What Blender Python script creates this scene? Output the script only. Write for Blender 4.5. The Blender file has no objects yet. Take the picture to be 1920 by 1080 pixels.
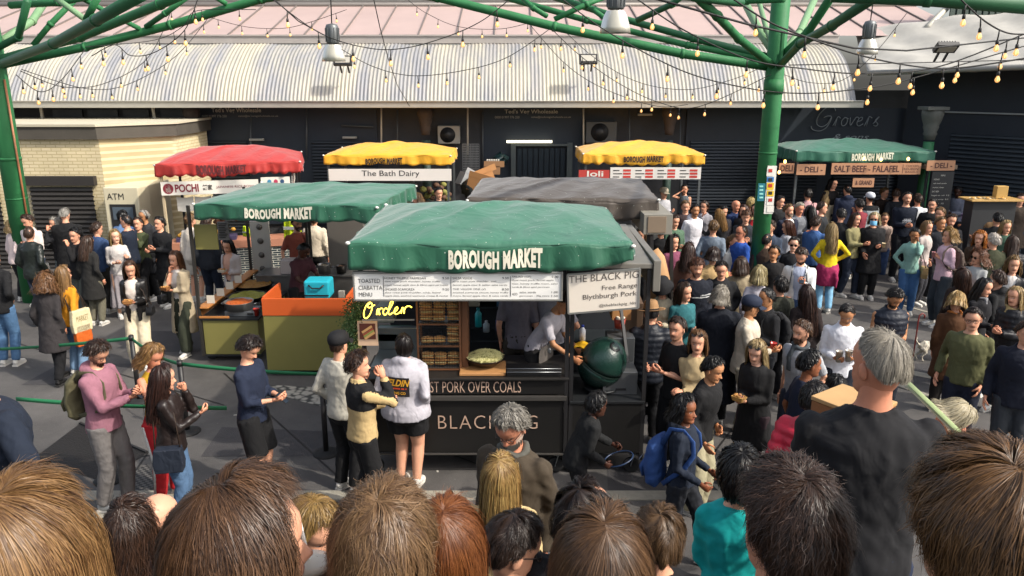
import bpy, math, random
import numpy as np
from mathutils import Vector, Matrix
random.seed(7); RNG = np.random.default_rng(11)
PI = math.pi; R = math.radians
sc = bpy.context.scene
COL = sc.collection
# ---------------------------------------------------------------- camera
CAMZ = 4.6; PITCH = R(15.1); FPX = 1450.0
cd = bpy.data.cameras.new("camera"); cam = bpy.data.objects.new("camera", cd); COL.objects.link(cam)
cam.location = (0, 0, CAMZ); cam.rotation_euler = (PI/2 - PITCH, 0, 0)
cd.sensor_width = 36.0; cd.lens = FPX/1920*36.0; cd.clip_start = 0.05; cd.clip_end = 500
sc.camera = cam
# ---------------------------------------------------------------- world, sun, exposure
SUN = Vector((0.80, -0.42, 0.86)).normalized()
w = bpy.data.worlds.new("World"); sc.world = w; w.use_nodes = True
nt = w.node_tree; nt.nodes.clear()
sky = nt.nodes.new("ShaderNodeTexSky"); sky.sky_type = 'NISHITA'; sky.sun_disc = False
sky.sun_elevation = math.asin(SUN.z); sky.sun_rotation = math.atan2(SUN.x, SUN.y)
sky.air_density = 1.0; sky.dust_density = 4.0; sky.ozone_density = 1.0
bg = nt.nodes.new("ShaderNodeBackground"); bg.inputs[1].default_value = 0.15
wo = nt.nodes.new("ShaderNodeOutputWorld")
hs = nt.nodes.new('ShaderNodeHueSaturation'); hs.inputs['Saturation'].default_value = .55; nt.links.new(sky.outputs[0], hs.inputs['Color']); nt.links.new(hs.outputs[0], bg.inputs[0]); nt.links.new(bg.outputs[0], wo.inputs[0])
sl = bpy.data.lights.new("sun", 'SUN'); sl.energy = 2.4; sl.angle = R(1.2); sl.color = (1.0, 0.93, 0.82)
so = bpy.data.objects.new("sun", sl); COL.objects.link(so)
so.rotation_euler = SUN.to_track_quat('Z', 'Y').to_euler(); so.location = (8, -4, 12)
sc.view_settings.view_transform = 'Standard'; sc.view_settings.look = 'None'
sc.view_settings.exposure = 0.85; sc.view_settings.gamma = 1.0; sc.view_settings.use_curve_mapping = False
try:
    sc.cycles.use_denoising = True; sc.cycles.denoiser = 'OPENIMAGEDENOISE'
    sc.cycles.max_bounces = 5; sc.cycles.diffuse_bounces = 3; sc.cycles.glossy_bounces = 2
    sc.cycles.transmission_bounces = 3; sc.cycles.transparent_max_bounces = 6
    sc.cycles.caustics_reflective = False; sc.cycles.caustics_refractive = False
except Exception: pass
# ---------------------------------------------------------------- picture point -> place
cP, sP = math.cos(PITCH), math.sin(PITCH)
def ray(px, py):
    u = (px-960)/FPX; v = (540-py)/FPX
    return Vector((u, cP + v*sP, -sP + v*cP))
def on_d(px, py, d): return Vector((0,0,CAMZ)) + ray(px, py)*d          # camera depth d
def on_y(px, py, Y):
    r = ray(px, py); return Vector((0,0,CAMZ)) + r*(Y/r.y)
def on_z(px, py, z=0.0):
    r = ray(px, py); return Vector((0,0,CAMZ)) + r*((z-CAMZ)/r.z)
# ---------------------------------------------------------------- materials
MATS = {}
def srgb(c):
    if isinstance(c, str):
        c = tuple(int(c[i:i+2], 16)/255 for i in (0,2,4))
    return tuple(((x/12.92) if x <= .04045 else ((x+.055)/1.055)**2.4) for x in c)
def newmat(name):
    m = bpy.data.materials.new(name); m.use_nodes = True
    n = m.node_tree; b = n.nodes["Principled BSDF"]
    return m, n, b
def N(n, t, **k):
    x = n.nodes.new(t)
    for a, v in k.items(): setattr(x, a, v)
    return x
def M(name, col, rough=.6, metal=0., var=.12, vs=3., bump=0., bs=40., spec=None, emit=0., alpha=1., trans=0.):
    """general painted / natural surface: colour with a little uneven wear"""
    key = (name, str(col), rough, metal, var, vs, bump, bs, emit, alpha, trans)
    if key in MATS: return MATS[key]
    m, n, b = newmat(name); c = srgb(col); L = n.links
    if var > 0:
        tc = N(n, "ShaderNodeTexCoord"); nz = N(n, "ShaderNodeTexNoise"); nz.inputs["Scale"].default_value = vs
        nz.inputs["Detail"].default_value = 6; nz.inputs["Roughness"].default_value = .65
        L.new(tc.outputs["Object"], nz.inputs["Vector"])
        mx = N(n, "ShaderNodeMix", data_type='RGBA')
        mx.inputs[6].default_value = tuple(x*(1-var) for x in c)+(1,)
        mx.inputs[7].default_value = tuple(min(1, x*(1+var)+.004*var) for x in c)+(1,)
        L.new(nz.outputs["Fac"], mx.inputs[0]); L.new(mx.outputs[2], b.inputs["Base Color"])
    else: b.inputs["Base Color"].default_value = c+(1,)
    if bump > 0:
        tc = N(n, "ShaderNodeTexCoord"); nb = N(n, "ShaderNodeTexNoise"); nb.inputs["Scale"].default_value = bs
        nb.inputs["Detail"].default_value = 4
        bp = N(n, "ShaderNodeBump"); bp.inputs["Strength"].default_value = bump; bp.inputs["Distance"].default_value = .02
        L.new(tc.outputs["Object"], nb.inputs["Vector"]); L.new(nb.outputs["Fac"], bp.inputs["Height"]); L.new(bp.outputs[0], b.inputs["Normal"])
    b.inputs["Roughness"].default_value = rough; b.inputs["Metallic"].default_value = metal
    if spec is not None: b.inputs["Specular IOR Level"].default_value = spec
    if emit > 0:
        b.inputs["Emission Color"].default_value = c+(1,); b.inputs["Emission Strength"].default_value = emit
    if trans > 0: b.inputs["Transmission Weight"].default_value = trans
    if alpha < 1: b.inputs["Alpha"].default_value = alpha
    MATS[key] = m; return m
def cloth(col, rough=.85, fold=.65, sheen=.15):
    key = ('cloth', str(col), rough)
    if key in MATS: return MATS[key]
    m, n, b = newmat("cloth"); c = srgb(col); lum_ = max(c); c = tuple(x*(.62+.38*min(1, lum_/.25)) for x in c); L = n.links
    tc = N(n, "ShaderNodeTexCoord")
    mp = N(n, "ShaderNodeMapping"); mp.inputs["Scale"].default_value = (7, 7, 5); L.new(tc.outputs["Object"], mp.inputs[0])
    nz = N(n, "ShaderNodeTexNoise"); nz.inputs["Scale"].default_value = 1.0; nz.inputs["Detail"].default_value = 2.5; nz.inputs["Distortion"].default_value = .6
    L.new(mp.outputs[0], nz.inputs["Vector"])
    bp = N(n, "ShaderNodeBump"); bp.inputs["Strength"].default_value = fold; bp.inputs["Distance"].default_value = .04
    L.new(nz.outputs["Fac"], bp.inputs["Height"])
    n2 = N(n, "ShaderNodeTexNoise"); n2.inputs["Scale"].default_value = 30; n2.inputs["Detail"].default_value = 4
    L.new(tc.outputs["Object"], n2.inputs["Vector"])
    mx = N(n, "ShaderNodeMix", data_type='RGBA')
    mx.inputs[6].default_value = tuple(x*.84 for x in c)+(1,); mx.inputs[7].default_value = tuple(min(1, x*1.14+.002) for x in c)+(1,)
    L.new(n2.outputs["Fac"], mx.inputs[0]); L.new(mx.outputs[2], b.inputs["Base Color"]); L.new(bp.outputs[0], b.inputs["Normal"])
    b.inputs["Roughness"].default_value = rough
    b.inputs["Specular IOR Level"].default_value = .3
    MATS[key] = m; return m
def attr_mat(name, rough=.5, spec=.4):
    if name in MATS: return MATS[name]
    m, n, b = newmat(name); a = N(n, "ShaderNodeAttribute"); a.attribute_name = "col"
    tc = N(n, "ShaderNodeTexCoord"); nz = N(n, "ShaderNodeTexNoise"); nz.inputs["Scale"].default_value = 45; nz.inputs["Detail"].default_value = 3
    n.links.new(tc.outputs["Object"], nz.inputs["Vector"])
    mr = N(n, "ShaderNodeMapRange"); mr.inputs[3].default_value = .88; mr.inputs[4].default_value = 1.12
    n.links.new(nz.outputs["Fac"], mr.inputs[0])
    vm = N(n, "ShaderNodeVectorMath", operation='SCALE'); n.links.new(a.outputs["Color"], vm.inputs[0]); n.links.new(mr.outputs[0], vm.inputs["Scale"])
    n.links.new(vm.outputs[0], b.inputs["Base Color"]); b.inputs["Roughness"].default_value = rough
    b.inputs["Specular IOR Level"].default_value = spec
    MATS[name] = m; return m
def hair_mat(dark, light):
    key = ('hair', dark, light)
    if key in MATS: return MATS[key]
    m, n, b = newmat("hair"); L = n.links
    g = N(n, "ShaderNodeNewGeometry"); tc = N(n, "ShaderNodeTexCoord")
    nz = N(n, "ShaderNodeTexNoise"); nz.inputs["Scale"].default_value = 26; nz.inputs["Detail"].default_value = 3
    L.new(tc.outputs["Object"], nz.inputs["Vector"])
    ad = N(n, "ShaderNodeMath", operation='MULTIPLY_ADD'); ad.inputs[1].default_value = .42; L.new(g.outputs["Random Per Island"], ad.inputs[0])
    m2 = N(n, "ShaderNodeMath", operation='MULTIPLY'); m2.inputs[1].default_value = .62; L.new(nz.outputs["Fac"], m2.inputs[0]); L.new(m2.outputs[0], ad.inputs[2])
    cr = N(n, "ShaderNodeValToRGB"); d = srgb(dark); l = tuple(x*.5 for x in srgb(light)); d = tuple(x*.8 for x in d)
    cr.color_ramp.elements[0].position = .22; cr.color_ramp.elements[0].color = d+(1,)
    cr.color_ramp.elements[1].position = .85; cr.color_ramp.elements[1].color = l+(1,)
    L.new(ad.outputs[0], cr.inputs[0]); L.new(cr.outputs[0], b.inputs["Base Color"])
    b.inputs["Roughness"].default_value = .42; b.inputs["Specular IOR Level"].default_value = .35
    MATS[key] = m; return m
def corrugated(name, col, freq, axis='X', depth=.6, rough=.5, metal=.3):
    """ribs running one way, as height only"""
    m, n, b = newmat(name); c = srgb(col); L = n.links
    return m
# ---------------------------------------------------------------- mesh builder
def rotz(a): return Matrix.Rotation(a, 3, 'Z')
class MB:
    def __init__(s): s.v = []; s.f = []; s.m = []; s.mi = 0; s.sm = []; s.smooth = False
    def mat(s, i): s.mi = i; return s
    def add(s, V, F, smooth=None):
        b = len(s.v); s.v.extend(tuple(x) for x in V)
        s.f.extend(tuple(b+i for i in f) for f in F); s.m.extend([s.mi]*len(F))
        s.sm.extend([s.smooth if smooth is None else smooth]*len(F)); return s
    def box(s, x0, x1, y0, y1, z0, z1, M3=None, o=None):
        V = [(x,y,z) for z in (z0,z1) for (x,y) in ((x0,y0),(x1,y0),(x1,y1),(x0,y1))]
        if M3 is not None: V = [Vector(o or (0,0,0)) + M3 @ Vector(p) for p in V]
        return s.add(V, [(0,3,2,1),(4,5,6,7),(0,1,5,4),(1,2,6,5),(2,3,7,6),(3,0,4,7)], False)
    def hexa(s, V): return s.add(V, [(0,3,2,1),(4,5,6,7),(0,1,5,4),(1,2,6,5),(2,3,7,6),(3,0,4,7)], False)
    def beam(s, a, b, w, h=None, up=(0,0,1)):
        a = Vector(a); b = Vector(b); h = h or w; t = (b-a).normalized(); u = Vector(up)
        if abs(t.dot(u)) > .98: u = Vector((0,1,0))
        r = t.cross(u).normalized()*w/2; u = r.cross(t).normalized()*h/2
        return s.hexa([a-r-u, a+r-u, a+r+u, a-r+u, b-r-u, b+r-u, b+r+u, b-r+u])
    def quad(s, a, b, c, d): return s.add([a,b,c,d], [(0,1,2,3)], False)
    def tube(s, pts, r, n=10, cap=True, up=None):
        pts = [Vector(p) for p in pts]; k = len(pts)
        rr = r if isinstance(r, (list, tuple)) else [r]*k
        V = []; F = []; pu = None
        for i, p in enumerate(pts):
            t = (pts[min(i+1,k-1)]-pts[max(i-1,0)])
            t = t.normalized() if t.length > 1e-9 else Vector((0,0,1))
            if pu is None:
                pu = Vector(up) if up else (Vector((0,0,1)) if abs(t.z) < .9 else Vector((0,1,0)))
            x = t.cross(pu)
            if x.length < 1e-6: x = t.cross(Vector((1,0,.1)))
            x.normalize(); y = x.cross(t).normalized(); pu = y
            q = rr[i]; qa, qb = q if isinstance(q, (tuple, list)) else (q, q)
            V += [p + x*math.cos(2*PI*j/n)*qa + y*math.sin(2*PI*j/n)*qb for j in range(n)]
        for i in range(k-1):
            for j in range(n):
                a = i*n+j; b = i*n+(j+1) % n; F.append((a, b, b+n, a+n))
        if cap: F.append(tuple(range(n))[::-1]); F.append(tuple((k-1)*n+j for j in range(n)))
        return s.add(V, F, True)
    def cyl(s, p0, p1, r0, r1=None, n=16): return s.tube([p0, p1], [r0, r0 if r1 is None else r1], n)
    def revolve(s, prof, c=(0,0,0), n=24, sx=1., sy=1., M3=None, cap=True):
        c = Vector(c); V = []; F = []
        for (r, z) in prof:
            for j in range(n):
                p = Vector((r*math.cos(2*PI*j/n)*sx, r*math.sin(2*PI*j/n)*sy, z))
                V.append(c + (M3 @ p if M3 is not None else p))
        for i in range(len(prof)-1):
            for j in range(n):
                a = i*n+j; b = i*n+(j+1) % n; F.append((a, b, b+n, a+n))
        if cap: F.append(tuple(range(n))[::-1]); F.append(tuple((len(prof)-1)*n+j for j in range(n)))
        return s.add(V, F, True)
    def ell(s, c, rx, ry, rz, nu=14, nv=9, M3=None):
        prof = [(max(1e-4, math.sin(PI*i/nv)), -math.cos(PI*i/nv)) for i in range(nv+1)]
        c = Vector(c); V = []; F = []
        for (r, z) in prof:
            for j in range(nu):
                p = Vector((r*math.cos(2*PI*j/nu)*rx, r*math.sin(2*PI*j/nu)*ry, z*rz))
                V.append(c + (M3 @ p if M3 is not None else p))
        for i in range(nv):
            for j in range(nu):
                a = i*nu+j; b = i*nu+(j+1) % nu; F.append((a, b, b+nu, a+nu))
        return s.add(V, F, True)
    def grid(s, fn, nu, nv, smooth=True, flip=False):
        V = [fn(i/nu, j/nv) for j in range(nv+1) for i in range(nu+1)]
        F = [(j*(nu+1)+i, j*(nu+1)+i+1, (j+1)*(nu+1)+i+1, (j+1)*(nu+1)+i) for j in range(nv) for i in range(nu)]
        if flip: F = [f[::-1] for f in F]
        return s.add(V, F, smooth)
    def prism(s, poly, a, b, axis='y'):
        """poly of (p,q) extruded from a to b along axis"""
        n = len(poly)
        mk = {'y': lambda p, q, t: (p, t, q), 'x': lambda p, q, t: (t, p, q), 'z': lambda p, q, t: (p, q, t)}[axis]
        V = [mk(p, q, a) for p, q in poly] + [mk(p, q, b) for p, q in poly]
        F = [tuple(range(n)), tuple(range(2*n-1, n-1, -1))] + [(i, i+n, (i+1) % n+n, (i+1) % n) for i in range(n)]
        return s.add(V, F, False)
    def text(s, t, fn, w, h, bold=0., ext=0., shear=0., sp=1.):
        """text fitted in w x h; fn(x, y) -> place"""
        V, F = text_data(t, bold, shear, sp)
        mn = V.min(0); mx = V.max(0); sz = np.maximum(mx-mn, 1e-6)
        P = (V-mn)/sz
        return s.add([fn(p[0]*w, p[1]*h) for p in P], F, False)
    def build(s, name, mats, parent=None, loc=None, bev=0., kind=None, smoothall=False, solid=0.):
        me = bpy.data.meshes.new(name)
        o_ = Vector(loc) if loc is not None else (parent_loc(parent) if parent else Vector((0,0,0)))
        V = np.array([tuple(p) for p in s.v], dtype=np.float64) - np.array(o_)
        me.from_pydata(V.tolist(), [], s.f)
        if not isinstance(mats, (list, tuple)): mats = [mats]
        for m in mats: me.materials.append(m)
        me.polygons.foreach_set("material_index", s.m)
        me.polygons.foreach_set("use_smooth", [bool(x) or smoothall for x in s.sm])
        me.update()
        ob = bpy.data.objects.new(name, me); COL.objects.link(ob)
        if parent: ob.parent = parent
        if loc is not None: ob.location = o_ - (parent_loc(parent) if parent else Vector((0,0,0)))
        if solid > 0:
            md = ob.modifiers.new("solid", 'SOLIDIFY'); md.thickness = solid; md.offset = 0
        if bev > 0:
            md = ob.modifiers.new("bevel", 'BEVEL'); md.width = bev; md.segments = 2; md.limit_method = 'ANGLE'
        if kind: ob["kind"] = kind
        return ob
def parent_loc(p):
    v = Vector((0,0,0))
    while p: v += p.location; p = p.parent
    return v
_T = {}
def text_data(t, bold, shear, sp=1.):
    k = (t, bold, shear, sp)
    if k in _T: return _T[k]
    c = bpy.data.curves.new("t", 'FONT'); c.body = t; c.offset = bold; c.shear = shear; c.space_character = sp
    c.resolution_u = 3; o = bpy.data.objects.new("t", c); COL.objects.link(o)
    me = bpy.data.meshes.new_from_object(o.evaluated_get(bpy.context.evaluated_depsgraph_get())) if False else o.to_mesh()
    V = np.array([tuple(v.co)[:2] for v in me.vertices]); F = [tuple(p.vertices) for p in me.polygons]
    o.to_mesh_clear(); bpy.data.objects.remove(o); bpy.data.curves.remove(c)
    _T[k] = (V, F); return V, F
def plane_fn(o, r, u):
    o = Vector(o); r = Vector(r).normalized(); u = Vector(u).normalized()
    return lambda x, y: o + r*x + u*y
def tag(o, label=None, cat=None, group=None, kind=None):
    if label: o["label"] = label
    if cat: o["category"] = cat
    if group: o["group"] = group
    if kind: o["kind"] = kind
    return o
def thing(name, loc, label, cat, group=None):
    o = bpy.data.objects.new(name, None); COL.objects.link(o); o.location = loc
    o.empty_display_size = .1
    return tag(o, label, cat, group)
def solo(mb, name, mats, label, cat, loc, group=None, **k):
    return tag(mb.build(name, mats, loc=loc, **k), label, cat, group)
def kids(o): return [c for c in COL.objects if c.parent == o]
def copy_tree(o, parent=None, label=None):
    c = o.copy(); COL.objects.link(c); c.parent = parent
    for ch in [x for x in o.children]: copy_tree(ch, c)
    if label: c["label"] = label
    return c
def catenary(a, b, sag, n=16):
    a = Vector(a); b = Vector(b)
    return [a.lerp(b, i/n) - Vector((0,0,sag*4*(i/n)*(1-i/n))) for i in range(n+1)]
# shared materials
STEEL = M('steel', '8d9092', .35, .8); DARKM = M('dark_metal', '242628', .5, .4); BLACKP = M('black_paint', '1c1b1c', .5)
ALU = M('aluminium', 'a9a8a2', .4, .7); WHITE = M('white_board', 'd9d6cd', .6, var=.05); RUB = M('rubber', '191919', .8)
INK = M('ink', '24221f', .7, var=0); CREAMINK = M('cream_ink', 'd8d2bd', .7, var=.05)
WOODL = M('pale_wood', 'a8794a', .6, var=.25, vs=6); WOODD = M('brown_wood', '6b452a', .6, var=.3, vs=6)
# ================================================================ SETTING
def pbox(mb, px0, py0, px1, py1, Y, th=.05):
    """box whose front face, at distance Y, spans the given place; goes back by th"""
    a = on_y(px0, py1, Y); b = on_y(px1, py0, Y)
    xa = on_y(px0, (py0+py1)/2, Y).x; xb = on_y(px1, (py0+py1)/2, Y).x
    return mb.box(xa, xb, Y, Y+th, a.z, b.z)
def asphalt():
    m, n, b = newmat('asphalt'); L = n.links
    tc = N(n, "ShaderNodeTexCoord")
    n1 = N(n, "ShaderNodeTexNoise"); n1.inputs["Scale"].default_value = .9; n1.inputs["Detail"].default_value = 8; n1.inputs["Roughness"].default_value = .7
    n2 = N(n, "ShaderNodeTexNoise"); n2.inputs["Scale"].default_value = 90; n2.inputs["Detail"].default_value = 3
    vo = N(n, "ShaderNodeTexVoronoi"); vo.inputs["Scale"].default_value = 8.0
    for x in (n1, n2, vo): L.new(tc.outputs["Object"], x.inputs["Vector"])
    cr = N(n, "ShaderNodeValToRGB"); cr.color_ramp.elements[0].position = .3; cr.color_ramp.elements[1].position = .72
    cr.color_ramp.elements[0].color = (.047,.044,.042,1); cr.color_ramp.elements[1].color = (.108,.101,.095,1)
    L.new(n1.outputs["Fac"], cr.inputs[0])
    # pale chewing-gum spots
    lt = N(n, "ShaderNodeMath", operation='LESS_THAN'); lt.inputs[1].default_value = .07; L.new(vo.outputs["Distance"], lt.inputs[0])
    mx = N(n, "ShaderNodeMix", data_type='RGBA'); mx.inputs[7].default_value = (.16,.155,.15,1)
    ml = N(n, "ShaderNodeMath", operation='MULTIPLY'); ml.inputs[1].default_value = .7; L.new(lt.outputs[0], ml.inputs[0])
    L.new(ml.outputs[0], mx.inputs[0]); L.new(cr.outputs[0], mx.inputs[6])
    m3 = N(n, "ShaderNodeMix", data_type='RGBA', blend_type='MULTIPLY'); m3.inputs[0].default_value = .6
    L.new(mx.outputs[2], m3.inputs[6]); L.new(n2.outputs["Fac"], m3.inputs[7])
    g = N(n, "ShaderNodeMix", data_type='RGBA', blend_type='MULTIPLY'); g.inputs[0].default_value = 1; g.inputs[7].default_value = (1.45,1.45,1.45,1)
    L.new(m3.outputs[2], g.inputs[6]); L.new(g.outputs[2], b.inputs["Base Color"])
    bp = N(n, "ShaderNodeBump"); bp.inputs["Strength"].default_value = .35; bp.inputs["Distance"].default_value = .01; L.new(n2.outputs["Fac"], bp.inputs["Height"]); L.new(bp.outputs[0], b.inputs["Normal"])
    b.inputs["Roughness"].default_value = .72
    return m
mb = MB(); mb.add([(-90,-12,0),(90,-12,0),(90,140,0),(-90,140,0)], [(0,1,2,3)])
tag(mb.build('ground', asphalt()), kind='structure')
# pale stone bands, setts, inspection covers
STONE = M('stone', '8e897c', .85, var=.35, vs=9, bump=.4, bs=30)
def sett_mat():
    m, n, b = newmat('setts'); L = n.links; tc = N(n, "ShaderNodeTexCoord")
    vo = N(n, "ShaderNodeTexVoronoi"); vo.inputs["Scale"].default_value = 9; L.new(tc.outputs["Object"], vo.inputs["Vector"])
    cr = N(n, "ShaderNodeValToRGB"); cr.color_ramp.elements[0].color = (.34,.32,.27,1); cr.color_ramp.elements[1].color = (.05,.05,.045,1)
    cr.color_ramp.elements[0].position = .35; cr.color_ramp.elements[1].position = .62
    L.new(vo.outputs["Distance"], cr.inputs[0]); L.new(cr.outputs[0], b.inputs["Base Color"]); b.inputs["Roughness"].default_value = .85
    bp = N(n, "ShaderNodeBump"); bp.inputs["Strength"].default_value = .6; bp.inputs["Distance"].default_value = -.03; L.new(vo.outputs["Distance"], bp.inputs["Height"]); L.new(bp.outputs[0], b.inputs["Normal"])
    return m
SETT = sett_mat()
mb = MB(); mb.box(-9, 9, 7.82, 8.02, -.02, .012); mb.box(-9, -2.5, 7.45, 7.6, -.02, .010)
tag(mb.build('path', STONE), kind='structure')
mb = MB()
q = [on_z(500,722), on_z(620,728), on_z(612,765), on_z(560,752), on_z(505,735)]
mb.add([(p.x,p.y,.006) for p in q], [(0,4,3,2,1)])
tag(mb.build('path', SETT), kind='structure')
mb = MB()
for (a, b_) in (((1590,672),(1760,705)), ((1650,560),(1760,590)), ((1640,705),(1800,760)), ((1850,700),(1990,745)), ((1330,905),(1395,925))):
    p = on_z(*a); q = on_z(*b_)
    mb.add([(p.x,p.y,.008),(p.x+.1,p.y-.35,.008),(q.x+.1,q.y-.35,.008),(q.x,q.y,.008)], [(0,1,2,3)])
tag(mb.build('path', STONE), kind='structure')
# flat dark patch with a black bar by the queue, then a small grate
mb = MB(); p = [on_z(60,862), on_z(150,795), on_z(275,850), on_z(200,905)]
mb.add([(q.x,q.y,.006) for q in p], [(3,2,1,0)])
mb.mat(1).beam((p[1].x,p[1].y,.015), (p[2].x,p[2].y,.015), .03)
solo(mb, 'dark_patch', [M('dark_plate','2a2827',.6,.5,bump=.6,bs=60), BLACKP], 'flat dark patch with a black bar on the asphalt behind the man in the mauve hoodie', 'drain cover', (p[0].x,p[0].y,0))
mb = MB(); p = [on_z(225,905), on_z(275,870), on_z(300,905), on_z(262,935)]
mb.add([(q.x,q.y,.006) for q in p], [(3,2,1,0)])
def grate_mat():
    m, n, b = newmat('grate'); tc = N(n, "ShaderNodeTexCoord"); ck = N(n, "ShaderNodeTexChecker"); ck.inputs["Scale"].default_value = 24
    ck.inputs["Color1"].default_value = (.09,.085,.08,1); ck.inputs["Color2"].default_value = (.015,.015,.015,1)
    n.links.new(tc.outputs["Object"], ck.inputs["Vector"]); n.links.new(ck.outputs["Color"], b.inputs["Base Color"]); b.inputs["Roughness"].default_value = .7
    return m
solo(mb, 'drain_grate', grate_mat(), 'small dotted iron grate in the ground at the feet of the queue', 'drain cover', (p[0].x,p[0].y,0))
mb = MB()
for (a, b_) in (((560,745),(1240,1000)), ((20,640),(420,760)), ((330,770),(210,950)), ((1250,620),(1900,780)), ((420,700),(640,900)), ((1560,560),(1300,900)), ((0,905),(330,845))):
    p = on_z(*a); q = on_z(*b_); d_ = (q-p).normalized(); s_ = Vector((-d_.y,d_.x,0))*.012
    mb.add([(p-s_)[:2]+(.005,), (q-s_)[:2]+(.005,), (q+s_)[:2]+(.005,), (p+s_)[:2]+(.005,)], [(0,1,2,3)])
tag(mb.build('road_seam', M('tar_seam','151414',.6)), kind='structure')
mb = MB(); rp = random.Random(3)
for (a, w_, h_) in (((520,830),1.6,.8), ((150,700),1.2,.9), ((1500,620),2.2,1.0), ((1250,905),1.4,.6), ((330,640),1.3,1.3), ((1750,700),1.6,.9)):
    p = on_z(*a); mb.add([(p.x+x+rp.uniform(-.1,.1), p.y+y+rp.uniform(-.1,.1), .003) for x, y in ((-w_/2,-h_/2),(w_/2,-h_/2),(w_/2,h_/2),(-w_/2,h_/2))], [(0,1,2,3)])
tag(mb.build('road_patch', M('asphalt_patch','3b393a',.75,var=.35,vs=6,bump=.4,bs=80)), kind='structure')
# terrace steps below the camera (the near crowd stands on them)
mb = MB(); T = [(-3,.75,2.95),(.75,1.7,2.3),(1.7,2.95,1.68),(2.95,3.42,1.3),(3.42,4.7,1.12),(4.7,5.3,.7),(5.3,5.9,.35)]
for a, b_, z in T: mb.box(-7, 5, a, b_, -.05, z)
tag(mb.build('terrace_steps', M('step_concrete','4a4845',.85,bump=.3)), kind='structure')
def step_z(y):
    for a, b_, z in T:
        if a <= y < b_: return z
    return 0.
# ---------------------------------------------------------------- market hall at the back
NAVY = M('navy_paint', '1f2833', .6, var=.2); NAVYD = M('navy_dark', '1a2029', .6, var=.2); GREYD = M('dark_wall', '3a3a3c', .8, var=.3, vs=2, bump=.3)
def brick_mat(name, c1, c2, mortar, scale, rough=.8, bump=.5):
    m, n, b = newmat(name); L = n.links; tc = N(n, "ShaderNodeTexCoord"); g = N(n, "ShaderNodeNewGeometry")
    sx = N(n, "ShaderNodeSeparateXYZ"); L.new(tc.outputs["Object"], sx.inputs[0])
    ad = N(n, "ShaderNodeMath", operation='SUBTRACT'); L.new(sx.outputs[0], ad.inputs[0]); L.new(sx.outputs[1], ad.inputs[1])
    cb = N(n, "ShaderNodeCombineXYZ"); L.new(ad.outputs[0], cb.inputs[0]); L.new(sx.outputs[2], cb.inputs[1])
    bt = N(n, "ShaderNodeTexBrick"); bt.inputs["Scale"].default_value = scale; bt.inputs["Color1"].default_value = srgb(c1)+(1,); bt.inputs["Color2"].default_value = srgb(c2)+(1,)
    bt.inputs["Mortar"].default_value = srgb(mortar)+(1,); bt.inputs["Mortar Size"].default_value = .022; bt.inputs["Brick Width"].default_value = .5; bt.inputs["Row Height"].default_value = .17
    L.new(cb.outputs[0], bt.inputs["Vector"])
    nz = N(n, "ShaderNodeTexNoise"); nz.inputs["Scale"].default_value = 1.5; nz.inputs["Detail"].default_value = 8; L.new(tc.outputs["Object"], nz.inputs["Vector"])
    mr = N(n, "ShaderNodeMapRange"); mr.inputs[3].default_value = .72; mr.inputs[4].default_value = 1.2; L.new(nz.outputs["Fac"], mr.inputs[0])
    vm = N(n, "ShaderNodeVectorMath", operation='SCALE'); L.new(bt.outputs["Color"], vm.inputs[0]); L.new(mr.outputs[0], vm.inputs["Scale"]); L.new(vm.outputs[0], b.inputs["Base Color"])
    bp = N(n, "ShaderNodeBump"); bp.inputs["Strength"].default_value = bump; bp.inputs["Distance"].default_value = -.008; L.new(bt.outputs["Fac"], bp.inputs["Height"]); L.new(bp.outputs[0], b.inputs["Normal"])
    b.inputs["Roughness"].default_value = rough
    return m
CREAM = brick_mat('cream_brick', 'cfc09a', 'd8c9a4', 'b8a67e', 2.1)
TILE = brick_mat('dark_tile', '2c3438', '343d41', 'b9b6a8', 3.2, .3)
hall = thing('market_hall', (-4, 22.6, 0), 'long dark market hall under a curved corrugated roof behind the stalls', 'building')
YB = 22.6
mb = MB(); mb.box(-26, 12.2, YB, YB+.3, 0, 4.3); mb.build('back_wall', GREYD, hall)
for a, b_, y0, y1, k in ((380,710,200,420,0),(905,1095,203,335,0),(1283,1430,203,420,1),(1455,1690,203,420,0)):
    mb = MB(); pbox(mb, a, y0, b_, y1, YB-.06-.01*k, .05); mb.build('sign_panel', [NAVY, NAVYD][k], hall)
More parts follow.
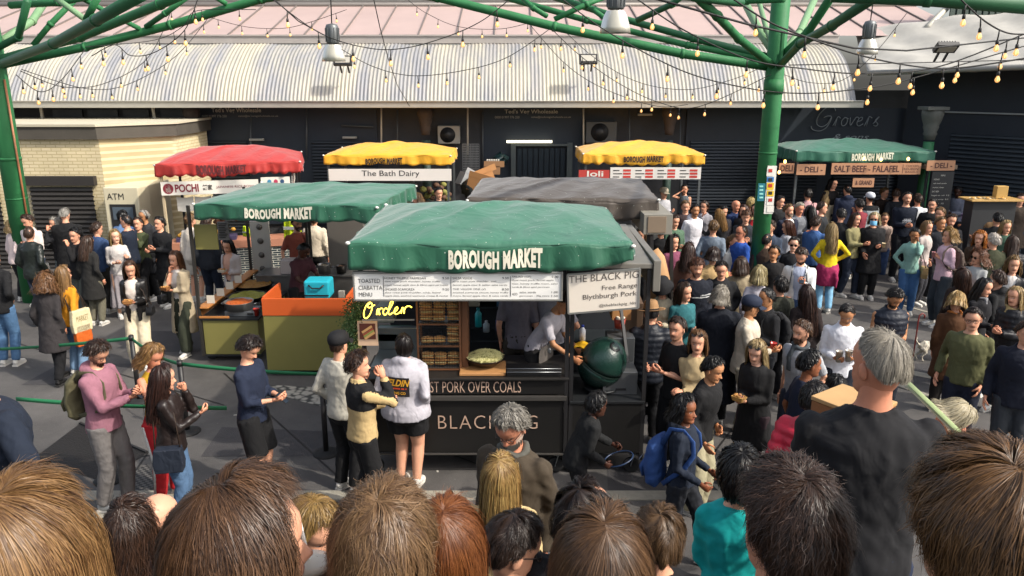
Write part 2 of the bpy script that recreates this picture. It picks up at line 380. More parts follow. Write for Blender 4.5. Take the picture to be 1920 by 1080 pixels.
# corrugated barrel roof: real ribs
def corrug(x0, x1, prof, pitch, amp, name, mat, parent):
    n = int((x1-x0)/pitch*6); mb = MB()
    P = [Vector((0,)+p) for p in prof]
    nr = []
    for i, p in enumerate(P):
        t = P[min(i+1,len(P)-1)]-P[max(i-1,0)]; nr.append(Vector((0,-t.z,t.y)).normalized())
    V = []; F = []
    for i, p in enumerate(P):
        for j in range(n+1):
            x = x0+(x1-x0)*j/n; q = p + nr[i]*amp*math.sin(2*PI*j/6)
            V.append((x, q.y, q.z + .018*math.sin(x*1.7+i*.6)+.01*math.sin(x*5.1)))
    for i in range(len(P)-1):
        for j in range(n): a = i*(n+1)+j; F.append((a, a+1, a+n+2, a+n+1))
    mb.add(V, F, True); return mb.build(name, mat, parent)
def roofmetal(name, c, c2, rough=.6, met=.12):
    m, n, b = newmat(name); L = n.links; tc = N(n, "ShaderNodeTexCoord")
    mp = N(n, "ShaderNodeMapping"); mp.inputs["Scale"].default_value = (1.6, .3, .3); L.new(tc.outputs["Object"], mp.inputs[0])
    nz = N(n, "ShaderNodeTexNoise"); nz.inputs["Scale"].default_value = 1; nz.inputs["Detail"].default_value = 9; nz.inputs["Roughness"].default_value = .7; L.new(mp.outputs[0], nz.inputs["Vector"])
    cr = N(n, "ShaderNodeValToRGB"); cr.color_ramp.elements[0].position = .38; cr.color_ramp.elements[1].position = .62
    cr.color_ramp.elements[0].color = srgb(c2)+(1,); cr.color_ramp.elements[1].color = srgb(c)+(1,)
    L.new(nz.outputs["Fac"], cr.inputs[0]); L.new(cr.outputs[0], b.inputs["Base Color"]); b.inputs["Roughness"].default_value = rough; b.inputs["Metallic"].default_value = met
    return m
prof = [(21.42+1.95*(.5*(1-math.cos(t*PI/2))+.5*t), 4.03+1.55*(.5*math.sin(t*PI/2)+.5*t)) for t in [i/14 for i in range(15)]]
prof = [(y-.02, z) for y, z in prof]
corrug(-25, 9.25, prof, .105, .013, 'corrugated_roof', roofmetal('galvanised', 'aea897', '85868a'), hall)
mb = MB(); mb.box(-25, 9.45, 21.34, 21.46, 3.86, 4.02); mb.box(-25, 9.45, 21.30, 21.5, 4.022, 4.05)
mb.build('gutter', M('gutter_metal', 'aaa69c', .5, .3, var=.2), hall, bev=.01)
mb = MB(); mb.box(-25, 9.4, 23.33, 23.9, 5.6, 5.79); mb.box(-25, 9.4, 23.3, 23.95, 5.793, 5.84)
mb.build('flashing', M('flashing_lead', 'a7a09a', .6, .2, var=.2), hall)
# panelled slope above
mb = MB(); Y0, Z0, Y1, Z1 = 23.9, 5.84, 27.6, 6.97
mb.add([(-34,Y0,Z0),(13.6,Y0,Z0),(13.6,Y1,Z1),(-34,Y1,Z1)], [(0,1,2,3)], False)
mb.mat(1)
for k in range(0, 42):
    x = -33+k*1.12; mb.beam((x,Y0,Z0+.02), (x,Y1,Z1+.02), .035, .05)
mb.build('panelled_roof', [M('pink_panel', 'ad9790', .55, .1, var=.14, vs=.7), M('panel_seam', '6e6560', .6)], hall)
mb = MB(); mb.cyl((-34,Y1+.05,Z1+.05), (13.6,Y1+.05,Z1+.05), .09, n=10); mb.box(-34, 13.6, Y1+.1, Y1+.3, Z1-.1, Z1+.22)
mb.build('ridge_pipe', M('ridge_metal', '76716c', .5, .4), hall)
mb = MB(); mb.add([(-34,Y1+.3,Z1+.15),(15,Y1+.3,Z1+.15),(15,Y1+4,Z1+1.6),(-34,Y1+4,Z1+1.6)], [(0,1,2,3)], False); mb.mat(1)
for k in range(70): mb.beam((-33+k*.7,Y1+.3,Z1+.18), (-33+k*.7,Y1+4,Z1+1.63), .05, .05)
mb.build('glazed_roof', [M('roof_glass', 'a9bdb4', .25, .0, var=.15), M('glazing_bar', '9fa39c', .5)], hall)
# end of the slope: white diagonal rafter, then dark vertical cladding
mb = MB(); a = on_y(1738,52,23.5); b_ = on_y(1800,-10,26); mb.cyl(a, b_, .09); mb.build('rafter', M('pale_steel','b7b3a6',.5,.3), hall)
# pale hanging flashings and steel posts in the recess
for px in (80, 290): 
    mb = MB(); a = on_y(px-4, 199, 21.9); b_ = on_y(px+3, 241, 21.9); mb.beam(a, b_, .07, .05); mb.build('post', M('post_paint','b5ac9c',.6), hall)
for px, y1 in ((715,290),(1094,285),(877,290)):
    mb = MB(); a = on_y(px, 203, 22.2); b_ = on_y(px, y1, 22.2); mb.cyl(a, b_, .025); mb.build('post', M('post_paint','b5ac9c',.6), hall)

# pillars with shaped capitals
for px, c in ((358,0),(797,0),(1257,0)):
    cap = MB(); shaft = MB()
    p = on_y(px, 205, 22.0); x = p.x
    prof_c = [(.12,3.1),(.13,3.2),(.15,3.25),(.14,3.32),(.16,3.4),(.19,3.5),(.18,3.56),(.23,3.64),(.23,3.84)]
    cap.revolve(prof_c, (x,22.0,0), 12); shaft.cyl((x,22.0,0), (x,22.0,2.95), .12, n=12)
    sh_ = shaft.build('pillar', M('pillar_green','2c4038',.6), hall); cap.build('capital', M('sandstone','3d332d',.85,var=.3,vs=8), sh_)
# lettering on the fascia panels
mb = MB()
for px0, px1, py0, py1 in ((397,490,202,213),(946,1046,205,215)):
    a = on_y(px0, py1, YB-.1); b_ = on_y(px1, py1, YB-.1); c_ = on_y(px0, py0, YB-.1)
    mb.text("Ted's Veg Wholesale", plane_fn(a,(1,0,0),(0,0,1)), b_.x-a.x, c_.z-a.z, bold=.02)
    for q0, q1, t in ((px0-18,px0+28,"0000 01997 776 250"),(px0+50,px0+125,"sales@tedsvegwholesale.co.uk")):
        a = on_y(q0, py1+7, YB-.1); b_ = on_y(q1, py1+7, YB-.1); mb.text(t, plane_fn(a,(1,0,0),(0,0,1)), b_.x-a.x, .065)
mb.build('lettering', M('faded_letters','a8a49a',.8,var=0), hall)
# script sign, drawn as strokes
def strokes(mb, lines, fn, w, r, n=6):
    for ln in lines:
        P = [Vector(fn(x*w, y*w)) for x, y in smooth2(ln)]; mb.tube(P, r, n)
def smooth2(pts, k=5):
    if len(pts) < 3: return pts
    out = []; P = [pts[0]]+list(pts)+[pts[-1]]
    for i in range(1, len(P)-2):
        p0,p1,p2,p3 = P[i-1],P[i],P[i+1],P[i+2]
        for j in range(k):
            t = j/k
            out.append(tuple(.5*((2*p1[a])+(-p0[a]+p2[a])*t+(2*p0[a]-5*p1[a]+4*p2[a]-p3[a])*t*t+(-p0[a]+3*p1[a]-3*p2[a]+p3[a])*t**3) for a in (0,1)))
    out.append(pts[-1]); return out
GRO = [[(.30,.26),(.27,.31),(.2,.32),(.12,.27),(.05,.17),(.05,.08),(.12,.04),(.2,.08),(.24,.16)],[(.14,.17),(.2,.19),(.25,.17),(.2,.04),(.1,-.02),(.0,.0),(-.03,.05)],
 [(.28,.05),(.33,.16),(.35,.18),(.38,.16)],[(.33,.16),(.31,.05)],
 [(.44,.17),(.40,.12),(.41,.06),(.45,.06),(.48,.11),(.47,.16),(.44,.17),(.5,.15)],[(.52,.17),(.53,.06),(.6,.17),(.64,.16)],
 [(.62,.11),(.68,.13),(.69,.17),(.65,.16),(.62,.09),(.65,.05),(.71,.08)],[(.73,.05),(.78,.17),(.8,.18),(.83,.16)],[(.78,.16),(.76,.05)],
 [(.86,.06),(.9,.05),(.92,.08),(.88,.13),(.93,.18),(.85,.08)]]
mb = MB(); o = on_y(1524, 243, YB-.14); e = on_y(1655, 243, YB-.14)
strokes(mb, GRO, plane_fn(o,(1,0,0),(0,0,1)), e.x-o.x, .012)
mb.text("& sons", plane_fn(on_y(1560,262,YB-.14),(1,0,0),(0,0,1)), 1.05, .16, shear=.4)
mb.build('script_sign', M('script_silver','8d9396',.5,.2,var=0), hall)
# doorway with strip light
mb = MB(); pbox(mb, 968,275,1060,452,YB-.09,.03); mb.build('doorway', M('door_dark','14181d',.7), hall)
mb = MB()
for k in range(9): pbox(mb, 970+k*10,278,978+k*10,452,YB-.13,.02)
mb.build('strip_curtain', M('plastic_strip','242c33',.25), hall)
mb = MB(); pbox(mb, 958,268,967,452,YB-.2,.1); pbox(mb, 1062,268,1072,452,YB-.2,.1); pbox(mb, 958,270,1072,274,YB-.21,.1)
mb.build('door_frame', M('frame_grey','4e5454',.5,.3), hall)
mb = MB(); a = on_y(950,265.5,YB-.3); b_ = on_y(1035,265.5,YB-.3); mb.cyl(a, b_, .035)
solo(mb, 'strip_light', M('tube_glow','fff6d8',.5,emit=2.2,var=0), 'long lit strip light over the warehouse doorway', 'light', a)
for k, (px, y0, y1) in enumerate(((470,215,330),(575,205,300),(745,205,300),(905,210,330),(1180,205,300),(1275,205,420),(1452,205,420),(640,235,238))):
    mb = MB(); a = on_y(px,y0,YB-.2); b_ = on_y(px+(60 if k == 7 else 0),y1,YB-.2); mb.cyl(a,b_,.022,n=8); mb.build('conduit', M('conduit_grey','55585a',.5,.4), hall)
for k, (px, py) in enumerate(((480,262),(655,258),(760,292),(1210,215))):
    mb = MB(); a = on_y(px,py,YB-.25); mb.box(a.x-.2,a.x+.2,YB-.25,YB-.12,a.z-.03,a.z+.03); mb.build('bulkhead_light', M('bulkhead','9c9a92',.5), hall, bev=.01)
for k, (x0_, x1_, y0, y1) in enumerate(((100,155,206,238),(165,222,206,238),(232,280,206,238),(302,345,206,240))):
    mb = MB(); pbox(mb, x0_, y0, x1_, y1, YB-.08, .03); mb.build('window_panel', M('dark_pane','33363a',.4,var=.4), hall)
# roller shutters
def shutter(mb, x0, x1, y, z0, z1, pitch=.09, d=.03):
    n = int((z1-z0)/pitch); P = []
    for i in range(n):
        z = z0+(z1-z0)*i/n; dz = (z1-z0)/n
        P += [(y, z), (y-d, z+dz*.3), (y-d*.7, z+dz*.75), (y, z+dz*.9)]
    P.append((y, z1))
    V = []; F = []
    for k, x in enumerate((x0, x1)): V += [(x, p, q) for p, q in P]
    L_ = len(P)
    for i in range(L_-1): F.append((i, i+L_, i+L_+1, i+1))
    return mb.add(V, F, False)
for a, b_ in ((388,470),(590,705),(1290,1420),(1460,1530),(1560,1685)):
    mb = MB(); xa = on_y(a,350,YB-.1).x; xb = on_y(b_,350,YB-.1).x; shutter(mb, xa, xb, YB-.1, 0, 2.9); mb.build('roller_shutter', M('shutter_navy','262c33',.5,.3), hall)
# right hand wing, turned towards the square
wing = thing('corner_building', (11.5, 20, 0), 'dark corner building with roller shutters and a white sheeted roof at right', 'building')
A = Vector((11.1,22.3,0)); B = Vector((15.6,16.6,0)); t = (B-A).normalized(); nn = Vector((t.y,-t.x,0))
if nn.y > 0: nn = -nn
mb = MB(); mb.hexa([A, B, B-nn*.3, A-nn*.3, A+Vector((0,0,4.85)), B+Vector((0,0,4.85)), B-nn*.3+Vector((0,0,4.85)), A-nn*.3+Vector((0,0,4.85))])
mb.build('wall', M('wing_wall','222831',.7,var=.25), wing)
mb = MB(); tmp = MB()
for s0, s1, z1 in ((.18,.46,3.2),(.52,.97,3.3)):
    L_ = (B-A).length; tmp = MB(); shutter(tmp, s0*L_, s1*L_, 0, 0, z1, .11, .04)
    V = [A + t*v[0] + nn*(.03-v[1]) + Vector((0,0,v[2])) for v in tmp.v]; mb = MB(); mb.add(V, tmp.f, False); mb.build('roller_shutter', M('shutter_black','2b3138',.5,.3), wing)
for s0, z in ((.0,3.75),(.5,3.75)):
    mb = MB(); L_ = (B-A).length; mb.beam(A+t*L_*(s0+.1)+nn*.06+Vector((0,0,z)), A+t*L_*(s0+.42)+nn*.06+Vector((0,0,z)), .05, .04); mb.build('trim', M('trim_pale','8c8f8e',.5), wing)
# white sheeted roof, with sag and wrinkles
def sheet(i, j):
    a = Vector((9.5,21.4,4.76)); b_ = Vector((14.6,16.0,4.95)); c_ = Vector((16.6,20.4,6.7)); d = Vector((10.6,25.2,6.1))
    lo = a.lerp(b_, i); hi = d.lerp(c_, i); p = lo.lerp(hi, j)
    return p + Vector((0,0,-.12*math.sin(PI*j)+.035*math.sin(i*31+j*9)+.025*math.sin(i*17-j*23)))
mb = MB(); mb.grid(sheet, 60, 24); mb.build('sheet_roof', M('white_sheet','a5a29a',.7,var=.35,vs=1.6,bump=.9,bs=2.2), wing, solid=.03)
mb = MB(); mb.tube([sheet(0,0), sheet(.5,0), sheet(1,0)], .07, 8); mb.build('roof_edge', M('edge_grey','8e8c85',.5), wing)
mb = MB()
for k in range(16):
    p0 = on_y(1780+k*13, 62-k*4.4, 24.4); mb.box(p0.x, p0.x+.14, 24.5, 24.56, 5.2, 8.3)
mb.mat(1); p0 = on_y(1775,60,24.8); mb.box(p0.x, p0.x+4.5, 24.6, 24.8, 5.2, 8.3)
mb.build('slat_screen', [M('slat_green','3f4d45',.6), M('slat_back','6d7f75',.6)], wing)
# iron column with a capital before the wing
cc = thing('iron_column', (8.95,20.6,0), 'slim green iron column with a grey carved capital beside the deli stall', 'column')
p = on_y(1737, 300, 20.2)
mb = MB(); mb.cyl((p.x,20.2,0), (p.x,20.2,3.05), .13); mb.build('shaft', M('shaft_green','2f6b45',.5), cc)
mb = MB(); mb.revolve([(.13,3.1),(.14,3.2),(.17,3.24),(.15,3.3),(.19,3.42),(.18,3.46),(.23,3.6),(.26,3.72),(.26,3.85)], (p.x,20.2,0), 14); mb.box(p.x-.27,p.x+.27,19.93,20.47,3.85,3.93)
mb.build('capital', M('capital_grey','565853',.8,var=.3,vs=8), cc)
# ---------------------------------------------------------------- cream brick kiosk on the left
ks = thing('brick_kiosk', (-12, 19.5, 0), 'cream painted brick kiosk with a black roller shutter and flat dark roof', 'kiosk')
xa = -19.0; xc = on_y(190,300,19.0).x; pe = on_y(334,300,20.3); xe = pe.x
mb = MB(); mb.add([(xa,19,0),(xc,19,0),(xe,20.3,0),(xe,22.4,0),(xa,22.4,0),(xa,19,3.2),(xc,19,3.2),(xe,20.3,3.2),(xe,22.4,3.2),(xa,22.4,3.2)],
 [(0,1,6,5),(1,2,7,6),(2,3,8,7),(3,4,9,8),(4,0,5,9),(5,6,7,8,9)], False); mb.build('wall', CREAM, ks)
mb = MB(); mb.prism([(xa,18.9),(xc+.02,18.9),(xe+.1,20.2),(xe+.1,22.5),(xa,22.5)], 3.203, 3.5, 'z'); mb.mat(1); mb.prism([(xa,18.86),(xc+.03,18.86),(xe+.14,20.17),(xe+.14,22.5),(xa,22.5)], 3.503, 3.56, 'z')
mb.build('roof', [M('roof_felt','4a453d',.8,var=.3), M('roof_rim','b8b09a',.6)], ks)
mb = MB(); s0 = on_y(64,400,18.95).x; s1 = on_y(190,400,18.95).x
shutter(mb, s0, s1-.12, 18.95, 0, 2.05, .11, .05); mb.build('roller_shutter', M('shutter_char','3a3632',.5,.3), ks)
mb = MB(); mb.box(s0-.2, s1-.02, 18.84, 19, 2.1, 2.32); mb.build('shutter_box', M('box_char','2d2926',.6), ks)
mb = MB(); shutter(mb, xa, on_y(6,400,18.95).x, 18.95, 0, 2.1, .11, .05); mb.build('roller_shutter', M('shutter_char','3a3632',.5,.3), ks)
# ================================================================ green steel frame
GREEN = M('green_steel', '2e6e42', .6, .0, var=.3, vs=3.5, bump=.25, bs=14, spec=.3); GREEND = M('green_dark', '1f5a36', .55, var=.3, vs=4)
GREENP = M('green_pale', '6d9068', .6, var=.2, vs=4)
fr = thing('steel_canopy_frame', (-9.6, 16, 0), 'green tubular steel frame with two fat columns and branching arms', 'steel frame')
YL, YR = 16.0, 14.2
cl = on_y(24, 330, YL); cr_ = on_y(1443, 250, YR)
mb = MB(); mb.cyl((cl.x,YL,0), (cl.x,YL,8), .205, n=24); mb.cyl((cl.x,YL,3.0),(cl.x,YL,3.06), .215, n=24); mb.cyl((cl.x,YL,2.2),(cl.x,YL,2.23), .212, n=24); mb.build('column', GREEN, fr)
mb = MB(); mb.cyl((cr_.x,YR,0), (cr_.x,YR,8), .16, n=24); mb.cyl((cr_.x,YR,4.35),(cr_.x,YR,4.6), .172, n=24); mb.cyl((cr_.x,YR,3.3),(cr_.x,YR,3.33),.168,n=24); mb.build('column', GREEN, fr)
NL = Vector((cl.x, YL, 4.85)); NR = Vector((cr_.x, YR, 4.8))
def arm(pts, r, m=GREEN):
    mb = MB(); mb.tube([p if isinstance(p, Vector) else on_y(*p) for p in pts], r*.76, 14)
    Q_ = [p if isinstance(p, Vector) else on_y(*p) for p in pts]
    for i in range(1, len(Q_)-1):
        d_ = (Q_[i+1]-Q_[i-1]).normalized()*.035; mb.tube([Q_[i]-d_, Q_[i]+d_], r*.76+.012, 14)
    mb.build('arm', m, fr)
arm([NL,(160,88,15.9),(320,47,15.7),(490,-2,15.5),(660,-30,15.2),(820,-5,15),(1040,50,14.8),(1280,101,14.5),NR], .105)
arm([NL+Vector((0,0,.1)),(150,70,14.5),(300,8,13),(350,-14,12.4)], .10)
arm([NL,(100,82,13),(180,38,11.2),(265,-10,9.6)], .10, GREEND)
arm([NL+Vector((0,0,.3)),(34,70,15.7),(52,0,15.2)], .09, GREEND)
arm([NL+Vector((0,0,.35)),(60,40,17),(90,-5,18)], .10, GREENP)
arm([(62,85,15.8),(95,45,15.9),(145,-5,16)], .07)
arm([(104,-4,14.8),(162,38,14.6)], .07, GREENP); arm([(183,-4,14.4),(162,36,14.6)], .08)
arm([(20,10,15.9),(110,4,15.5),(190,-12,15.2)], .09)
arm([(150,-5,15.4),(200,22,15.6),(262,54,15.7)], .06); arm([(274,50,15.7),(310,25,15.4),(350,-5,15.2)], .065)
arm([(400,-8,15.4),(425,8,15.5)], .06)
# right hand node
arm([NR+Vector((0,0,.15)),(1300,72,15),(1150,30,15.8),(1040,-5,16.3)], .085, GREEND)
arm([NR+Vector((0,0,.1)),(1290,85,15),(1100,38,15.6),(935,-8,16)], .075)
arm([(975,-8,15.4),(1000,15,15.2),(1025,30,15)], .06); arm([(1040,36,14.9),(1100,8,15),(1135,-6,15.1)], .065)
arm([(1140,38,14.7),(1100,10,15.4),(1085,-6,15.6)],.06)
arm([(1195,38,14.6),(1260,8,14),(1280,-8,13.8)], .07, GREEND)
arm([NR,(1385,72,13),(1345,30,12),(1300,-12,11)], .085)
arm([NR+Vector((0,0,.2)),(1425,60,15.5),(1390,-8,17)], .1, GREENP)
arm([NR+Vector((0,0,.2)),(1437,55,15),(1420,-8,16)], .06, GREENP)
arm([NR+Vector((0,0,.1)),(1500,60,15),(1530,-8,16.5)], .09, GREENP)
arm([NR+Vector((0,0,.1)),(1515,60,13.5),(1560,-8,12.5)], .09)
arm([NR+Vector((.05,0,0)),(1500,82,12.6),(1560,48,11.2),(1650,-12,9.4)], .085, GREEND)
arm([(1390,5,12),(1300,-6,11)], .08, GREEND)
arm([(1560,-10,9.2),(1740,-3,9),(1960,14,8.6)], .11, GREEND)
arm([(1470,-2,12),(1400,1,12.5),(1280,-6,13)], .07)
mb = MB(); p = NR
for a in range(5): mb.box(p.x-.02,p.x+.02,YR-.3+a*.02,YR-.28+a*.02,4.9,5.4)
mb.build('gusset', GREEN, fr)
# signs on the right column
mb = MB(); Y = YR-.19
def sgn(px0,py0,px1,py1,k,th=.012,dy=0): mb.mat(k); pbox(mb, px0,py0,px1,py1,Y-dy,th)
sgn(1436,311,1453,401,0)
for k,(y0,y1,c) in enumerate(((314,330,2),(332,341,3),(343,356,1),(358,368,1),(370,385,2),(387,398,0))): sgn(1438,y0,1451,y1,c,.006,.008)
for k,(y0,c) in enumerate(((317,4),(334,4),(345,4),(359,4),(372,4))): sgn(1441,y0,1448,y0+6,c if k%2 else 5,.004,.014)
tag(mb.build('safety_sign', [WHITE, M('sign_yellow','e0b92a',.5,var=.05), M('sign_white','dcd8cf',.5,var=0), M('sign_blue','2b6fae',.5,var=0), INK, M('sign_red','b8322a',.5,var=0)], loc=on_y(1444,350,Y)), 'tall narrow strip of yellow, blue and red safety pictograms on the green column', 'sign')
mb = MB(); sgn(1421,344,1434,377,0); 
for y0 in (348,355,362,369): sgn(1424,y0,1431,y0+3,1,.004,.006)
tag(mb.build('notice', [M('teal_sign','1f6d7c',.5,var=.05), M('teal_light','8fd0c8',.5,var=0)], loc=on_y(1427,360,Y)), 'small teal notice beside the safety signs on the green column', 'sign')
# conduit and junction box on the left column
mb = MB(); mb.cyl((cl.x+.22,YL-.1,1.5),(cl.x+.22,YL-.1,4.6),.02); mb.build('conduit', M('copper_pipe','a86f4c',.5), fr)
# ---------------------------------------------------------------- lamps
def highbay(px, py, Y, s, label):
    p = on_y(px, py, Y); t = thing('high_bay_lamp', p, label, 'lamp', 'high bay lamps under the steel frame')
    mb = MB(); mb.revolve([(.02,.30*s),(.11*s,.32*s),(.12*s,.34*s),(.12*s,.62*s),(.10*s,.66*s),(.02,.68*s)], p, 20)
    for k in range(12):
        a = k*PI/6; mb.box(-.004,.004,.10*s,.135*s,.35*s,.6*s, Matrix.Rotation(a,3,'Z'), p)
    mb.build('housing', M('lamp_grey','6c6f70',.45,.6), t)
    mb = MB(); mb.revolve([(.13*s,.30*s),(.17*s,.22*s),(.21*s,.08*s),(.22*s,0),(.21*s,0),(.2*s,.08*s),(.16*s,.21*s),(.12*s,.28*s)], p, 28, cap=False)
    mb.build('shade', M('acrylic_shade','c9c6b8',.3,trans=.35,var=.05), t)
    mb = MB(); mb.ell(p+Vector((0,0,.12*s)), .05*s,.05*s,.08*s); mb.build('lamp_bulb', M('lamp_bulb','e8e4d4',.3,emit=.4,var=0), t)
    mb = MB(); mb.cyl(p+Vector((0,0,.68*s)), p+Vector((.02,0,1.6*s)), .012, n=6); mb.build('chain', DARKM, t)
highbay(1153, 62, 11.6, 1.0, 'big high bay lamp with a clear dome hanging at the top centre of the frame')
highbay(626, 115, 16, 1.05, 'high bay lamp with a white shade hanging before the corrugated roof')
highbay(1625, 102, 17, 1.0, 'high bay lamp hanging right of the right green column')
def flood(px, py, Y, label, tilt=.5, s=1.):
    p = on_y(px, py, Y); t = thing('floodlight', p, label, 'floodlight', 'black floodlights on the roofs')
    Mx = Matrix.Rotation(-tilt, 3, 'X')
    mb = MB(); mb.box(-.24*s,.24*s,-.05,.05,-.13*s,.13*s, Mx, p)
    for k in range(7): mb.box(-.2*s+k*.06*s,-.19*s+k*.06*s,.05,.09,-.12*s,.12*s, Mx, p)
    mb.build('housing', BLACKP, t, bev=.01)
    mb = MB(); mb.box(-.19*s,.19*s,-.062,-.052,-.085*s,.085*s, Mx, p); mb.build('glass', M('flood_glass','b9b4a6',.2,.2), t)
    mb = MB(); mb.beam(p+Vector((-.1,.08,-.1)), p+Vector((-.1,.25,-.3)), .04); mb.beam(p+Vector((.1,.08,-.1)), p+Vector((.1,.25,-.3)), .04); mb.build('bracket', DARKM, t)
flood(643,114,21.2,'black floodlight on the corrugated roof left of centre')
flood(1103,111,21.2,'black floodlight on the corrugated roof right of centre')
flood(1774,89,18.0,'black floodlight standing over the white sheeted roof',-.9)
# ---------------------------------------------------------------- festoon lights
CABLE = M('cable_black','1b1a19',.7,var=0); SOCK = M('socket_black','201d1b',.5,var=0)
def bulb_mat():
    m, n, b = newmat('bulb_glass'); b.inputs["Base Color"].default_value = (.9,.55,.2,1); b.inputs["Roughness"].default_value = .15
    b.inputs["Emission Color"].default_value = (1,.55,.18,1); b.inputs["Emission Strength"].default_value = .3
    b.inputs["Alpha"].default_value = .75
    return m
BULB = bulb_mat(); FIL = M('filament','ffd9a0',.5,emit=2.2,var=0)
def festoon(pts, nb, label, s=1., r=.007):
    P = [on_y(*p) for p in pts]
    Q = []
    PP = [P[0]]+P+[P[-1]]
    for i in range(1, len(PP)-2):
        p0,p1,p2,p3 = PP[i-1],PP[i],PP[i+1],PP[i+2]
        for j in range(8):
            t = j/8; Q.append(.5*((2*p1)+(-p0+p2)*t+(2*p0-5*p1+4*p2-p3)*t*t+(-p0+3*p1-3*p2+p3)*t**3))
    Q.append(P[-1])
    s *= .68; t = thing('festoon_light', Q[0], label, 'string lights', 'festoon lights strung across the square')
    mb = MB(); mb.tube(Q, r, 6); mb.build('cable', CABLE, t)
    L_ = [0]
    for i in range(1, len(Q)): L_.append(L_[-1]+(Q[i]-Q[i-1]).length)
    for k in range(nb):
        d = L_[-1]*(k+.5+random.uniform(-.06,.06))/nb
        i = max(j for j in range(len(L_)) if L_[j] <= d); i = min(i, len(Q)-2)
        p = Q[i].lerp(Q[i+1], (d-L_[i])/max(1e-6, L_[i+1]-L_[i]))
        tx = random.uniform(-.12,.12)
        mb = MB(); e = p+Vector((tx*.12*s,0,-.13*s)); mb.cyl(p, e, .006*s+.003, n=5)
        mb.revolve([(.012*s,.0),(.022*s,-.01*s),(.024*s,-.06*s),(.017*s,-.065*s)], e, 8); so_ = mb.build('socket', SOCK, t)
        mb = MB(); mb.revolve([(.014*s,0),(.02*s,-.02*s),(.034*s,-.05*s),(.036*s,-.07*s),(.026*s,-.095*s),(.004*s,-.105*s)], e-Vector((0,0,.06*s)), 10)
        mb.mat(1).cyl(e-Vector((0,0,.085*s)), e-Vector((0,0,.145*s)), .009*s, n=6); mb.build('bulb', [BULB, FIL], so_)
festoon([(30,140,13),(75,172,13),(115,150,13.4),(160,92,13.8)], 6, 'string of small bulbs just right of the left green column',1.1)
festoon([(172,105,12),(215,84,12),(245,104,12),(290,98,12),(345,58,12),(372,-5,12)], 6, 'string of bulbs dipping below the left steel arms',1.15)
festoon([(38,133,13),(120,163,14),(200,155,15),(280,105,16),(330,-2,17)], 7, 'thin string of bulbs curving over the left of the roof')
festoon([(40,130,14),(160,166,15),(240,158,16),(330,105,17),(395,28,18)], 7, 'faint string of bulbs low over the left of the corrugated roof')
festoon([(160,88,14),(290,75,15),(345,48,15),(370,20,15),(480,18,15)], 5, 'string of bulbs crossing the long left steel arm')
festoon([(385,30,19),(460,50,19),(530,53,19),(580,42,19),(650,18,19)], 6, 'short string of tiny bulbs before the pink roof panels')
festoon([(506,-5,11),(600,62,11),(690,90,11),(760,90,11),(840,68,11),(905,38,11),(960,-5,11)], 7, 'string of bulbs sagging from the top centre',1.1)
festoon([(640,92,14),(700,125,14),(775,142,14),(870,132,14),(950,108,14),(1030,55,14)], 7, 'long string of bulbs sagging over the middle of the corrugated roof')
festoon([(765,0,19),(800,25,19),(860,50,19),(940,54,19),(1010,38,19)], 6, 'small string of bulbs high over the middle of the pink panels')
festoon([(995,48,16),(1055,115,16),(1110,155,16),(1180,185,16),(1240,200,16),(1290,196,16)], 6, 'string of bulbs running down to the gutter right of centre')
festoon([(1035,55,14),(1085,102,14),(1150,150,14),(1230,190,14),(1310,200,14),(1445,140,14)], 9, 'string of bulbs looping under the right floodlight')
festoon([(1060,60,17),(1120,112,17),(1200,155,17),(1290,168,17),(1370,150,17),(1420,130,17)], 8, 'faint string of bulbs behind the right floodlight')
festoon([(1050,-5,8.5),(1140,60,8.5),(1280,133,8.5),(1400,165,8.5),(1500,175,8.5),(1600,168,8.5),(1700,150,8.6),(1925,85,8.8)], 10, 'long near string of bulbs sweeping across the right half',.9)
festoon([(1190,-5,7.5),(1280,55,7.5),(1400,110,7.5),(1500,128,7.6),(1620,138,7.8),(1760,125,8),(1930,60,8)], 9, 'string of large bulbs crossing the right green column',.85)
festoon([(1370,-5,6.2),(1440,40,6.2),(1500,65,6.2),(1600,100,6.3),(1700,122,6.5),(1790,128,6.6),(1930,108,6.6)], 6, 'nearest string of large glowing bulbs at the upper right',.8)
festoon([(1795,-8,7),(1815,12,7),(1850,42,7),(1890,62,7),(1935,64,7)], 4, 'short string of large bulbs in the top right corner',.9)
festoon([(1470,140,18),(1520,155,18),(1580,150,18),(1640,100,18),(1700,25,18)], 5, 'faint far string of bulbs before the end of the curved roof')
def wire(pts, label, r=.009):
    mb = MB(); mb.tube([on_y(*p) for p in pts], r, 6); solo(mb, 'cable', CABLE, label, 'cable', on_y(*pts[0]), group='loose black cables')
wire([(700,-5,15),(712,50,15.5),(728,110,16.5),(745,160,19),(768,199,21.3)], 'black cable hanging down to the gutter near the centre')
wire([(510,-5,12),(560,40,13),(620,72,15.9)], 'black cable running down to the white-shaded high bay lamp')
wire([(1220,-5,6),(1400,45,6.4),(1600,90,7),(1700,95,8),(1930,70,9)], 'thin black cable over the right of the frame')
wire([(1480,122,13),(1700,118,14),(1930,112,14)], 'thin level cable leading right from the green column')
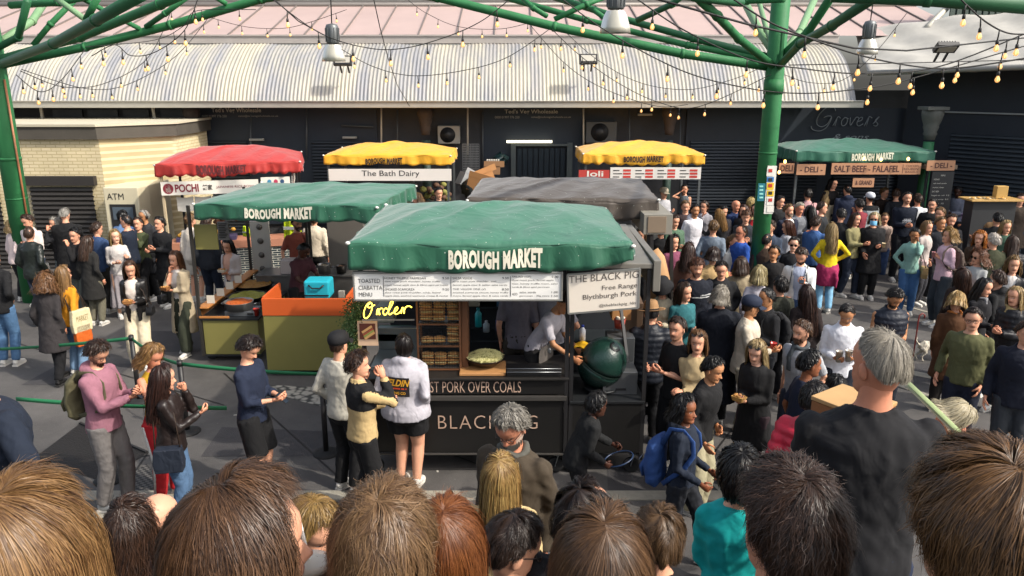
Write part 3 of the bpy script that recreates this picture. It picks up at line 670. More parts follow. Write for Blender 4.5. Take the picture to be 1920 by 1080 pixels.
# ================================================================ PEOPLE: generators
SKIN = attr_mat('skin', .48, .35)
TONES = {'fair': 'cd977a', 'pale': 'd6a58a', 'tan': 'ad7a55', 'brown': '7f4e34', 'dark': '43281d', 'red': 'bf8064'}
def lerp_tab(tab, x):
    return np.interp(x, [t[0] for t in tab], [t[1] for t in tab])
ZP = [-.118,-.112,-.10,-.088,-.072,-.058,-.045,-.034,-.02,0,.018,.03,.05,.075,.095,.108,.115]
YF = [.045,.066,.079,.079,.074,.081,.081,.076,.076,.074,.083,.085,.084,.073,.055,.032,.0]
YB = [-.03,-.035,-.042,-.05,-.062,-.07,-.076,-.082,-.090,-.097,-.101,-.102,-.101,-.090,-.068,-.042,.0]
XW = [.018,.030,.042,.050,.057,.061,.064,.0665,.070,.0735,.0745,.075,.0745,.066,.05,.032,.0]
_HC = {}
def head_geo(hi, fem):
    """the head: stacked profile rows with modelled nose, sockets, lips, brow; (verts, faces, region colours keys)"""
    if (hi, fem) in _HC: return _HC[(hi, fem)]
    nr, nc = (52, 64) if hi else (26, 32)
    zs = np.concatenate([np.linspace(-.118, .10, nr-6), [.104,.108,.111,.1135,.1148,.115]])
    th = np.linspace(0, 2*PI, nc, endpoint=False) - PI/2
    # denser in front
    th = PI/2 + (th+0) ; u = np.linspace(-1, 1, nc, endpoint=False); ang = PI/2 + PI*(u*.72 + .28*u**3)
    Z, A = np.meshgrid(zs, ang, indexing='ij')
    yf = np.interp(Z, ZP, YF); yb = np.interp(Z, ZP, YB); xw = np.interp(Z, ZP, XW)*(.95 if fem else 1.)
    yc = (yf+yb)/2; hy = (yf-yb)/2
    # superellipse
    ca, sa = np.cos(A), np.sin(A); e = .86
    X = xw*np.sign(ca)*np.abs(ca)**e; Y = yc + hy*np.sign(sa)*np.abs(sa)**.92
    f = np.clip((Y-.02)/.05, 0, 1)
    g = lambda x0, z0, sx, sz: np.exp(-((X-x0)/sx)**2 - ((Z-z0)/sz)**2)
    nose = np.where(Z > -.036, np.clip((.012-Z)/.048, 0, 1), np.clip((Z+.047)/.011, 0, 1))
    Y += f*nose*.027*np.exp(-(X/(.0085+.007*np.clip(-Z/.036,0,1)))**2)
    for s in (-1, 1):
        Y -= f*.0065*g(s*.031, .0, .017, .012)
        Y += f*.0035*g(s*.031, -.001, .011, .0075)
        Y += f*.0018*g(s*.030, .021, .018, .006)*(.5 if fem else 1)
        Y += f*.004*g(s*.043, -.028, .018, .016)
        Y += f*.008*g(s*.0125, -.036, .006, .006)
    Y += f*.0055*g(0, -.0545, .021, .0042)+f*.0055*g(0, -.0655, .018, .0045) - f*.004*g(0, -.060, .022, .0022)
    Y -= f*.003*g(0, -.077, .016, .006)
    V = np.stack([X, Y, Z], -1).reshape(-1, 3)
    F = []
    for i in range(nr-1):
        for j in range(nc):
            a = i*nc+j; b = i*nc+(j+1) % nc; F.append((a, b, b+nc, a+nc))
    F.append(tuple(range(nc))[::-1])
    # ears
    mb = MB()
    for s in (-1, 1):
        Mx = Matrix.Rotation(s*-.35, 3, 'Z') @ Matrix.Rotation(-.12, 3, 'X')
        mb.ell((s*.077, -.012, -.008), .008, .017, .031, 8, 8, Mx)
        mb.ell((s*.072, -.004, -.014), .012, .012, .018, 6, 6, Mx)
    n0 = len(V); V = np.concatenate([V, np.array([tuple(v) for v in mb.v])]); F = F + [tuple(n0+i for i in f) for f in mb.f]
    _HC[(hi, fem)] = (V, F); return V, F
def head_cols(V, tone, browc, lips, stub, age):
    c = np.tile(np.array(srgb(TONES.get(tone, tone))), (len(V), 1)); X, Y, Z = V.T; fr = Y > .045
    def mixin(w, col): 
        nonlocal c
        w = np.clip(w, 0, 1)[:, None]; c = c*(1-w)+np.array(col)*w
    sk = np.array(srgb(TONES.get(tone, tone)))
    for s in (-1, 1):
        mixin(.35*np.exp(-((X-s*.045)/.018)**2-((Z+.03)/.016)**2)*fr, sk*np.array([1.1,.72,.66]))
        mixin(.22*fr*np.exp(-((X-s*.031)/.017)**2-((Z-.002)/.010)**2), sk*np.array([.72,.6,.55]))
        mixin(.95*fr*(((X-s*.031)/.013)**2+((Z)/.0048)**2 < 1), (.33,.29,.27))
        mixin(1.*fr*(((X-s*.031)/.0058)**2+((Z-.0005)/.0055)**2 < 1), (.02,.014,.01))
        mixin(.5*fr*(((X-s*.031)/.0145)**2+((Z-.0055)/.002)**2 < 1), (.03,.02,.015))
        mixin(.6*fr*(np.abs(X-s*.031) < .018)*np.exp(-((Z-.0185-.0015*np.cos((X-s*.031)*90))/.0036)**2), srgb(browc))
    mixin(.3*fr*np.exp(-(X/.014)**2-((Z+.034)/.01)**2), sk*np.array([1.1,.75,.7]))
    mixin(.85*fr*np.exp(-(X/.021)**4-((Z+.060)/.0085)**4), srgb(lips))
    mixin(.8*fr*np.exp(-(X/.021)**4-((Z+.060)/.0016)**2), (.05,.015,.012))
    if stub > 0:
        w = (Z < -.042)*(Y > -.02)*np.clip((-.042-Z)/.012, 0, 1)*(1-np.exp(-(X/.022)**4-((Z+.060)/.010)**4))
        w = np.maximum(w, (np.abs(X) > .05)*(Z < .0)*(Y > .0)*np.clip(-Z/.03, 0, 1))
        w = np.maximum(w, np.exp(-(X/.026)**4-((Z+.049)/.005)**2)*fr)
        w *= (Z > -.125)
        mixin(stub*w, srgb(browc))
    return c
def hairpath(az, s, st):
    """az: 0 front, pi back. s 0..1 from the crown outwards. numpy arrays -> xyz (head-local)"""
    a, b, c = st.get('rad', (.0815, .104, .122)); tilt = st.get('tilt', .30)
    kind = st['kind']; L = st.get('len', .3)
    ca = np.cos(az)
    front = np.clip((ca-.35)/.3, 0, 1); side = np.clip(1-np.abs(ca-.1)/.5, 0, 1)
    thf = st.get('front', .80); ths = st.get('side', 1.52); thb = st.get('back', 2.15)
    th_end = np.where(ca > 0, ths+(thf-ths)*np.clip(ca/.75, 0, 1)**1.3, ths+(thb-ths)*np.clip(-ca/.7, 0, 1))
    hang = np.zeros_like(az)
    if kind in ('long', 'bob'):
        m = np.clip((.48-ca)/.22, 0, 1); hang = m*L
        th_end = th_end*(1-m)+1.62*m
    arc = th_end*.10; tot = arc+hang; d = s*tot
    th = np.minimum(d/.10, th_end); ex = np.maximum(d-arc, 0)
    dx, dy, dz = np.sin(th)*np.sin(az), np.sin(th)*np.cos(az), np.cos(th)
    tl = tilt*np.cos(np.minimum(th, PI/2))
    y2 = dy*np.cos(tl)-dz*np.sin(tl); z2 = dy*np.sin(tl)+dz*np.cos(tl)
    x, y, z = dx*a, y2*b-.006, z2*c
    y = y+st.get('part', .022 if kind in ('long', 'bob') else .008)*np.cos(az)*np.exp(-th*2.6); x = x+st.get('pside', 0.)*np.exp(-th*2.6)
    k = ex/max(L, .01)
    z = z-ex; x = x*(1+st.get('flare', .15)*k-.25*k*k*st.get('taper', .3)); y = y-(.02+.03*st.get('flare', .15))*np.sin(k*PI*.6)*np.where(ca < 0, 1, .3)
    y = np.where(ca < .2, y, y+0*k)
    return np.stack([x, y, z], -1), np.stack([dx/a, y2/b, np.where(ex > 0, 0, z2)/c], -1)
def make_hair(st, n, w, seed, shell=True, npt=8, fine=False):
    """shell + locks, head-local, one mesh"""
    rg = np.random.default_rng(seed); V = []; F = []; kind = st['kind']
    messy = st.get('messy', .012); curl = st.get('curl', 0.); th0 = st.get('thick', .012)
    if shell:
        nu, nv = 44, 18
        az = np.linspace(0, 2*PI, nu, endpoint=False); s = np.linspace(0.02, .97, nv)
        S, A = np.meshgrid(s, az, indexing='ij'); P, Nn = hairpath(A, S, st)
        Nn /= np.linalg.norm(Nn, axis=-1, keepdims=True)+1e-9
        bump = (np.sin(A*9+S*3)+np.sin(A*17+S*11+1))*.5
        off = th0*(.45+.12*bump)*np.clip(1.15-S**6, 0, 1)*(.95 if fine else 1.)
        P = P+Nn*off[..., None]; V.append(P.reshape(-1, 3))
        for i in range(nv-1):
            for j in range(nu):
                a_ = i*nu+j; b_ = i*nu+(j+1) % nu; F.append((a_, b_, b_+nu, a_+nu))
        F.append(tuple(range(nu))[::-1])
    n0 = 0 if not V else len(V[0])
    az = rg.uniform(0, 2*PI, n)
    if kind in ('long', 'bob'): az = np.where(rg.random(n) < .5, az, PI+rg.normal(0, 1.0, n))
    s0 = np.where(rg.random(n) < .4, rg.uniform(0, .06, n), rg.uniform(0, .72, n)**1.3); 
    if kind in ('short', 'curly'): s0 = rg.uniform(0, .9, n)**.8
    ln = rg.uniform(.25, .6, n) if kind in ('short', 'curly') else rg.uniform(.55, 1., n)
    ln *= st.get('lock', 1.)
    s1 = np.minimum(s0+ln, 1.+st.get('over', .03)*rg.random(n))
    t = np.linspace(0, 1, npt)[None, :]
    conv = 0.
    if fine:     # hair falls in locks: strands of a lock share root, sweep and lift, and draw together at the tip
        nc = max(60, n//55); cid = rg.integers(0, nc, n); ac = az[:nc].copy(); spread = rg.normal(0, .085, n)*(1+1.2*(np.abs(np.cos(ac[cid])) > 2))
        az = ac[cid]+spread; c0 = s0[:nc][cid]; s0 = np.clip(c0+rg.normal(0, .05, n), 0, .9); s1 = np.minimum(s0+np.clip(ln[:nc][cid]+rg.normal(0, .05, n), .15, 1), 1.+st.get('over', .03)*rg.random(n))
        conv = spread
    S = s0[:, None]+(s1-s0)[:, None]*t
    swirl = st.get('swirl', .14 if kind in ('long','bob') else .35)*rg.normal(0, 1, n)+st.get('comb', 0.)
    if fine: swirl = swirl[:nc][cid]*1.3+rg.normal(0, .03, n)+st.get('comb', 0.)*0; conv = (conv*.62)[:, None]*t**1.3
    Az = az[:, None]-conv+swirl[:, None]*t*np.clip(1-S, .15, 1)+messy*3*np.sin(t*7+rg.uniform(0, 6, n)[:, None])
    P, Nn = hairpath(Az, np.clip(S, 0, 1.05), st)
    Nn /= np.linalg.norm(Nn, axis=-1, keepdims=True)+1e-9
    lift = th0*((.62+.55*rg.random(nc)[cid]+.12*rg.random(n)) if fine else (.5+.6*rg.random(n)))[:, None]*(.55+.45*np.sin(np.clip(t*1.2, 0, 1)*PI))
    lift = lift+messy*np.abs(rg.normal(0, 1, n))[:, None]*t**1.5
    fly = (rg.random(n) < .025)[:, None]*rg.uniform(.004, .022, n)[:, None]*t**1.2*(kind != 'x')
    cl_ = .006*np.sin(az*13+1.7*np.sin(az*5))[:, None]*np.clip(S, 0, 1) if n > 2000 else 0
    P = P+Nn*(lift+fly+cl_*min(1, th0/.015))[..., None]
    T = np.gradient(P, axis=1); T /= np.linalg.norm(T, axis=-1, keepdims=True)+1e-9
    B = np.cross(T, Nn); B /= np.linalg.norm(B, axis=-1, keepdims=True)+1e-9
    wav = st.get('wave', .0)
    if wav > 0:
        ph = rg.uniform(0, 6, n)[:, None]; fq = st.get('wfreq', 26.)
        dist = np.cumsum(np.linalg.norm(np.gradient(P, axis=1), axis=-1), axis=1)
        P = P+B*(wav*np.sin(dist*fq+ph))[..., None]+Nn*(wav*.6*np.cos(dist*fq+ph))[..., None]
    P = P+rg.normal(0, messy*.22, P.shape)*t[..., None]
    wid = w*rg.uniform(.5, 1.3, n)[:, None]*(np.sin(np.clip(t*.92+.08, 0, 1)*PI)**.45)*np.ones_like(t)
    wid = np.maximum(wid, w*.12)
    tw = rg.normal(0, .18 if fine else .35, n)[:, None, None]
    Bw = B*np.cos(tw)+Nn*np.sin(tw)
    A_ = P-Bw*wid[..., None]/2; C_ = P+Bw*wid[..., None]/2
    W = np.stack([A_, C_], 2).reshape(n, npt*2, 3); V.append(W.reshape(-1, 3))
    base = n0+np.arange(n)[:, None]*npt*2+np.arange(npt-1)[None, :]*2
    q = np.stack([base, base+1, base+3, base+2], -1).reshape(-1, 4)
    return np.concatenate(V), F, q
def mesh_np(name, V, F, Q=None, mats=(), cols=None, smooth=True, midx=None):
    me = bpy.data.meshes.new(name)
    if Q is not None and len(Q):
        fl = [i for f in F for i in f]; ls = []; k = 0
        for f in F: ls.append(k); k += len(f)
        li = np.concatenate([np.array(fl, dtype=np.int32), Q.reshape(-1).astype(np.int32)])
        st_ = np.concatenate([np.array(ls, dtype=np.int32), k+4*np.arange(len(Q), dtype=np.int32)])
        me.vertices.add(len(V)); me.vertices.foreach_set("co", np.asarray(V, dtype=np.float32).reshape(-1))
        me.loops.add(len(li)); me.loops.foreach_set("vertex_index", li)
        me.polygons.add(len(st_)); me.polygons.foreach_set("loop_start", st_)
        me.update(calc_edges=True); me.validate()
    else: me.from_pydata(np.asarray(V).tolist(), [], [tuple(f) for f in F])
    for m in mats: me.materials.append(m)
    me.polygons.foreach_set("use_smooth", np.full(len(me.polygons), smooth))
    if midx is not None: me.polygons.foreach_set("material_index", midx)
    if cols is not None:
        ca = me.color_attributes.new("col", 'FLOAT_COLOR', 'POINT')
        ca.data.foreach_set("color", np.concatenate([cols, np.ones((len(cols), 1))], 1).astype(np.float32).reshape(-1))
    me.update(); return me
TSC = bpy.data.scenes.new("scratch"); TVL = TSC.view_layers[0]
def remesh(mb, vox, sm=3):
    """fuse overlapping closed pieces into one continuous surface; returns numpy verts, faces"""
    me = bpy.data.meshes.new("tmp"); me.from_pydata([tuple(v) for v in mb.v], [], mb.f)
    o = bpy.data.objects.new("tmp", me); TSC.collection.objects.link(o)
    m = o.modifiers.new("r", 'REMESH'); m.mode = 'VOXEL'; m.voxel_size = vox
    s = o.modifiers.new("s", 'SMOOTH'); s.iterations = sm; s.factor = .5
    TVL.update(); dg = TVL.depsgraph; ev = o.evaluated_get(dg); em = ev.to_mesh()
    V = np.empty(len(em.vertices)*3, dtype=np.float32); em.vertices.foreach_get("co", V); V = V.reshape(-1, 3)
    nl = len(em.loops); li = np.empty(nl, dtype=np.int32); em.loops.foreach_get("vertex_index", li)
    if nl == 4*len(em.polygons): Q = li.reshape(-1, 4)
    else: Q = np.array([list(p.vertices)+[p.vertices[-1]]*(4-len(p.vertices)) if len(p.vertices) < 4 else list(p.vertices)[:4] for p in em.polygons])
    NN = np.empty(len(em.vertices)*3, dtype=np.float32); em.vertices.foreach_get("normal", NN); NN = NN.reshape(-1, 3)
    ev.to_mesh_clear(); bpy.data.objects.remove(o); bpy.data.meshes.remove(me)
    return V, Q, NN
def folds(V, NN, amp, seed):
    rg = np.random.default_rng(seed); d = np.zeros(len(V))
    for k in range(7):
        dirn = rg.normal(0, 1, 3)*np.array([1, 1, .75]); dirn /= np.linalg.norm(dirn); fr_ = rg.uniform(16, 48)
        ph = V@dirn*fr_+rg.uniform(0, 6)+2.2*np.sin(V@rg.normal(0, 8, 3)+rg.uniform(0, 6))+.9*np.sin(V@rg.normal(0, 22, 3))
        d += (1-np.abs(np.sin(ph))*2)*rg.uniform(.4, 1)/(1+k*.35)
    return V+NN*(amp*d/2.4)[:, None]
# --------- arms
ARMS = {'down': ((.05,.03,-.50),(.25,-1,-.1)), 'relax': ((.03,.14,-.46),(.25,-1,-.1)), 'phone': ((-.13,.31,-.16),(.35,-.2,-1)), 'phonelow': ((-.12,.28,-.27),(.35,-.3,-1)),
 'mouth': ((-.13,.18,.09),(.25,.2,-1)), 'head': ((-.05,.14,.18),(.7,.5,-.4)), 'pocket': ((.0,.07,-.42),(.45,-1,0)), 'reach': ((-.02,.46,-.10),(.3,0,-1)),
 'lowreach': ((.0,.40,-.30),(.5,-.3,-1)), 'hip': ((.0,.06,-.38),(1,-.3,0)), 'cross': ((-.27,.20,-.24),(.7,0,-1)), 'hold': ((-.10,.27,-.23),(.3,-.5,-1)),
 'side': ((.42,.12,.02),(.3,-.3,-1)), 'neck': ((-.08,.20,.11),(.3,.5,-1)), 'up': ((.05,.12,.42),(1,0,0)), 'strap': ((-.08,.17,-.10),(.7,-.2,-1)), 'far': ((.30,.38,.02),(.3,0,-1)),
 'back': ((-.05,-.14,-.42),(.8,-.6,0)), 'swing': ((.08,-.18,-.46),(.5,-1,0)), 'fwdlow': ((.0,.22,-.40),(.2,-1,-.2))}
def ik(a, b, l1, l2, hint):
    a = Vector(a); b = Vector(b); d = b-a; D = d.length; mx = (l1+l2)*.985
    if D > mx: b = a+d*(mx/D); d = b-a; D = mx
    x = (l1*l1-l2*l2+D*D)/(2*D); h = math.sqrt(max(l1*l1-x*x, 0)); u = d.normalized(); hn = Vector(hint)
    hn = (hn-u*hn.dot(u)); hn.normalize()
    return a+u*x+hn*h, b
def hand(mb, wr, dirn, palm, side, grip=.5, k=1.):
    """five separate bent fingers on a palm"""
    d = Vector(dirn).normalized(); pn = Vector(palm); pn = (pn-d*pn.dot(d)).normalized(); ac = d.cross(pn).normalized()*side
    wr = Vector(wr)
    mb.tube([wr-d*.02*k, wr+d*.02*k, wr+d*.055*k, wr+d*.088*k], [(.024*k,.018*k),(.032*k,.016*k),(.040*k,.015*k),(.036*k,.011*k)], 8, up=pn)
    for i, (o, l) in enumerate(((-.029,.062),(-.010,.074),(.010,.070),(.028,.055))):
        p = wr+d*.083*k+ac*o*k; c = grip*(.9+.1*i); P = [p]; a = 0
        for q in (.42,.33,.25):
            a += c*.95; P.append(P[-1]+(d*math.cos(a)+pn*math.sin(a))*l*q*k)
        mb.tube(P, [.0092*k,.0086*k,.0078*k,.0062*k], 6, up=ac)
    p = wr+d*.022*k-ac*.030*k
    mb.tube([p, p+(d*.7-ac*.6+pn*.35).normalized()*.036*k, p+(d*.8-ac*.35+pn*.5).normalized()*.066*k, p+(d*.95-ac*.1+pn*.65).normalized()*.088*k], [.0135*k,.0105*k,.0095*k,.007*k], 6)
def bodyM(spec):
    """rotation (bend of the spine) as function of z"""
    lean = spec.get('lean', 0.)
    def f(p):
        p = Vector(p); k = spec['k']; z0 = .92*k
        if p.z > z0:
            a = lean*min(1, (p.z-z0)/(.30*k)); q = p-Vector((0,0,z0)); q = Matrix.Rotation(-a, 3, 'X') @ q; return q+Vector((0,0,z0))
        return p
    return f
HT = {}
def person(px, py, h=1.72, face=0, label='', top=('sweat','333333'), bot=('trousers','26262a'), hair=('short','241a14','5a4230'),
           skin='fair', arms=('down','down'), fem=0, d=None, zf=None, lean=0., pitch=None, yaw=0., tilt=0., beard=0., shoe='c9c6bf', under=None,
           stride=0., extra=(), hi=None, n=None, group=None, bulk=1., brow=None, hand_grip=.45, lips=None, seed=None, pz=None, vox=None, nofeet=False, hscale=1., terr=False):
    """stands a person whose crown shows at (px, py); h is their height. face: 0 towards the camera, 90 to the right, 180 away"""
    seed = seed if seed is not None else int(px*7+py*13) % 99991
    h0_ = h
    if not terr: h *= 1.075
    if d is not None:
        p = on_d(px, py, d); loc = Vector((p.x, p.y, p.z-h))
    elif pz is not None:
        p = on_z(px, py, h+pz); loc = Vector((p.x, p.y, pz))
    else:
        p = on_z(px, py, h); loc = Vector((p.x, p.y, 0))
    dist = (Vector((0,0,CAMZ))-loc-Vector((0,0,h))).length
    if hi is None: hi = dist < 9
    vox = vox or (.013 if dist < 8 else .018 if dist < 12.5 else .023)
    k = h/1.75
    spec = {'k': k, 'lean': lean}; B = lambda p: bodyM({'k': k, 'lean': lean})(p)
    bw = (.93 if fem else 1.)*bulk; sh = (.160 if fem else .185)*k*(.5+.5*bulk)
    waist, hip, chest = (.122,.168,.150) if fem else (.148,.158,.170)
    # shift for head position: bring the crown where it was asked
    pitch = pitch if pitch is not None else 0.
    fwd = lean*.55*k
    if d is None:
        off = Vector((0, fwd*1.0+.0, 0)); off = Matrix.Rotation(PI+R(face), 3, 'Z') @ off; loc -= off
        # keep crown height: lean lowers the head
        drop = (1-math.cos(lean))*.75*k
    loc = Vector(loc)
    # root = the body itself
    hips = [Vector((s*.092*k, 0, .91*k)) for s in (-1, 1)]
    st = stride*k
    ank = [Vector((-(.095+.0)*k, st*.5, .085*k)), Vector(((.095)*k, -st*.5, .085*k))]
    if spec.get('x'): pass
    knees = []
    for s in (0, 1):
        kn, a2 = ik(hips[s], ank[s], .425*k, .415*k, (0, 1, .0)); knees.append(kn); ank[s] = a2
    shl = [B((s*sh*.95, 0, 1.405*k)) for s in (-1, 1)]
    elb = []; wri = []; jr = random.Random(seed)
    if dist > 9 and yaw == 0: yaw = jr.uniform(-24, 24); tilt = jr.uniform(-7, 7); pitch = (pitch or 0)+jr.uniform(-.06, .2); lean = lean+jr.uniform(0, .07)
    if dist > 9 and bulk == 1.: bulk = jr.uniform(.93, 1.12)
    rotl = Matrix.Rotation(-lean*.6, 3, 'X')
    for s in (0, 1):
        tg, hn = ARMS[arms[s]] if isinstance(arms[s], str) else arms[s]
        sg = -1 if s == 0 else 1
        if not terr and dist > 9: tg = tuple(x+jr.uniform(-.045, .045) for x in tg)
        e, w_ = ik(shl[s], shl[s]+rotl @ Vector((sg*tg[0]*k, tg[1]*k, tg[2]*k)), .285*k, .255*k, (sg*hn[0], hn[1], hn[2])); elb.append(e); wri.append(w_)
    TS = [(.80,.10,.085,.0),(.86,.150 if not fem else .158,.108,-.005),(.93,hip,.118,-.008),(1.02,(hip+waist)/2,.105,.0),(1.12,waist,.098,.004),(1.22,chest*.93,.108,.006),(1.32,chest,.116,.006),(1.38,chest*1.02,.108,0),(1.43,chest*.90,.090,-.004),(1.465,chest*.60,.072,-.008),(1.485,.075,.062,-.008),(1.50,.060,.056,-.006)]
    def torso(mb, infl, z0=.80, z1=1.50, n=20, sec=None):
        P = []; Rr = []
        for (z, a, b, y) in (sec or TS):
            if z < z0 or z > z1: continue
            P.append(B((0, y*k, z*k))); Rr.append((a*k*bw+infl, b*k*bulk+infl))
        mb.tube(P, Rr, n, up=(0, 1, 0))
        if fem and z1 > 1.3:
            for s in (-1, 1): mb.ell(B((s*.065*k, .085*k, 1.27*k)), .058*k+infl*.6, .05*k+infl*.5, .056*k+infl*.5, 10, 8)
    def arm_t(mb, s, infl, upto=1., cuff=None):
        a, e, w_ = shl[s], elb[s], wri[s]; m = B((0, 0, 1.38*k))
        c = a.lerp(m, .35)
        P = [c, a, a.lerp(e, .5), e, e.lerp(w_, .5), w_]; r = [.046*k+infl*.7, .050*k+infl*.85, .045*k+infl*.9, .039*k+infl, .035*k+infl, .024*k+infl]
        r = [x*(.88 if fem else 1.)*(.7+.3*bulk) for x in r]
        tot = 3
        if upto < 1.:
            t = upto*2
            if t <= 1: P = [c, a, a.lerp(e, t)]; r = r[:2]+[r[1]+(r[3]-r[1])*t+.004]
            else: P = [c, a, a.lerp(e, .5), e, e.lerp(w_, t-1)]; r = r[:4]+[r[4]+.002]
        # soften the elbow
        mb.tube(P, r, 12); mb.ell(e, r[3 if len(r) > 3 else -1]*1.0, r[3 if len(r) > 3 else -1]*1.0, r[3 if len(r) > 3 else -1]*1.0, 8, 6) if len(r) > 3 else None
        mb.ell(a, r[1]*1.0, r[1]*1.0, r[1]*1.05, 10, 8)
    def leg_t(mb, s, infl, upto=1., wide=0.):
        a, e, w_ = hips[s], knees[s], ank[s]
        P = [a+Vector((0,0,.02*k)), a.lerp(e, .35), e, e.lerp(w_, .3), w_]; r = [(.092+infl)*k, (.082+infl)*k, (.058+infl+wide*.5)*k, (.056+infl+wide*.8)*k, (.038+infl*1.1+wide)*k]
        r = [x*(.5+.5*bulk) for x in r]
        if upto < 1:
            t = upto*2
            if t <= 1: P = P[:1]+[a.lerp(e, t*.5), a.lerp(e, t)]; r = [r[0], r[1]+.004, r[1]*.5+r[2]*.5+.016]
            else: P = P[:3]+[e.lerp(w_, t-1)]; r = r[:4]
        mb.tube(P, r, 14, up=(0, 1, 0))
    # ---- body mesh: one continuous fused surface, with the modelled head and hands joined on
    fb = MB(); torso(fb, -.004)
    for s in (0, 1): arm_t(fb, s, -.003); leg_t(fb, s, -.003)
    for s in (0, 1): fb.tube([ank[s]+Vector((0,-.03*k,-.03*k)), ank[s]+Vector((0,.06*k,-.045*k)), ank[s]+Vector((0,.14*k,-.065*k))], [.036*k,.036*k,.022*k], 8)
    hc0 = B((0, -.012*k, 1.50*k)); 
    NK = Matrix.Rotation(-(lean+pitch*.4), 3, 'X')
    nb = hc0; hcn = nb+NK @ Vector((0, .012*k, .145*k))
    fb.tube([nb-NK@Vector((0,0,.05*k)), nb+NK@Vector((0,.0,.04*k)), hcn+NK@Vector((0,-.012,-.02))], [.062*k*bw, .053*k*(.85 if fem else 1.), .052*k*(.88 if fem else 1.)], 14)
    V, Q, NN = remesh(fb, max(vox, .015), 2)
    HR = Matrix.Rotation(-(lean*.35+pitch), 3, 'X')
    HR = Matrix.Rotation(-R(yaw), 3, 'Z') @ HR @ Matrix.Rotation(R(tilt), 3, 'Y')
    hk = (h0_*.04+1.68)/1.75*hscale*(1. if terr else 1.12)      # heads vary less than heights
    HV, HF = head_geo(hi, bool(fem))
    Hn = np.array(HR); hc = np.array(hcn)
    hv = (HV*hk)@Hn.T+hc
    hk_ = hair[0]; hV = None
    if hk_ != 'bald':
        HS = {'short': dict(kind='short', thick=.020, messy=.008, front=.86, side=1.36, back=1.98), 'buzz': dict(kind='short', thick=.006, messy=.002, front=.80, side=1.5, back=2.1, lock=.5),
              'tousled': dict(kind='short', thick=.026, messy=.018, front=.92, side=1.45, back=2.05, swirl=.8), 'curly': dict(kind='curly', thick=.030, messy=.022, front=.95, side=1.5, back=2.05, wave=.008, wfreq=120.),
              'long': dict(kind='long', len=.30, thick=.018, messy=.008, flare=.12, wave=.004, front=.86), 'longwavy': dict(kind='long', len=.33, thick=.024, messy=.016, flare=.35, wave=.012, wfreq=45., front=.88),
              'verylong': dict(kind='long', len=.42, thick=.020, messy=.010, flare=.2, wave=.006, front=.86), 'bob': dict(kind='bob', len=.12, thick=.024, messy=.010, flare=.5, wave=.003, front=.9),
              'curlylong': dict(kind='long', len=.22, thick=.035, messy=.03, flare=.9, wave=.02, wfreq=70., front=.9), 'bun': dict(kind='short', thick=.012, messy=.004, front=.86, side=1.5, back=2.1, lock=1.6, swirl=.1),
              'pony': dict(kind='short', thick=.014, messy=.004, front=.86, side=1.5, back=2.1, lock=1.6, swirl=.1), 'fringe': dict(kind='short', thick=.026, messy=.014, front=1.12, side=1.5, back=2.05, swirl=.5),
              'recede': dict(kind='short', thick=.012, messy=.006, front=.45, side=1.45, back=2.05)}[hk_]
        HS = dict(HS)
        hatted = any(isinstance(e, tuple) and e[0] in ('cap','fedora','bucket') for e in extra)
        if hatted: HS.update(thick=.003, messy=.002, rad=(.0795,.101,.116)) if HS['kind'] == 'short' else HS.update(thick=.008, messy=.004, rad=(.080,.102,.114))
        if len(hair) > 3: HS.update(hair[3])
        nn_ = n or (260 if dist > 12 else 650 if dist > 7 else 1500)
        wd = .011 if dist > 12 else .007 if dist > 7 else .0045
        if n and n > 3000: wd = .0011; nn_ = int(n*1.7)
        if 'w' in HS: wd = HS['w']
        hV, hF, hQ = make_hair(HS, nn_, wd, seed, True, 10 if (n and n > 3000) else 8, bool(n and n > 3000))
    # stand the figure so that the top of the head shows where it was seen
    RW0 = np.array(Matrix.Rotation(PI+R(face), 3, 'Z')); ht = {'bald': 0., 'buzz': .004, 'curly': .03, 'curlylong': .03, 'tousled': .022}.get(hair[0], .014)
    if len(hair) > 3 and 'thick' in hair[3]: ht = hair[3]['thick']*.9
    if any(isinstance(e, tuple) and e[0] in ('cap','fedora','bucket') for e in extra): ht = .03
    cap_ = any(isinstance(e, tuple) and e[0] in ('cap','fedora','bucket') for e in extra)
    src_ = HV*(1+ht/.1) if (hV is None or cap_) else np.concatenate([HV, hV[::3]])
    hw = ((src_*hk)@Hn.T+hc)@RW0.T; top_ = src_[:,2] > .0
    for _ in range(3):
        q = hw+np.array(loc)-np.array((0,0,CAMZ)); zc_ = q[:,1]*cP-q[:,2]*sP; pxs = 960+FPX*q[:,0]/zc_; pys = 540-FPX*(q[:,1]*sP+q[:,2]*cP)/zc_
        t_ = np.argsort(pys)[int(len(pys)*.004)+1]; cx_ = (np.percentile(pxs[top_], 1)+np.percentile(pxs[top_], 99))/2; dpx, dpy = px-cx_, py-pys[t_]; dd_ = zc_[t_]
        if d is not None: loc += Vector((dpx*dd_/FPX, -dpy*dd_/FPX*sP, -dpy*dd_/FPX*cP)) 
        else:
            zt_ = q[t_,2]+CAMZ; a_ = on_z(px, pys[t_], zt_); b_2 = on_z(px, py, zt_); loc += Vector((dpx*dd_/FPX, b_2.y-a_.y, 0))
    tone = srgb(TONES.get(skin, skin))
    cols_b = np.tile(np.array(tone), (len(V), 1))
    brow = brow or hair[1]; lips = lips or ('a8574e' if fem else ('9a5a4c' if skin not in ('dark','brown') else '5c342c'))
    cols_h = head_cols(HV, skin, brow, lips, beard*.75, 0)
    hm = MB()
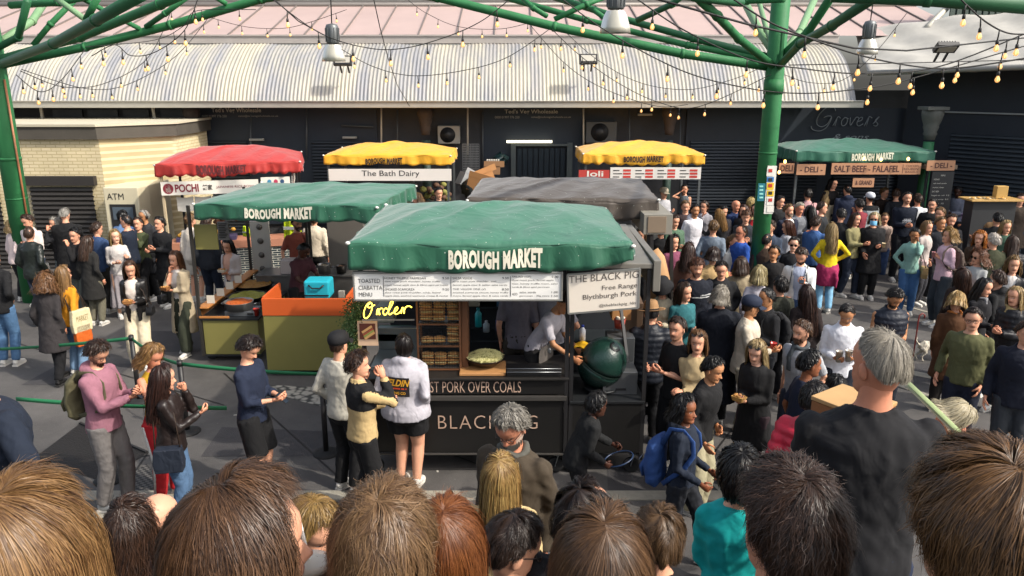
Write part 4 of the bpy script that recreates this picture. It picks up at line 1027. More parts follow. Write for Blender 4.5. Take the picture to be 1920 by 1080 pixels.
    for s in (0, 1):
        dd = (wri[s]-elb[s]).normalized(); sg = -1 if s == 0 else 1
        pal = Vector((-sg, .15, 0)) if dd.z < -.7 else Vector((-sg*.7, 0, .7)) if arms[s] in ('phone','phonelow','hold') else Vector((-sg, .2, -.3))
        g = .28 if arms[s] in ('down','relax','swing','far','side') else .75
        hand(hm, wri[s]+dd*.008, dd, pal, -sg if dd.z < -.3 else -sg, g, k*(.92 if fem else 1.02))
    mv = np.array([tuple(v) for v in hm.v]).reshape(-1, 3); nV = len(V); nH = len(hv)
    allV = np.concatenate([V, hv, mv]); cols = np.concatenate([cols_b, cols_h, np.tile(np.array(tone)*np.array([1.03,.92,.88]), (len(mv), 1))])
    F2 = [tuple(nV+i for i in f) for f in HF]+[tuple(nV+nH+i for i in f) for f in hm.f]
    me = mesh_np('person', allV, F2, Q, (SKIN,), cols)
    root = bpy.data.objects.new('person', me); COL.objects.link(root); root.location = loc; root.rotation_euler = (0, 0, PI+R(face))
    tag(root, label, 'person', group)
    def child(name, me): o = bpy.data.objects.new(name, me); COL.objects.link(o); o.parent = root; return o
    def garment(name, mb, mat, amp=.005, cut=None, sm=3):
        V, Q, NN = remesh(mb, vox, sm); V = folds(V, NN, amp*(1 if vox < .016 else .6), seed+len(name))
        if cut is not None:
            C = V[Q].mean(1); keep = ~cut(C); Q = Q[keep]
        return child(name, mesh_np(name, V, [], Q, (mat if isinstance(mat, (list, tuple)) else (mat,))))
    def invB(C):     # undo the bend approximately, to cut openings in body space
        C = C.copy(); z0 = .92*k; a = lean; y, z = C[:, 1], C[:, 2]-z0; m = z > 0
        y2 = np.where(m, y*math.cos(a)-z*math.sin(a), y); z2 = np.where(m, y*math.sin(a)+z*math.cos(a), z)
        return np.stack([C[:, 0], y2, z2+z0], 1)/k
    # ---- lower garment
    bk, bc = bot[0], bot[1]; bm = cloth(bc, .9 if bk != 'jeans' else .85)
    if bk in ('trousers','jeans','wide','slim','track'):
        mb = MB(); torso(mb, .010, .80, 1.02)
        for s in (0, 1): leg_t(mb, s, {'slim': .006}.get(bk, .016), 1., {'wide': .045, 'trousers': .012, 'slim': -.004, 'track': .012}.get(bk, .006))
        garment({'jeans': 'jeans'}.get(bk, 'trousers'), mb, bm, .0095)
        if bk == 'track':
            tb = MB()
            for s in (0, 1):
                sg = -1 if s == 0 else 1
                tb.tube([hips[s]+Vector((sg*.105*k,0,0)), knees[s]+Vector((sg*.082*k,0,0)), ank[s]+Vector((sg*.062*k,0,0))], [(.006,.022)]*3, 6, up=(0,1,0))
            child('side_stripe', mesh_np('side_stripe', np.array([tuple(v) for v in tb.v]), tb.f, None, (WHITE,)))
    elif bk == 'shorts':
        mb = MB(); torso(mb, .014, .80, 1.02)
        for s in (0, 1): leg_t(mb, s, .026, bot[2] if len(bot) > 2 else .42)
        garment('shorts', mb, bm, .006)
    elif bk == 'skirt':
        ln = bot[2] if len(bot) > 2 else .40
        mb = MB(); mb.tube([Vector((0,0,z*k)) for z in (1.04,.93,.7,ln)], [(waist*k+.01,.10*k),(hip*k+.014,.125*k),(.185*k,.15*k),(.235*k,.19*k)], 24, up=(0,1,0))
        V_, Q_, N_ = remesh(mb, vox, 2); rg = np.arctan2(V_[:,0], V_[:,1]); am = np.clip((1.0*k-V_[:,2])/(.6*k), 0, 1)*.018
        V_ = V_+N_*(am*np.sin(rg*11+np.sin(V_[:,2]*6)))[:, None]; child('skirt', mesh_np('skirt', V_, [], Q_, (bm,)))
    # ---- upper garment
    if under:
        mb = MB(); torso(mb, .006 if len(under) < 3 else .012, .84, 1.49)
        garment('shirt', mb, cloth(under[0]), .003)
    tk, tc = top[0], top[1]
    sty = {'tee': (.012,.42,.86), 'sweat': (.024,1.,.88), 'hoodie': (.028,1.,.86), 'jacket': (.030,1.,.84), 'puffer': (.046,1.,.84), 'coat': (.034,1.,.55), 'shirt': (.018,1.,.84),
           'rolled': (.020,.78,.86), 'tank': (.008,0.,.88), 'vest': (.036,0.,.84), 'blouse': (.020,1.,.86), 'fleece': (.032,1.,.90), 'longcoat': (.036,1.,.35), 'dress': (.014,.42,.35), 'open': (.028,1.,.80), 'openlong': (.032,1.,.40), 'polo': (.016,.45,.85)}[tk]
    infl, slv, hem = sty
    infl = infl*(.6+.4*k)
    mb = MB()
    sec = [(hem, hip+.0, .122, -.004)]+[t for t in TS if t[0] > max(hem+.03, .87)]
    if hem < .8: sec = [(hem, .215+.05*(tk == 'dress'), .17, -.005),(.70,.19,.145,-.005),(.86,.172,.125,-.005)]+[t for t in TS if t[0] > .9]
    torso(mb, infl, 0, 1.485, 22, sec)
    if slv > 0:
        for s in (0, 1): arm_t(mb, s, infl*.72, slv)
    elif tk == 'vest':
        for s in (0, 1): mb.ell(shl[s].lerp(B((0,0,1.36*k)), .15), .062*k, .07*k, .07*k)
    if tk == 'hoodie' or 'hood' in extra:
        hb = B((0, -.085*k, 1.49*k)); mb.ell(hb, .115*k, .065*k, .075*k, 14, 10, Matrix.Rotation(.5, 3, 'X'))
        mb.tube([B((-.075*k,-.05*k,1.50*k)), B((-.085*k,.03*k,1.48*k)), B((-.03*k,.085*k,1.44*k))], .028*k, 8); mb.tube([B((.075*k,-.05*k,1.50*k)), B((.085*k,.03*k,1.48*k)), B((.03*k,.085*k,1.44*k))], .028*k, 8)
    if tk in ('jacket','coat','shirt','open','openlong','fleece','polo','longcoat','puffer','vest','blouse'):
        cr = {'puffer': .024, 'vest': .024, 'fleece': .02}.get(tk, .013)
        for s in (-1, 1): mb.tube([B((s*.004,-.075*k,1.505*k)), B((s*.06*k,-.045*k,1.51*k)), B((s*.075*k,.02*k,1.485*k)), B((s*.04*k,.075*k,1.445*k))], cr*k+.002, 8)
    cut = None
    if tk in ('open','openlong') or 'openfront' in extra:
        def cut(C):
            q = invB(C); w0 = .045+.05*np.clip((q[:,2]-1.0)/.5, 0, 1) if 'wideopen' not in extra else .085+0*q[:,0]
            return (np.abs(q[:,0]) < w0) & (q[:,1] > .03) & (q[:,2] < 1.49)
    if tk == 'puffer' or tk == 'vest':
        V_, Q_, N_ = remesh(mb, vox, 3)
        V_ = V_+N_*(.011*np.abs(np.sin(V_[:,2]*PI/.075))-.004)[:, None]; V_ = folds(V_, N_, .004, seed)
        if cut is not None: Q_ = Q_[~cut(V_[Q_].mean(1))]
        ob = child('jacket' if tk == 'puffer' else 'vest', mesh_np('jacket', V_, [], Q_, (cloth(tc, .5),)))
    else:
        nm = {'sweat': 'sweatshirt','hoodie': 'hoodie','tee': 't_shirt','shirt': 'shirt','rolled': 'sweatshirt','tank': 'top','blouse': 'blouse','dress': 'dress','polo': 'polo_shirt','fleece': 'fleece'}.get(tk, 'coat' if 'coat' in tk or 'long' in tk else 'jacket')
        mt = cloth(tc, {'leather': .38}.get(top[2] if len(top) > 2 else '', .88))
        mats = [mt]
        ob = garment(nm, mb, mt, {'tee': .009, 'coat': .011, 'leather': .012}.get(tk, .0095), cut)
        if len(top) > 3:      # colour-blocked upper part / stripes worked into the cloth: (.., z0, colour, z1)
            me_ = ob.data; me_.materials.append(cloth(top[3])); z0 = top[4]; z1 = top[5]
            C = np.empty(len(me_.polygons)*3, dtype=np.float32); me_.polygons.foreach_get("center", C); q = invB(C.reshape(-1, 3))
            if isinstance(z0, tuple): m = np.zeros(len(q), bool); 
            if isinstance(z0, tuple):
                for zz in z0: m |= np.abs(q[:,2]-zz) < z1
                m &= (np.abs(q[:,0]) < .2)
            else: m = (q[:,2] > z0) & (q[:,2] < z1) & (np.abs(q[:,0]) < .215)
            me_.polygons.foreach_set("material_index", m.astype(np.int32))
    # ---- shoes
    if not nofeet:
        sm_ = cloth(shoe, .55, .1)
        for s in (0, 1):
            b = ank[s]; mb = MB()
            mb.tube([b+Vector((0,-.052*k,-.045*k)), b+Vector((0,-.03*k,-.035*k)), b+Vector((0,.05*k,-.035*k)), b+Vector((0,.12*k,-.047*k)), b+Vector((0,.185*k,-.055*k))],
                    [(.030*k,.032*k),(.040*k,.045*k),(.042*k,.042*k),(.047*k,.032*k),(.030*k,.022*k)], 12, up=(0,0,1))
            mb.cyl(b+Vector((0,-.005,-.02*k)), b+Vector((0,-.01,.03*k)), .043*k, .042*k, 12)
            V_, Q_, N_ = remesh(mb, .011, 3); o = child('shoe', mesh_np('shoe', V_, [], Q_, (sm_,)))
            mb = MB(); pts = [(-.040,-.055),(.040,-.055),(.044,.04),(.049,.12),(.03,.19),(-.03,.19),(-.049,.12),(-.044,.04)]
            mb.prism([(b.x+x*k, b.y+y*k) for x, y in pts], b.z-.085*k, b.z-.062*k, 'z')
            so2 = child('sole', mesh_np('sole', np.array([tuple(v) for v in mb.v]), mb.f, None, (M('sole','cfcac0' if shoe != '1c1b1b' else '2a2928',.6),), smooth=False)); so2.parent = o
    # ---- hair / hats
    if hk_ != 'bald':
        if hk_ in ('bun','pony'):
            mb = MB()
            if hk_ == 'bun': mb.ell((0,-.115,.03), .035,.032,.035, 12, 9)
            else: mb.tube([(0,-.10,.04),(0,-.145,.02),(0,-.155,-.08),(0,-.135,-.2)], [.018,.03,.034,.010], 10)
            off_ = len(hV); hF = list(hF)+[tuple(off_+i for i in f) for f in mb.f]; hV = np.concatenate([hV, np.array([tuple(v) for v in mb.v])])
        me = mesh_np('hair', (hV*hk)@Hn.T+hc, hF, hQ, (hair_mat(hair[1], hair[2]),)); child('hair', me)
    HM = lambda p: hcn+HR@(Vector(p)*hk)
    def hp(name, mb, mats, smooth=True):
        vv = np.array([tuple(HM(v)) for v in mb.v]); o = child(name, mesh_np(name, vv, mb.f, None, mats if isinstance(mats, (list,tuple)) else (mats,), smooth=smooth, midx=mb.m)); return o
    if beard >= .9:
        st_ = MB(); rg = np.random.default_rng(seed+5); nn_ = 260 if dist > 9 else 900
        X = rg.uniform(-.062, .062, nn_); Zb = rg.uniform(-.118, -.045, nn_)
        Yb = np.interp(Zb, ZP, YF)*np.sqrt(np.clip(1-(X/np.interp(Zb, ZP, XW)*.98)**2, 0, 1))
        m = ~((np.abs(X) < .022) & (np.abs(Zb+.060) < .009)) & (Yb > .01); X, Yb, Zb = X[m], Yb[m], Zb[m]
        for x, y, z in zip(X, Yb, Zb):
            a = Vector((x, y+.001, z)); b = a+Vector((x*.12, .009, -.014)); q = Vector((.003, 0, 0)); st_.add([a-q, a+q, b+q*.3, b-q*.3], [(0,1,2,3)])
        hp('beard', st_, hair_mat(brow, hair[2]))
    for e in extra:
        if isinstance(e, tuple): ek, ec = e[0], e[1]
        else: ek, ec = e, None
        if ek == 'cap':
            mb = MB(); mb.revolve([(.090,.018),(.096,.05),(.092,.09),(.070,.122),(.03,.139),(.002,.142)], (0,-.008,.0), 24, 1., 1.24)
            def brim(u, v): a = (u-.5)*2.2; r = .085+.075*v*math.cos(a*.75); return (math.sin(a)*(.085+.01*v), .02+math.cos(a)*r, .028-.018*v-.012*abs(math.sin(a))*v)
            mb.grid(brim, 14, 5); mb.grid(lambda u, v: tuple(Vector(brim(u, v))-Vector((0,0,.004))), 14, 5, flip=True)
            hp('cap', mb, cloth(ec, .8, .2))
            if len(e) > 2:
                mb = MB(); mb.text(e[2], lambda x, y: (x-.03, -.112-.0*y, .05+y) if face > 0 else (x-.03,.115,.05+y), .06, .035); hp('emblem', mb, WHITE, False)
        if ek in ('fedora','bucket'):
            mb = MB(); zb = .035
            if ek == 'fedora': mb.revolve([(.165,zb+.012),(.17,zb+.018),(.12,zb),(.092,zb+.002),(.09,zb+.05),(.078,zb+.105),(.05,zb+.125),(.028,zb+.108),(.002,zb+.105)], (0,-.006,0), 28, .95, 1.15)
            else: mb.revolve([(.15,zb-.03),(.152,zb-.025),(.098,zb+.03),(.09,zb+.085),(.02,zb+.095),(.002,zb+.095)], (0,-.006,0), 26, .95, 1.15)
            hp('hat', mb, cloth(ec, .85, .2))
            mb = MB(); mb.revolve([(.0945,zb+.004),(.0935,zb+.028)], (0,-.006,0), 28, .955, 1.155, cap=False); hp('hat_band', mb, cloth('2a211b', .8, .1))
        if ek in ('glasses','sunglasses','sunhead'):
            mb = MB(); zc, yc_ = (.002,.088) if ek != 'sunhead' else (.098,.066); T3 = Matrix.Rotation(0 if ek != 'sunhead' else .9, 3, 'X')
            for s in (-1, 1):
                pts = [Vector((s*.033,yc_,zc))+T3@Vector((.023*math.cos(a), -.004*abs(math.cos(a)), .018*math.sin(a))) for a in [i*PI/6 for i in range(13)]]
                mb.tube(pts, .0021, 5, cap=False)
                if ek != 'glasses': mb.mat(1).add(pts[:-1], [tuple(range(12))]); mb.mat(0)
                mb.tube([Vector((s*.056,yc_-.003,zc+.004)), Vector((s*.074,.03,zc+.006)), Vector((s*.077,-.015,zc+(.004 if ek == 'glasses' else .0)))], .002, 5)
            mb.tube([Vector((-.011,yc_+.003,zc+.004)), Vector((.011,yc_+.003,zc+.004))], .002, 5)
            hp('glasses' if ek == 'glasses' else 'sunglasses', mb, [M('spectacle_frame','1d1815',.3,var=0), M('dark_lens','15110f',.1,var=0)])
        if ek == 'mask':
            mb = MB(); mb.grid(lambda u, v: ((u-.5)*.125, .02+.083*math.cos((u-.5)*2.1)-.0, -.105+.085*v), 12, 6); mb.grid(lambda u, v: ((u-.5)*.12, .026+.083*math.cos((u-.5)*2.1)+.006*math.sin(v*PI), -.10+.075*v), 12, 6, flip=True); hp('face_mask', mb, M('mask_blue','6fb0d6',.7))
        if ek == 'scarf':
            mb = MB(); a = [i*2*PI/16 for i in range(17)]; mb.tube([B(((.078*math.cos(t))*k, (.072*math.sin(t)-.004)*k, (1.495+.018*math.sin(2*t))*k)) for t in a], .027*k, 10)
            mb.tube([B((.03*k,.08*k,1.48*k)), B((.05*k,.12*k,1.38*k)), B((.045*k,.135*k,1.22*k))], [.03*k,(.035*k,.02*k),(.04*k,.01*k)], 8)
            garment('scarf', mb, cloth(ec), .006)
        if ek == 'headphones':
            mb = MB(); mb.tube([(.085*math.cos(a), -.01, .02+.105*math.sin(a)) for a in [i*PI/10 for i in range(11)]], .007, 6)
            for s in (-1, 1): mb.ell((s*.085,-.01,.0), .014,.028,.034)
            hp('headphones', mb, BLACKP)
        if ek == 'apron':
            mb = MB(); mb.grid(lambda u, v: B(((u-.5)*.36*k, (.135+.02*math.cos((u-.5)*3))*k, (.45+v*.62)*k)), 8, 8); garment('apron', mb, cloth(ec)) if False else child('apron', mesh_np('apron', np.array([tuple(v) for v in mb.v]), mb.f, None, (cloth(ec),)))
        if ek == 'wrap':   # jacket tied round the hips
            mb = MB(); mb.tube([Vector((0,-.01,z*k)) for z in (1.0,.9,.72,.56)], [(hip*k+.02,.125*k),(hip*k+.05,.16*k),(.2*k,.16*k),(.19*k,.14*k)], 20, up=(0,1,0)); mb.tube([Vector((.12*k,-.13*k,.9*k)), Vector((.13*k,-.2*k,.75*k)), Vector((.14*k,-.17*k,.55*k))], [.04,.045,.03], 8)
            garment('tied_jacket', mb, cloth(ec), .016)
        if ek in ('chestmark','backmark'):
            sgn_ = 1 if ek == 'chestmark' else -1; mb = MB(); y0 = (.116+.006)*k*bulk+infl+.012
            def fnm(x, y, sgn_=sgn_, y0=y0): 
                return B((sgn_*-1*(x-.11)*k*-1 if sgn_ < 0 else -(x-.11)*k, sgn_*(y0-.9*(x-.11)**2), (1.22+y)*k))
            for item in e[2]:
                t_, x0, z0, w0, h0, mi = item[:6]
                if t_ == '#': mb.mat(mi).grid(lambda u, v: fnm(x0+u*w0, z0+v*h0), 6, 2, False, flip=sgn_ > 0)
                else: mb.mat(mi).text(t_, lambda x, y: B(((sgn_*-1)*(x0+x-.11)*k, sgn_*(y0+.003-.9*(x0+x-.11)**2), (1.22+z0+y)*k)), w0, h0, bold=.03, shear=item[6] if len(item) > 6 else 0)
            child('chest_print' if sgn_ > 0 else 'back_print', mesh_np('print', np.array([tuple(v) for v in mb.v]), mb.f, None, [M('print_'+c, c, .8, var=0) for c in ec], smooth=False, midx=mb.m))
    RW = Matrix.Rotation(PI+R(face), 3, 'Z')
    info = {'root': root, 'loc': loc, 'W': lambda p: loc+RW@Vector(p), 'B': lambda p: loc+RW@B(Vector(p)*k), 'rz': PI+R(face), 'k': k, 'RW': RW,
            'hands': [loc+RW@(wri[s]+(wri[s]-elb[s]).normalized()*.075*k) for s in (0, 1)], 'head': loc+RW@hcn, 'HM': lambda p: loc+RW@HM(p), 'HRW': RW@HR, 'sh': sh}
    return info
# ================================================================ carried things
def between(i): return (i['hands'][0]+i['hands'][1])/2
def phone(i, label, both=True, s=1, group='phones in hands'):
    p = between(i) if both else i['hands'][s]; RW = i['RW']; Mx = RW @ Matrix.Rotation(-.7, 3, 'X')
    if not both: p = p+RW@Vector((0,.01,.035))
    t = thing('phone', p, label, 'phone')
    mb = MB(); mb.box(-.037,.037,-.075,.075,-.005,.005, Mx, p); mb.build('case', BLACKP, t, bev=.002)
    mb = MB(); mb.box(-.034,.034,-.070,.070,.0055,.0062, Mx, p); mb.build('screen', M('phone_glass','28303a',.1,var=0), t)
def cup(p, label, col='d8d5cc', liquid=None, r=.042, h=.11, lid=False, straw=False):
    t = thing('cup', p, label, 'cup')
    mb = MB(); mb.revolve([(r*.72,0),(r,h),(r*1.04,h),(r*1.04,h+.004),(r*.93,h+.002),(r*.66,.006)], p, 20); mb.build('cup_wall', M('cup'+col, col, .25, trans=.5 if liquid else 0), t)
    if liquid: mb = MB(); mb.revolve([(r*.66,.006),(r*.88,h*.8),(.001,h*.8)], p, 18); mb.build('drink', M('drink'+liquid, liquid, .2), t)
    if lid: mb = MB(); mb.revolve([(r*1.06,h),(r*1.06,h+.012),(r*.9,h+.016),(.001,h+.016)], p, 20); mb.build('lid', M('lid','d9d4c6',.35,alpha=.6), t)
    if straw: mb = MB(); mb.cyl(p+Vector((.01,0,.02)), p+Vector((-.015,.0,h+.09)), .004, n=8); mb.build('straw', WHITE, t)
    return t
def food(i, label, s=0, box='b08a5a', both=False):
    p = (between(i) if both else i['hands'][s])+i['RW']@Vector((0,.02,.03)); t = thing('food_box', p, label, 'takeaway food'); RW = i['RW']
    mb = MB(); b = [(-.07,-.05),(.07,-.05),(.07,.05),(-.07,.05)]
    V = [p+RW@Vector((x*.8,y*.8,-.02)) for x, y in b]+[p+RW@Vector((x,y,.03)) for x, y in b]; mb.hexa(V); mb.build('box', M('card'+box, box, .8, var=.15), t)
    mb = MB()
    for q in range(9): mb.ell(p+RW@Vector((random.uniform(-.05,.05),random.uniform(-.035,.035),.035)), .02,.018,.014, 7, 5)
    mb.build('filling', M('filling','a9793c',.6,var=.5,vs=40), t)
def backpack(i, label, col, strapcol=None, w=.15, hgt=.42, mark=False, name='backpack', dz=0, big=1.):
    Bf = i['B']; RW = i['RW']; t = thing('backpack', Bf((0,-.2,1.1)), label, 'backpack'); k = i['k']
    mb = MB(); zc = 1.22+dz
    P = [Bf((0,-.165-.03*big,zc-hgt/2)), Bf((0,-.20-.04*big,zc-hgt*.42)), Bf((0,-.215-.045*big,zc-hgt*.1)), Bf((0,-.20-.04*big,zc+hgt*.28)), Bf((0,-.17-.02*big,zc+hgt*.5))]
    up = RW@Vector((0,1,0)); V0 = len(mb.v)
    mb.tube(P, [(w*.8,.06*big),(w,.085*big),(w*1.02,.09*big),(w*.9,.075*big),(w*.45,.03)], 18, up=up)
    mb.tube([Bf((-w*.65,-.29-.04*big,zc-hgt*.3)), Bf((-w*.65,-.29-.04*big,zc-hgt*.05))], [(.055,.03),(.05,.025)], 10, up=up) if False else None
    V, Q, NN = remesh(mb, .014, 3); V = folds(V, NN, .007, 5); lo = np.array(parent_loc(t))
    o = bpy.data.objects.new('bag_body', mesh_np('bag_body', V-lo, [], Q, (cloth(col, .75),))); COL.objects.link(o); o.parent = t
    mb = MB(); mb.tube([Bf((0,-.28-.06*big,zc-hgt*.36)), Bf((0,-.285-.07*big,zc-hgt*.2)), Bf((0,-.27-.06*big,zc-.02))], [(w*.62,.03),(w*.66,.04),(w*.6,.02)], 14, up=up); mb.build('front_pocket', cloth(col, .75), t)
    for s in (-1, 1):
        x = s*.105
        mb = MB(); mb.tube([Bf((x*.9,-.17,zc+hgt*.38)), Bf((x,-.10,1.47)), Bf((x,.02,1.475)), Bf((x,.115,1.38)), Bf((x*1.15,.13,1.25)), Bf((x*1.5,.06,1.12)), Bf((x*1.4,-.14,zc-hgt*.38))], [(.024,.007)]*7, 8, up=RW@Vector((1,0,0))); mb.build('strap', cloth(strapcol or col, .8), t)
    if mark:
        mb = MB(); o_ = Bf((.04,-.33-.07*big,zc-.06)); r = RW@Vector((-1,0,0)); mb.text("~", plane_fn(o_, r, (0,0,1)), .1, .03, bold=.05); mb.build('emblem', WHITE, t)
    return t
def sidebag(i, label, col, s=1, z=.95, w=.14, h=.2, th=.05, strap=True, y=.02, cat='handbag', name='handbag', text=None, long=False):
    Bf = i['B']; RW = i['RW']; c = Bf((s*.24, y, z)); t = thing(name, c, label, cat)
    X = RW@Vector((0,1,0)); Y_ = RW@Vector((1,0,0)); mb = MB(); Z = Vector((0,0,1))
    prof = [(-w*.9,-h/2),(w*.9,-h/2),(w,-h*.1),(w*.86,h/2),(-w*.86,h/2),(-w,-h*.1)]
    V = [c+X*a+Z*b+Y_*(-th*q) for q in (1,-1) for a, b in [(p[0],p[1]) for p in prof]]; n = 6
    F = [tuple(range(n)), tuple(range(2*n-1,n-1,-1))]+[(j,j+n,(j+1)%n+n,(j+1)%n) for j in range(n)]
    mb.add(V, F, False); mb.build('bag_body', cloth(col, .6), t, bev=.012)
    mb = MB()
    if strap: mb.tube([c+X*w*.8+Z*h/2, Bf((s*.17,.1,1.3)), Bf((-s*.02,.02,1.51)) if long else Bf((s*.13,.02,1.47)), Bf((s*.1,-.12,1.32)), c-X*w*.8+Z*h/2], .008, 6)
    else: mb.tube([c+X*w*.5+Z*h/2, c+Z*(h/2+.14), c-X*w*.5+Z*h/2], .007, 6)
    mb.build('strap', cloth('3a2c22' if col != '1d1c1c' else '1a1919', .6), t)
    if text:
        mb = MB(); 
        for q, sg in ((1,1),): mb.text(text, plane_fn(c-Y_*(-th-.004)*s+X*(-w*.6*s if s > 0 else w*.6), X*s, Z), w*1.2, h*.25)
        mb.build('lettering', M('tote_ink','8a7a50',.8,var=0), t)
    return t
# ================================================================ MARKET STALLS
def canvas(name, col, specks=True):
    key = ('canvas', name)
    if key in MATS: return MATS[key]
    m, n, b = newmat(name); L = n.links; c = srgb(col); tc = N(n, "ShaderNodeTexCoord")
    nz = N(n, "ShaderNodeTexNoise"); nz.inputs["Scale"].default_value = 1.3; nz.inputs["Detail"].default_value = 8; nz.inputs["Roughness"].default_value = .7; L.new(tc.outputs["Object"], nz.inputs["Vector"])
    mx = N(n, "ShaderNodeMix", data_type='RGBA'); mx.inputs[6].default_value = tuple(x*.82 for x in c)+(1,); mx.inputs[7].default_value = tuple(min(1, x*1.15+.01) for x in c)+(1,); L.new(nz.outputs["Fac"], mx.inputs[0])
    out = mx.outputs[2]
    if specks:   # bird lime and fallen blossom
        for sc_, th_ in ((7, .05), (19, .085)):
            vo = N(n, "ShaderNodeTexVoronoi"); vo.inputs["Scale"].default_value = sc_; L.new(tc.outputs["Object"], vo.inputs["Vector"])
            lt = N(n, "ShaderNodeMath", operation='LESS_THAN'); lt.inputs[1].default_value = th_; L.new(vo.outputs["Distance"], lt.inputs[0])
            sp = N(n, "ShaderNodeSeparateColor"); L.new(vo.outputs["Color"], sp.inputs[0]); gt = N(n, "ShaderNodeMath", operation='GREATER_THAN'); gt.inputs[1].default_value = .45; L.new(sp.outputs[0], gt.inputs[0])
            ml = N(n, "ShaderNodeMath", operation='MULTIPLY'); L.new(lt.outputs[0], ml.inputs[0]); L.new(gt.outputs[0], ml.inputs[1]); ml2 = N(n, "ShaderNodeMath", operation='MULTIPLY'); ml2.inputs[1].default_value = .75; L.new(ml.outputs[0], ml2.inputs[0])
            m2 = N(n, "ShaderNodeMix", data_type='RGBA'); m2.inputs[7].default_value = (.62,.66,.58,1); L.new(ml2.outputs[0], m2.inputs[0]); L.new(out, m2.inputs[6]); out = m2.outputs[2]
    L.new(out, b.inputs["Base Color"]); b.inputs["Roughness"].default_value = .55; b.inputs["Specular IOR Level"].default_value = .4
    try: b.inputs["Sheen Weight"].default_value = .3; b.inputs["Sheen Roughness"].default_value = .4
    except Exception: pass
    mp = N(n, "ShaderNodeMapping"); mp.inputs["Scale"].default_value = (2.2, 2.2, 1.5); L.new(tc.outputs["Object"], mp.inputs[0])
    n3 = N(n, "ShaderNodeTexNoise"); n3.inputs["Scale"].default_value = 1; n3.inputs["Detail"].default_value = 3; n3.inputs["Distortion"].default_value = 1.5; L.new(mp.outputs[0], n3.inputs["Vector"])
    bp = N(n, "ShaderNodeBump"); bp.inputs["Strength"].default_value = .5; bp.inputs["Distance"].default_value = .05; L.new(n3.outputs["Fac"], bp.inputs["Height"]); L.new(bp.outputs[0], b.inputs["Normal"])
    MATS[key] = m; return m
def frame_at(cx, cy, yaw):
    c, s = math.cos(yaw), math.sin(yaw)
    return lambda x, y, z: Vector((cx+c*x-s*y, cy+s*x+c*y, z))
def canopy(parent, T, W, D, ze, zr, vh, mat, text=None, tu=(.35,.68), tink=CREAMINK, seed=1, sag=.05, scal=.03, tz=(.15,.85), pitchn=9, slump=0., caps=True, tuck=0., top_mat=None):
    rg = random.Random(seed); ph = [rg.uniform(0, 6) for _ in range(8)]
    def top(u, v):
        a, b = 2*u-1, 2*v-1; r = (abs(a)**5+abs(b)**5)**.2; r = min(1, r)
        hh = min(1-abs(b), (1-abs(a))*1.7, .92); z = ze+(zr-ze)*(.75*max(0, hh)**.85+.25*(1-r**2.2))
        z -= sag*math.sin(PI*u)*math.sin(PI*v)*.2+sag*.35*abs(math.sin(a*7+ph[0]+b*2))*r*(1-r)*2
        z += .010*math.sin(a*9+b*5+ph[1])*(1-r*.6)+.007*math.sin(a*17-b*8+ph[2])+.03*math.exp(-((a-b*.8)/.05)**2)*(1-r)+slump*(u-.5)
        z -= sag*(.5+.5*math.sin(PI*u*3+ph[3]))*.5*(abs(b) > .999)
        return T((u-.5)*W, (v-.5)*D, z)
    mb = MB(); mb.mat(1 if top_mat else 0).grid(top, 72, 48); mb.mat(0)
    def val(side, u, t, off=0.):
        """point on a valance; t 0 at the eave, 1 at the hem"""
        w_ = (.012+.026*t)*math.sin(u*PI*pitchn+ph[4+side]+1.1*math.sin(u*11+ph[side]))+.018*t*math.sin(u*PI*pitchn*2.3+ph[side])
        edge = min(1, min(u, 1-u)*12); w_ *= edge
        if text and side == 0 and tu[0]-.03 < u < tu[1]+.03: w_ *= .35
        w_ += .05*t*vh
        p = top(u, 0) if side == 0 else top(1, u) if side == 1 else top(1-u, 1) if side == 2 else top(0, 1-u)
        vv_ = vh*(1-tuck*min(1, max(0, (u-.72)/.28))**1.5) if side == 0 else vh*(1-tuck) if side == 1 else vh
        nx, ny = ((0,-1),(1,0),(0,1),(-1,0))[side]; o = T(0,0,0); d = T(nx,ny,0)-o
        z = p.z-vv_*t-(scal*abs(math.sin(u*PI*pitchn*1.0+.4)) if t > .99 else 0)*1.0-.03*math.sin(PI*u)*t*math.sin(u*9+ph[5])
        return Vector((p.x, p.y, 0))+d*(w_+off)+Vector((0,0,z))
    for sd in range(4):
        mb.grid(lambda u, t, sd=sd: val(sd, u, 1-t), 96 if sd in (0,2) else 60, 8)
    cn = mb.build('canopy', [mat]+([top_mat] if top_mat else []), parent)
    md = cn.modifiers.new("solid", 'SOLIDIFY'); md.thickness = .006
    mb = MB()
    if caps:
        for u, v in ((0,0),(1,0),(1,1),(0,1)): mb.ell(top(u,v)+Vector((0,0,.01)), .028,.028,.02, 8, 6)
        mb.build('corner_cap', WHITE, cn)
    if text:
        mb = MB(); mb.text(text, lambda x, y: val(0, tu[0]+x, 1-(tz[0]+y), .014), tu[1]-tu[0], tz[1]-tz[0], bold=.055, sp=1.1)
        mb.build('lettering', tink, cn)
    return cn
GREENC = canvas('canvas_green', '1f5740'); REDC = canvas('canvas_red', 'a62a24', False); YELC = canvas('canvas_yellow', 'dba024', False); LITGREEN = canvas('canvas_green_lit', '326550'); TAUPE = canvas('canvas_taupe', '433b33'); GREENC2 = canvas('canvas_green_far', '205c49', False)  # green canopy tops use a paler copy: sunlit brightness put into the colour
def post(parent, p0, p1, w=.04, m=None): mb = MB(); mb.beam(p0, p1, w); return mb.build('post', m or BLACKP, parent)
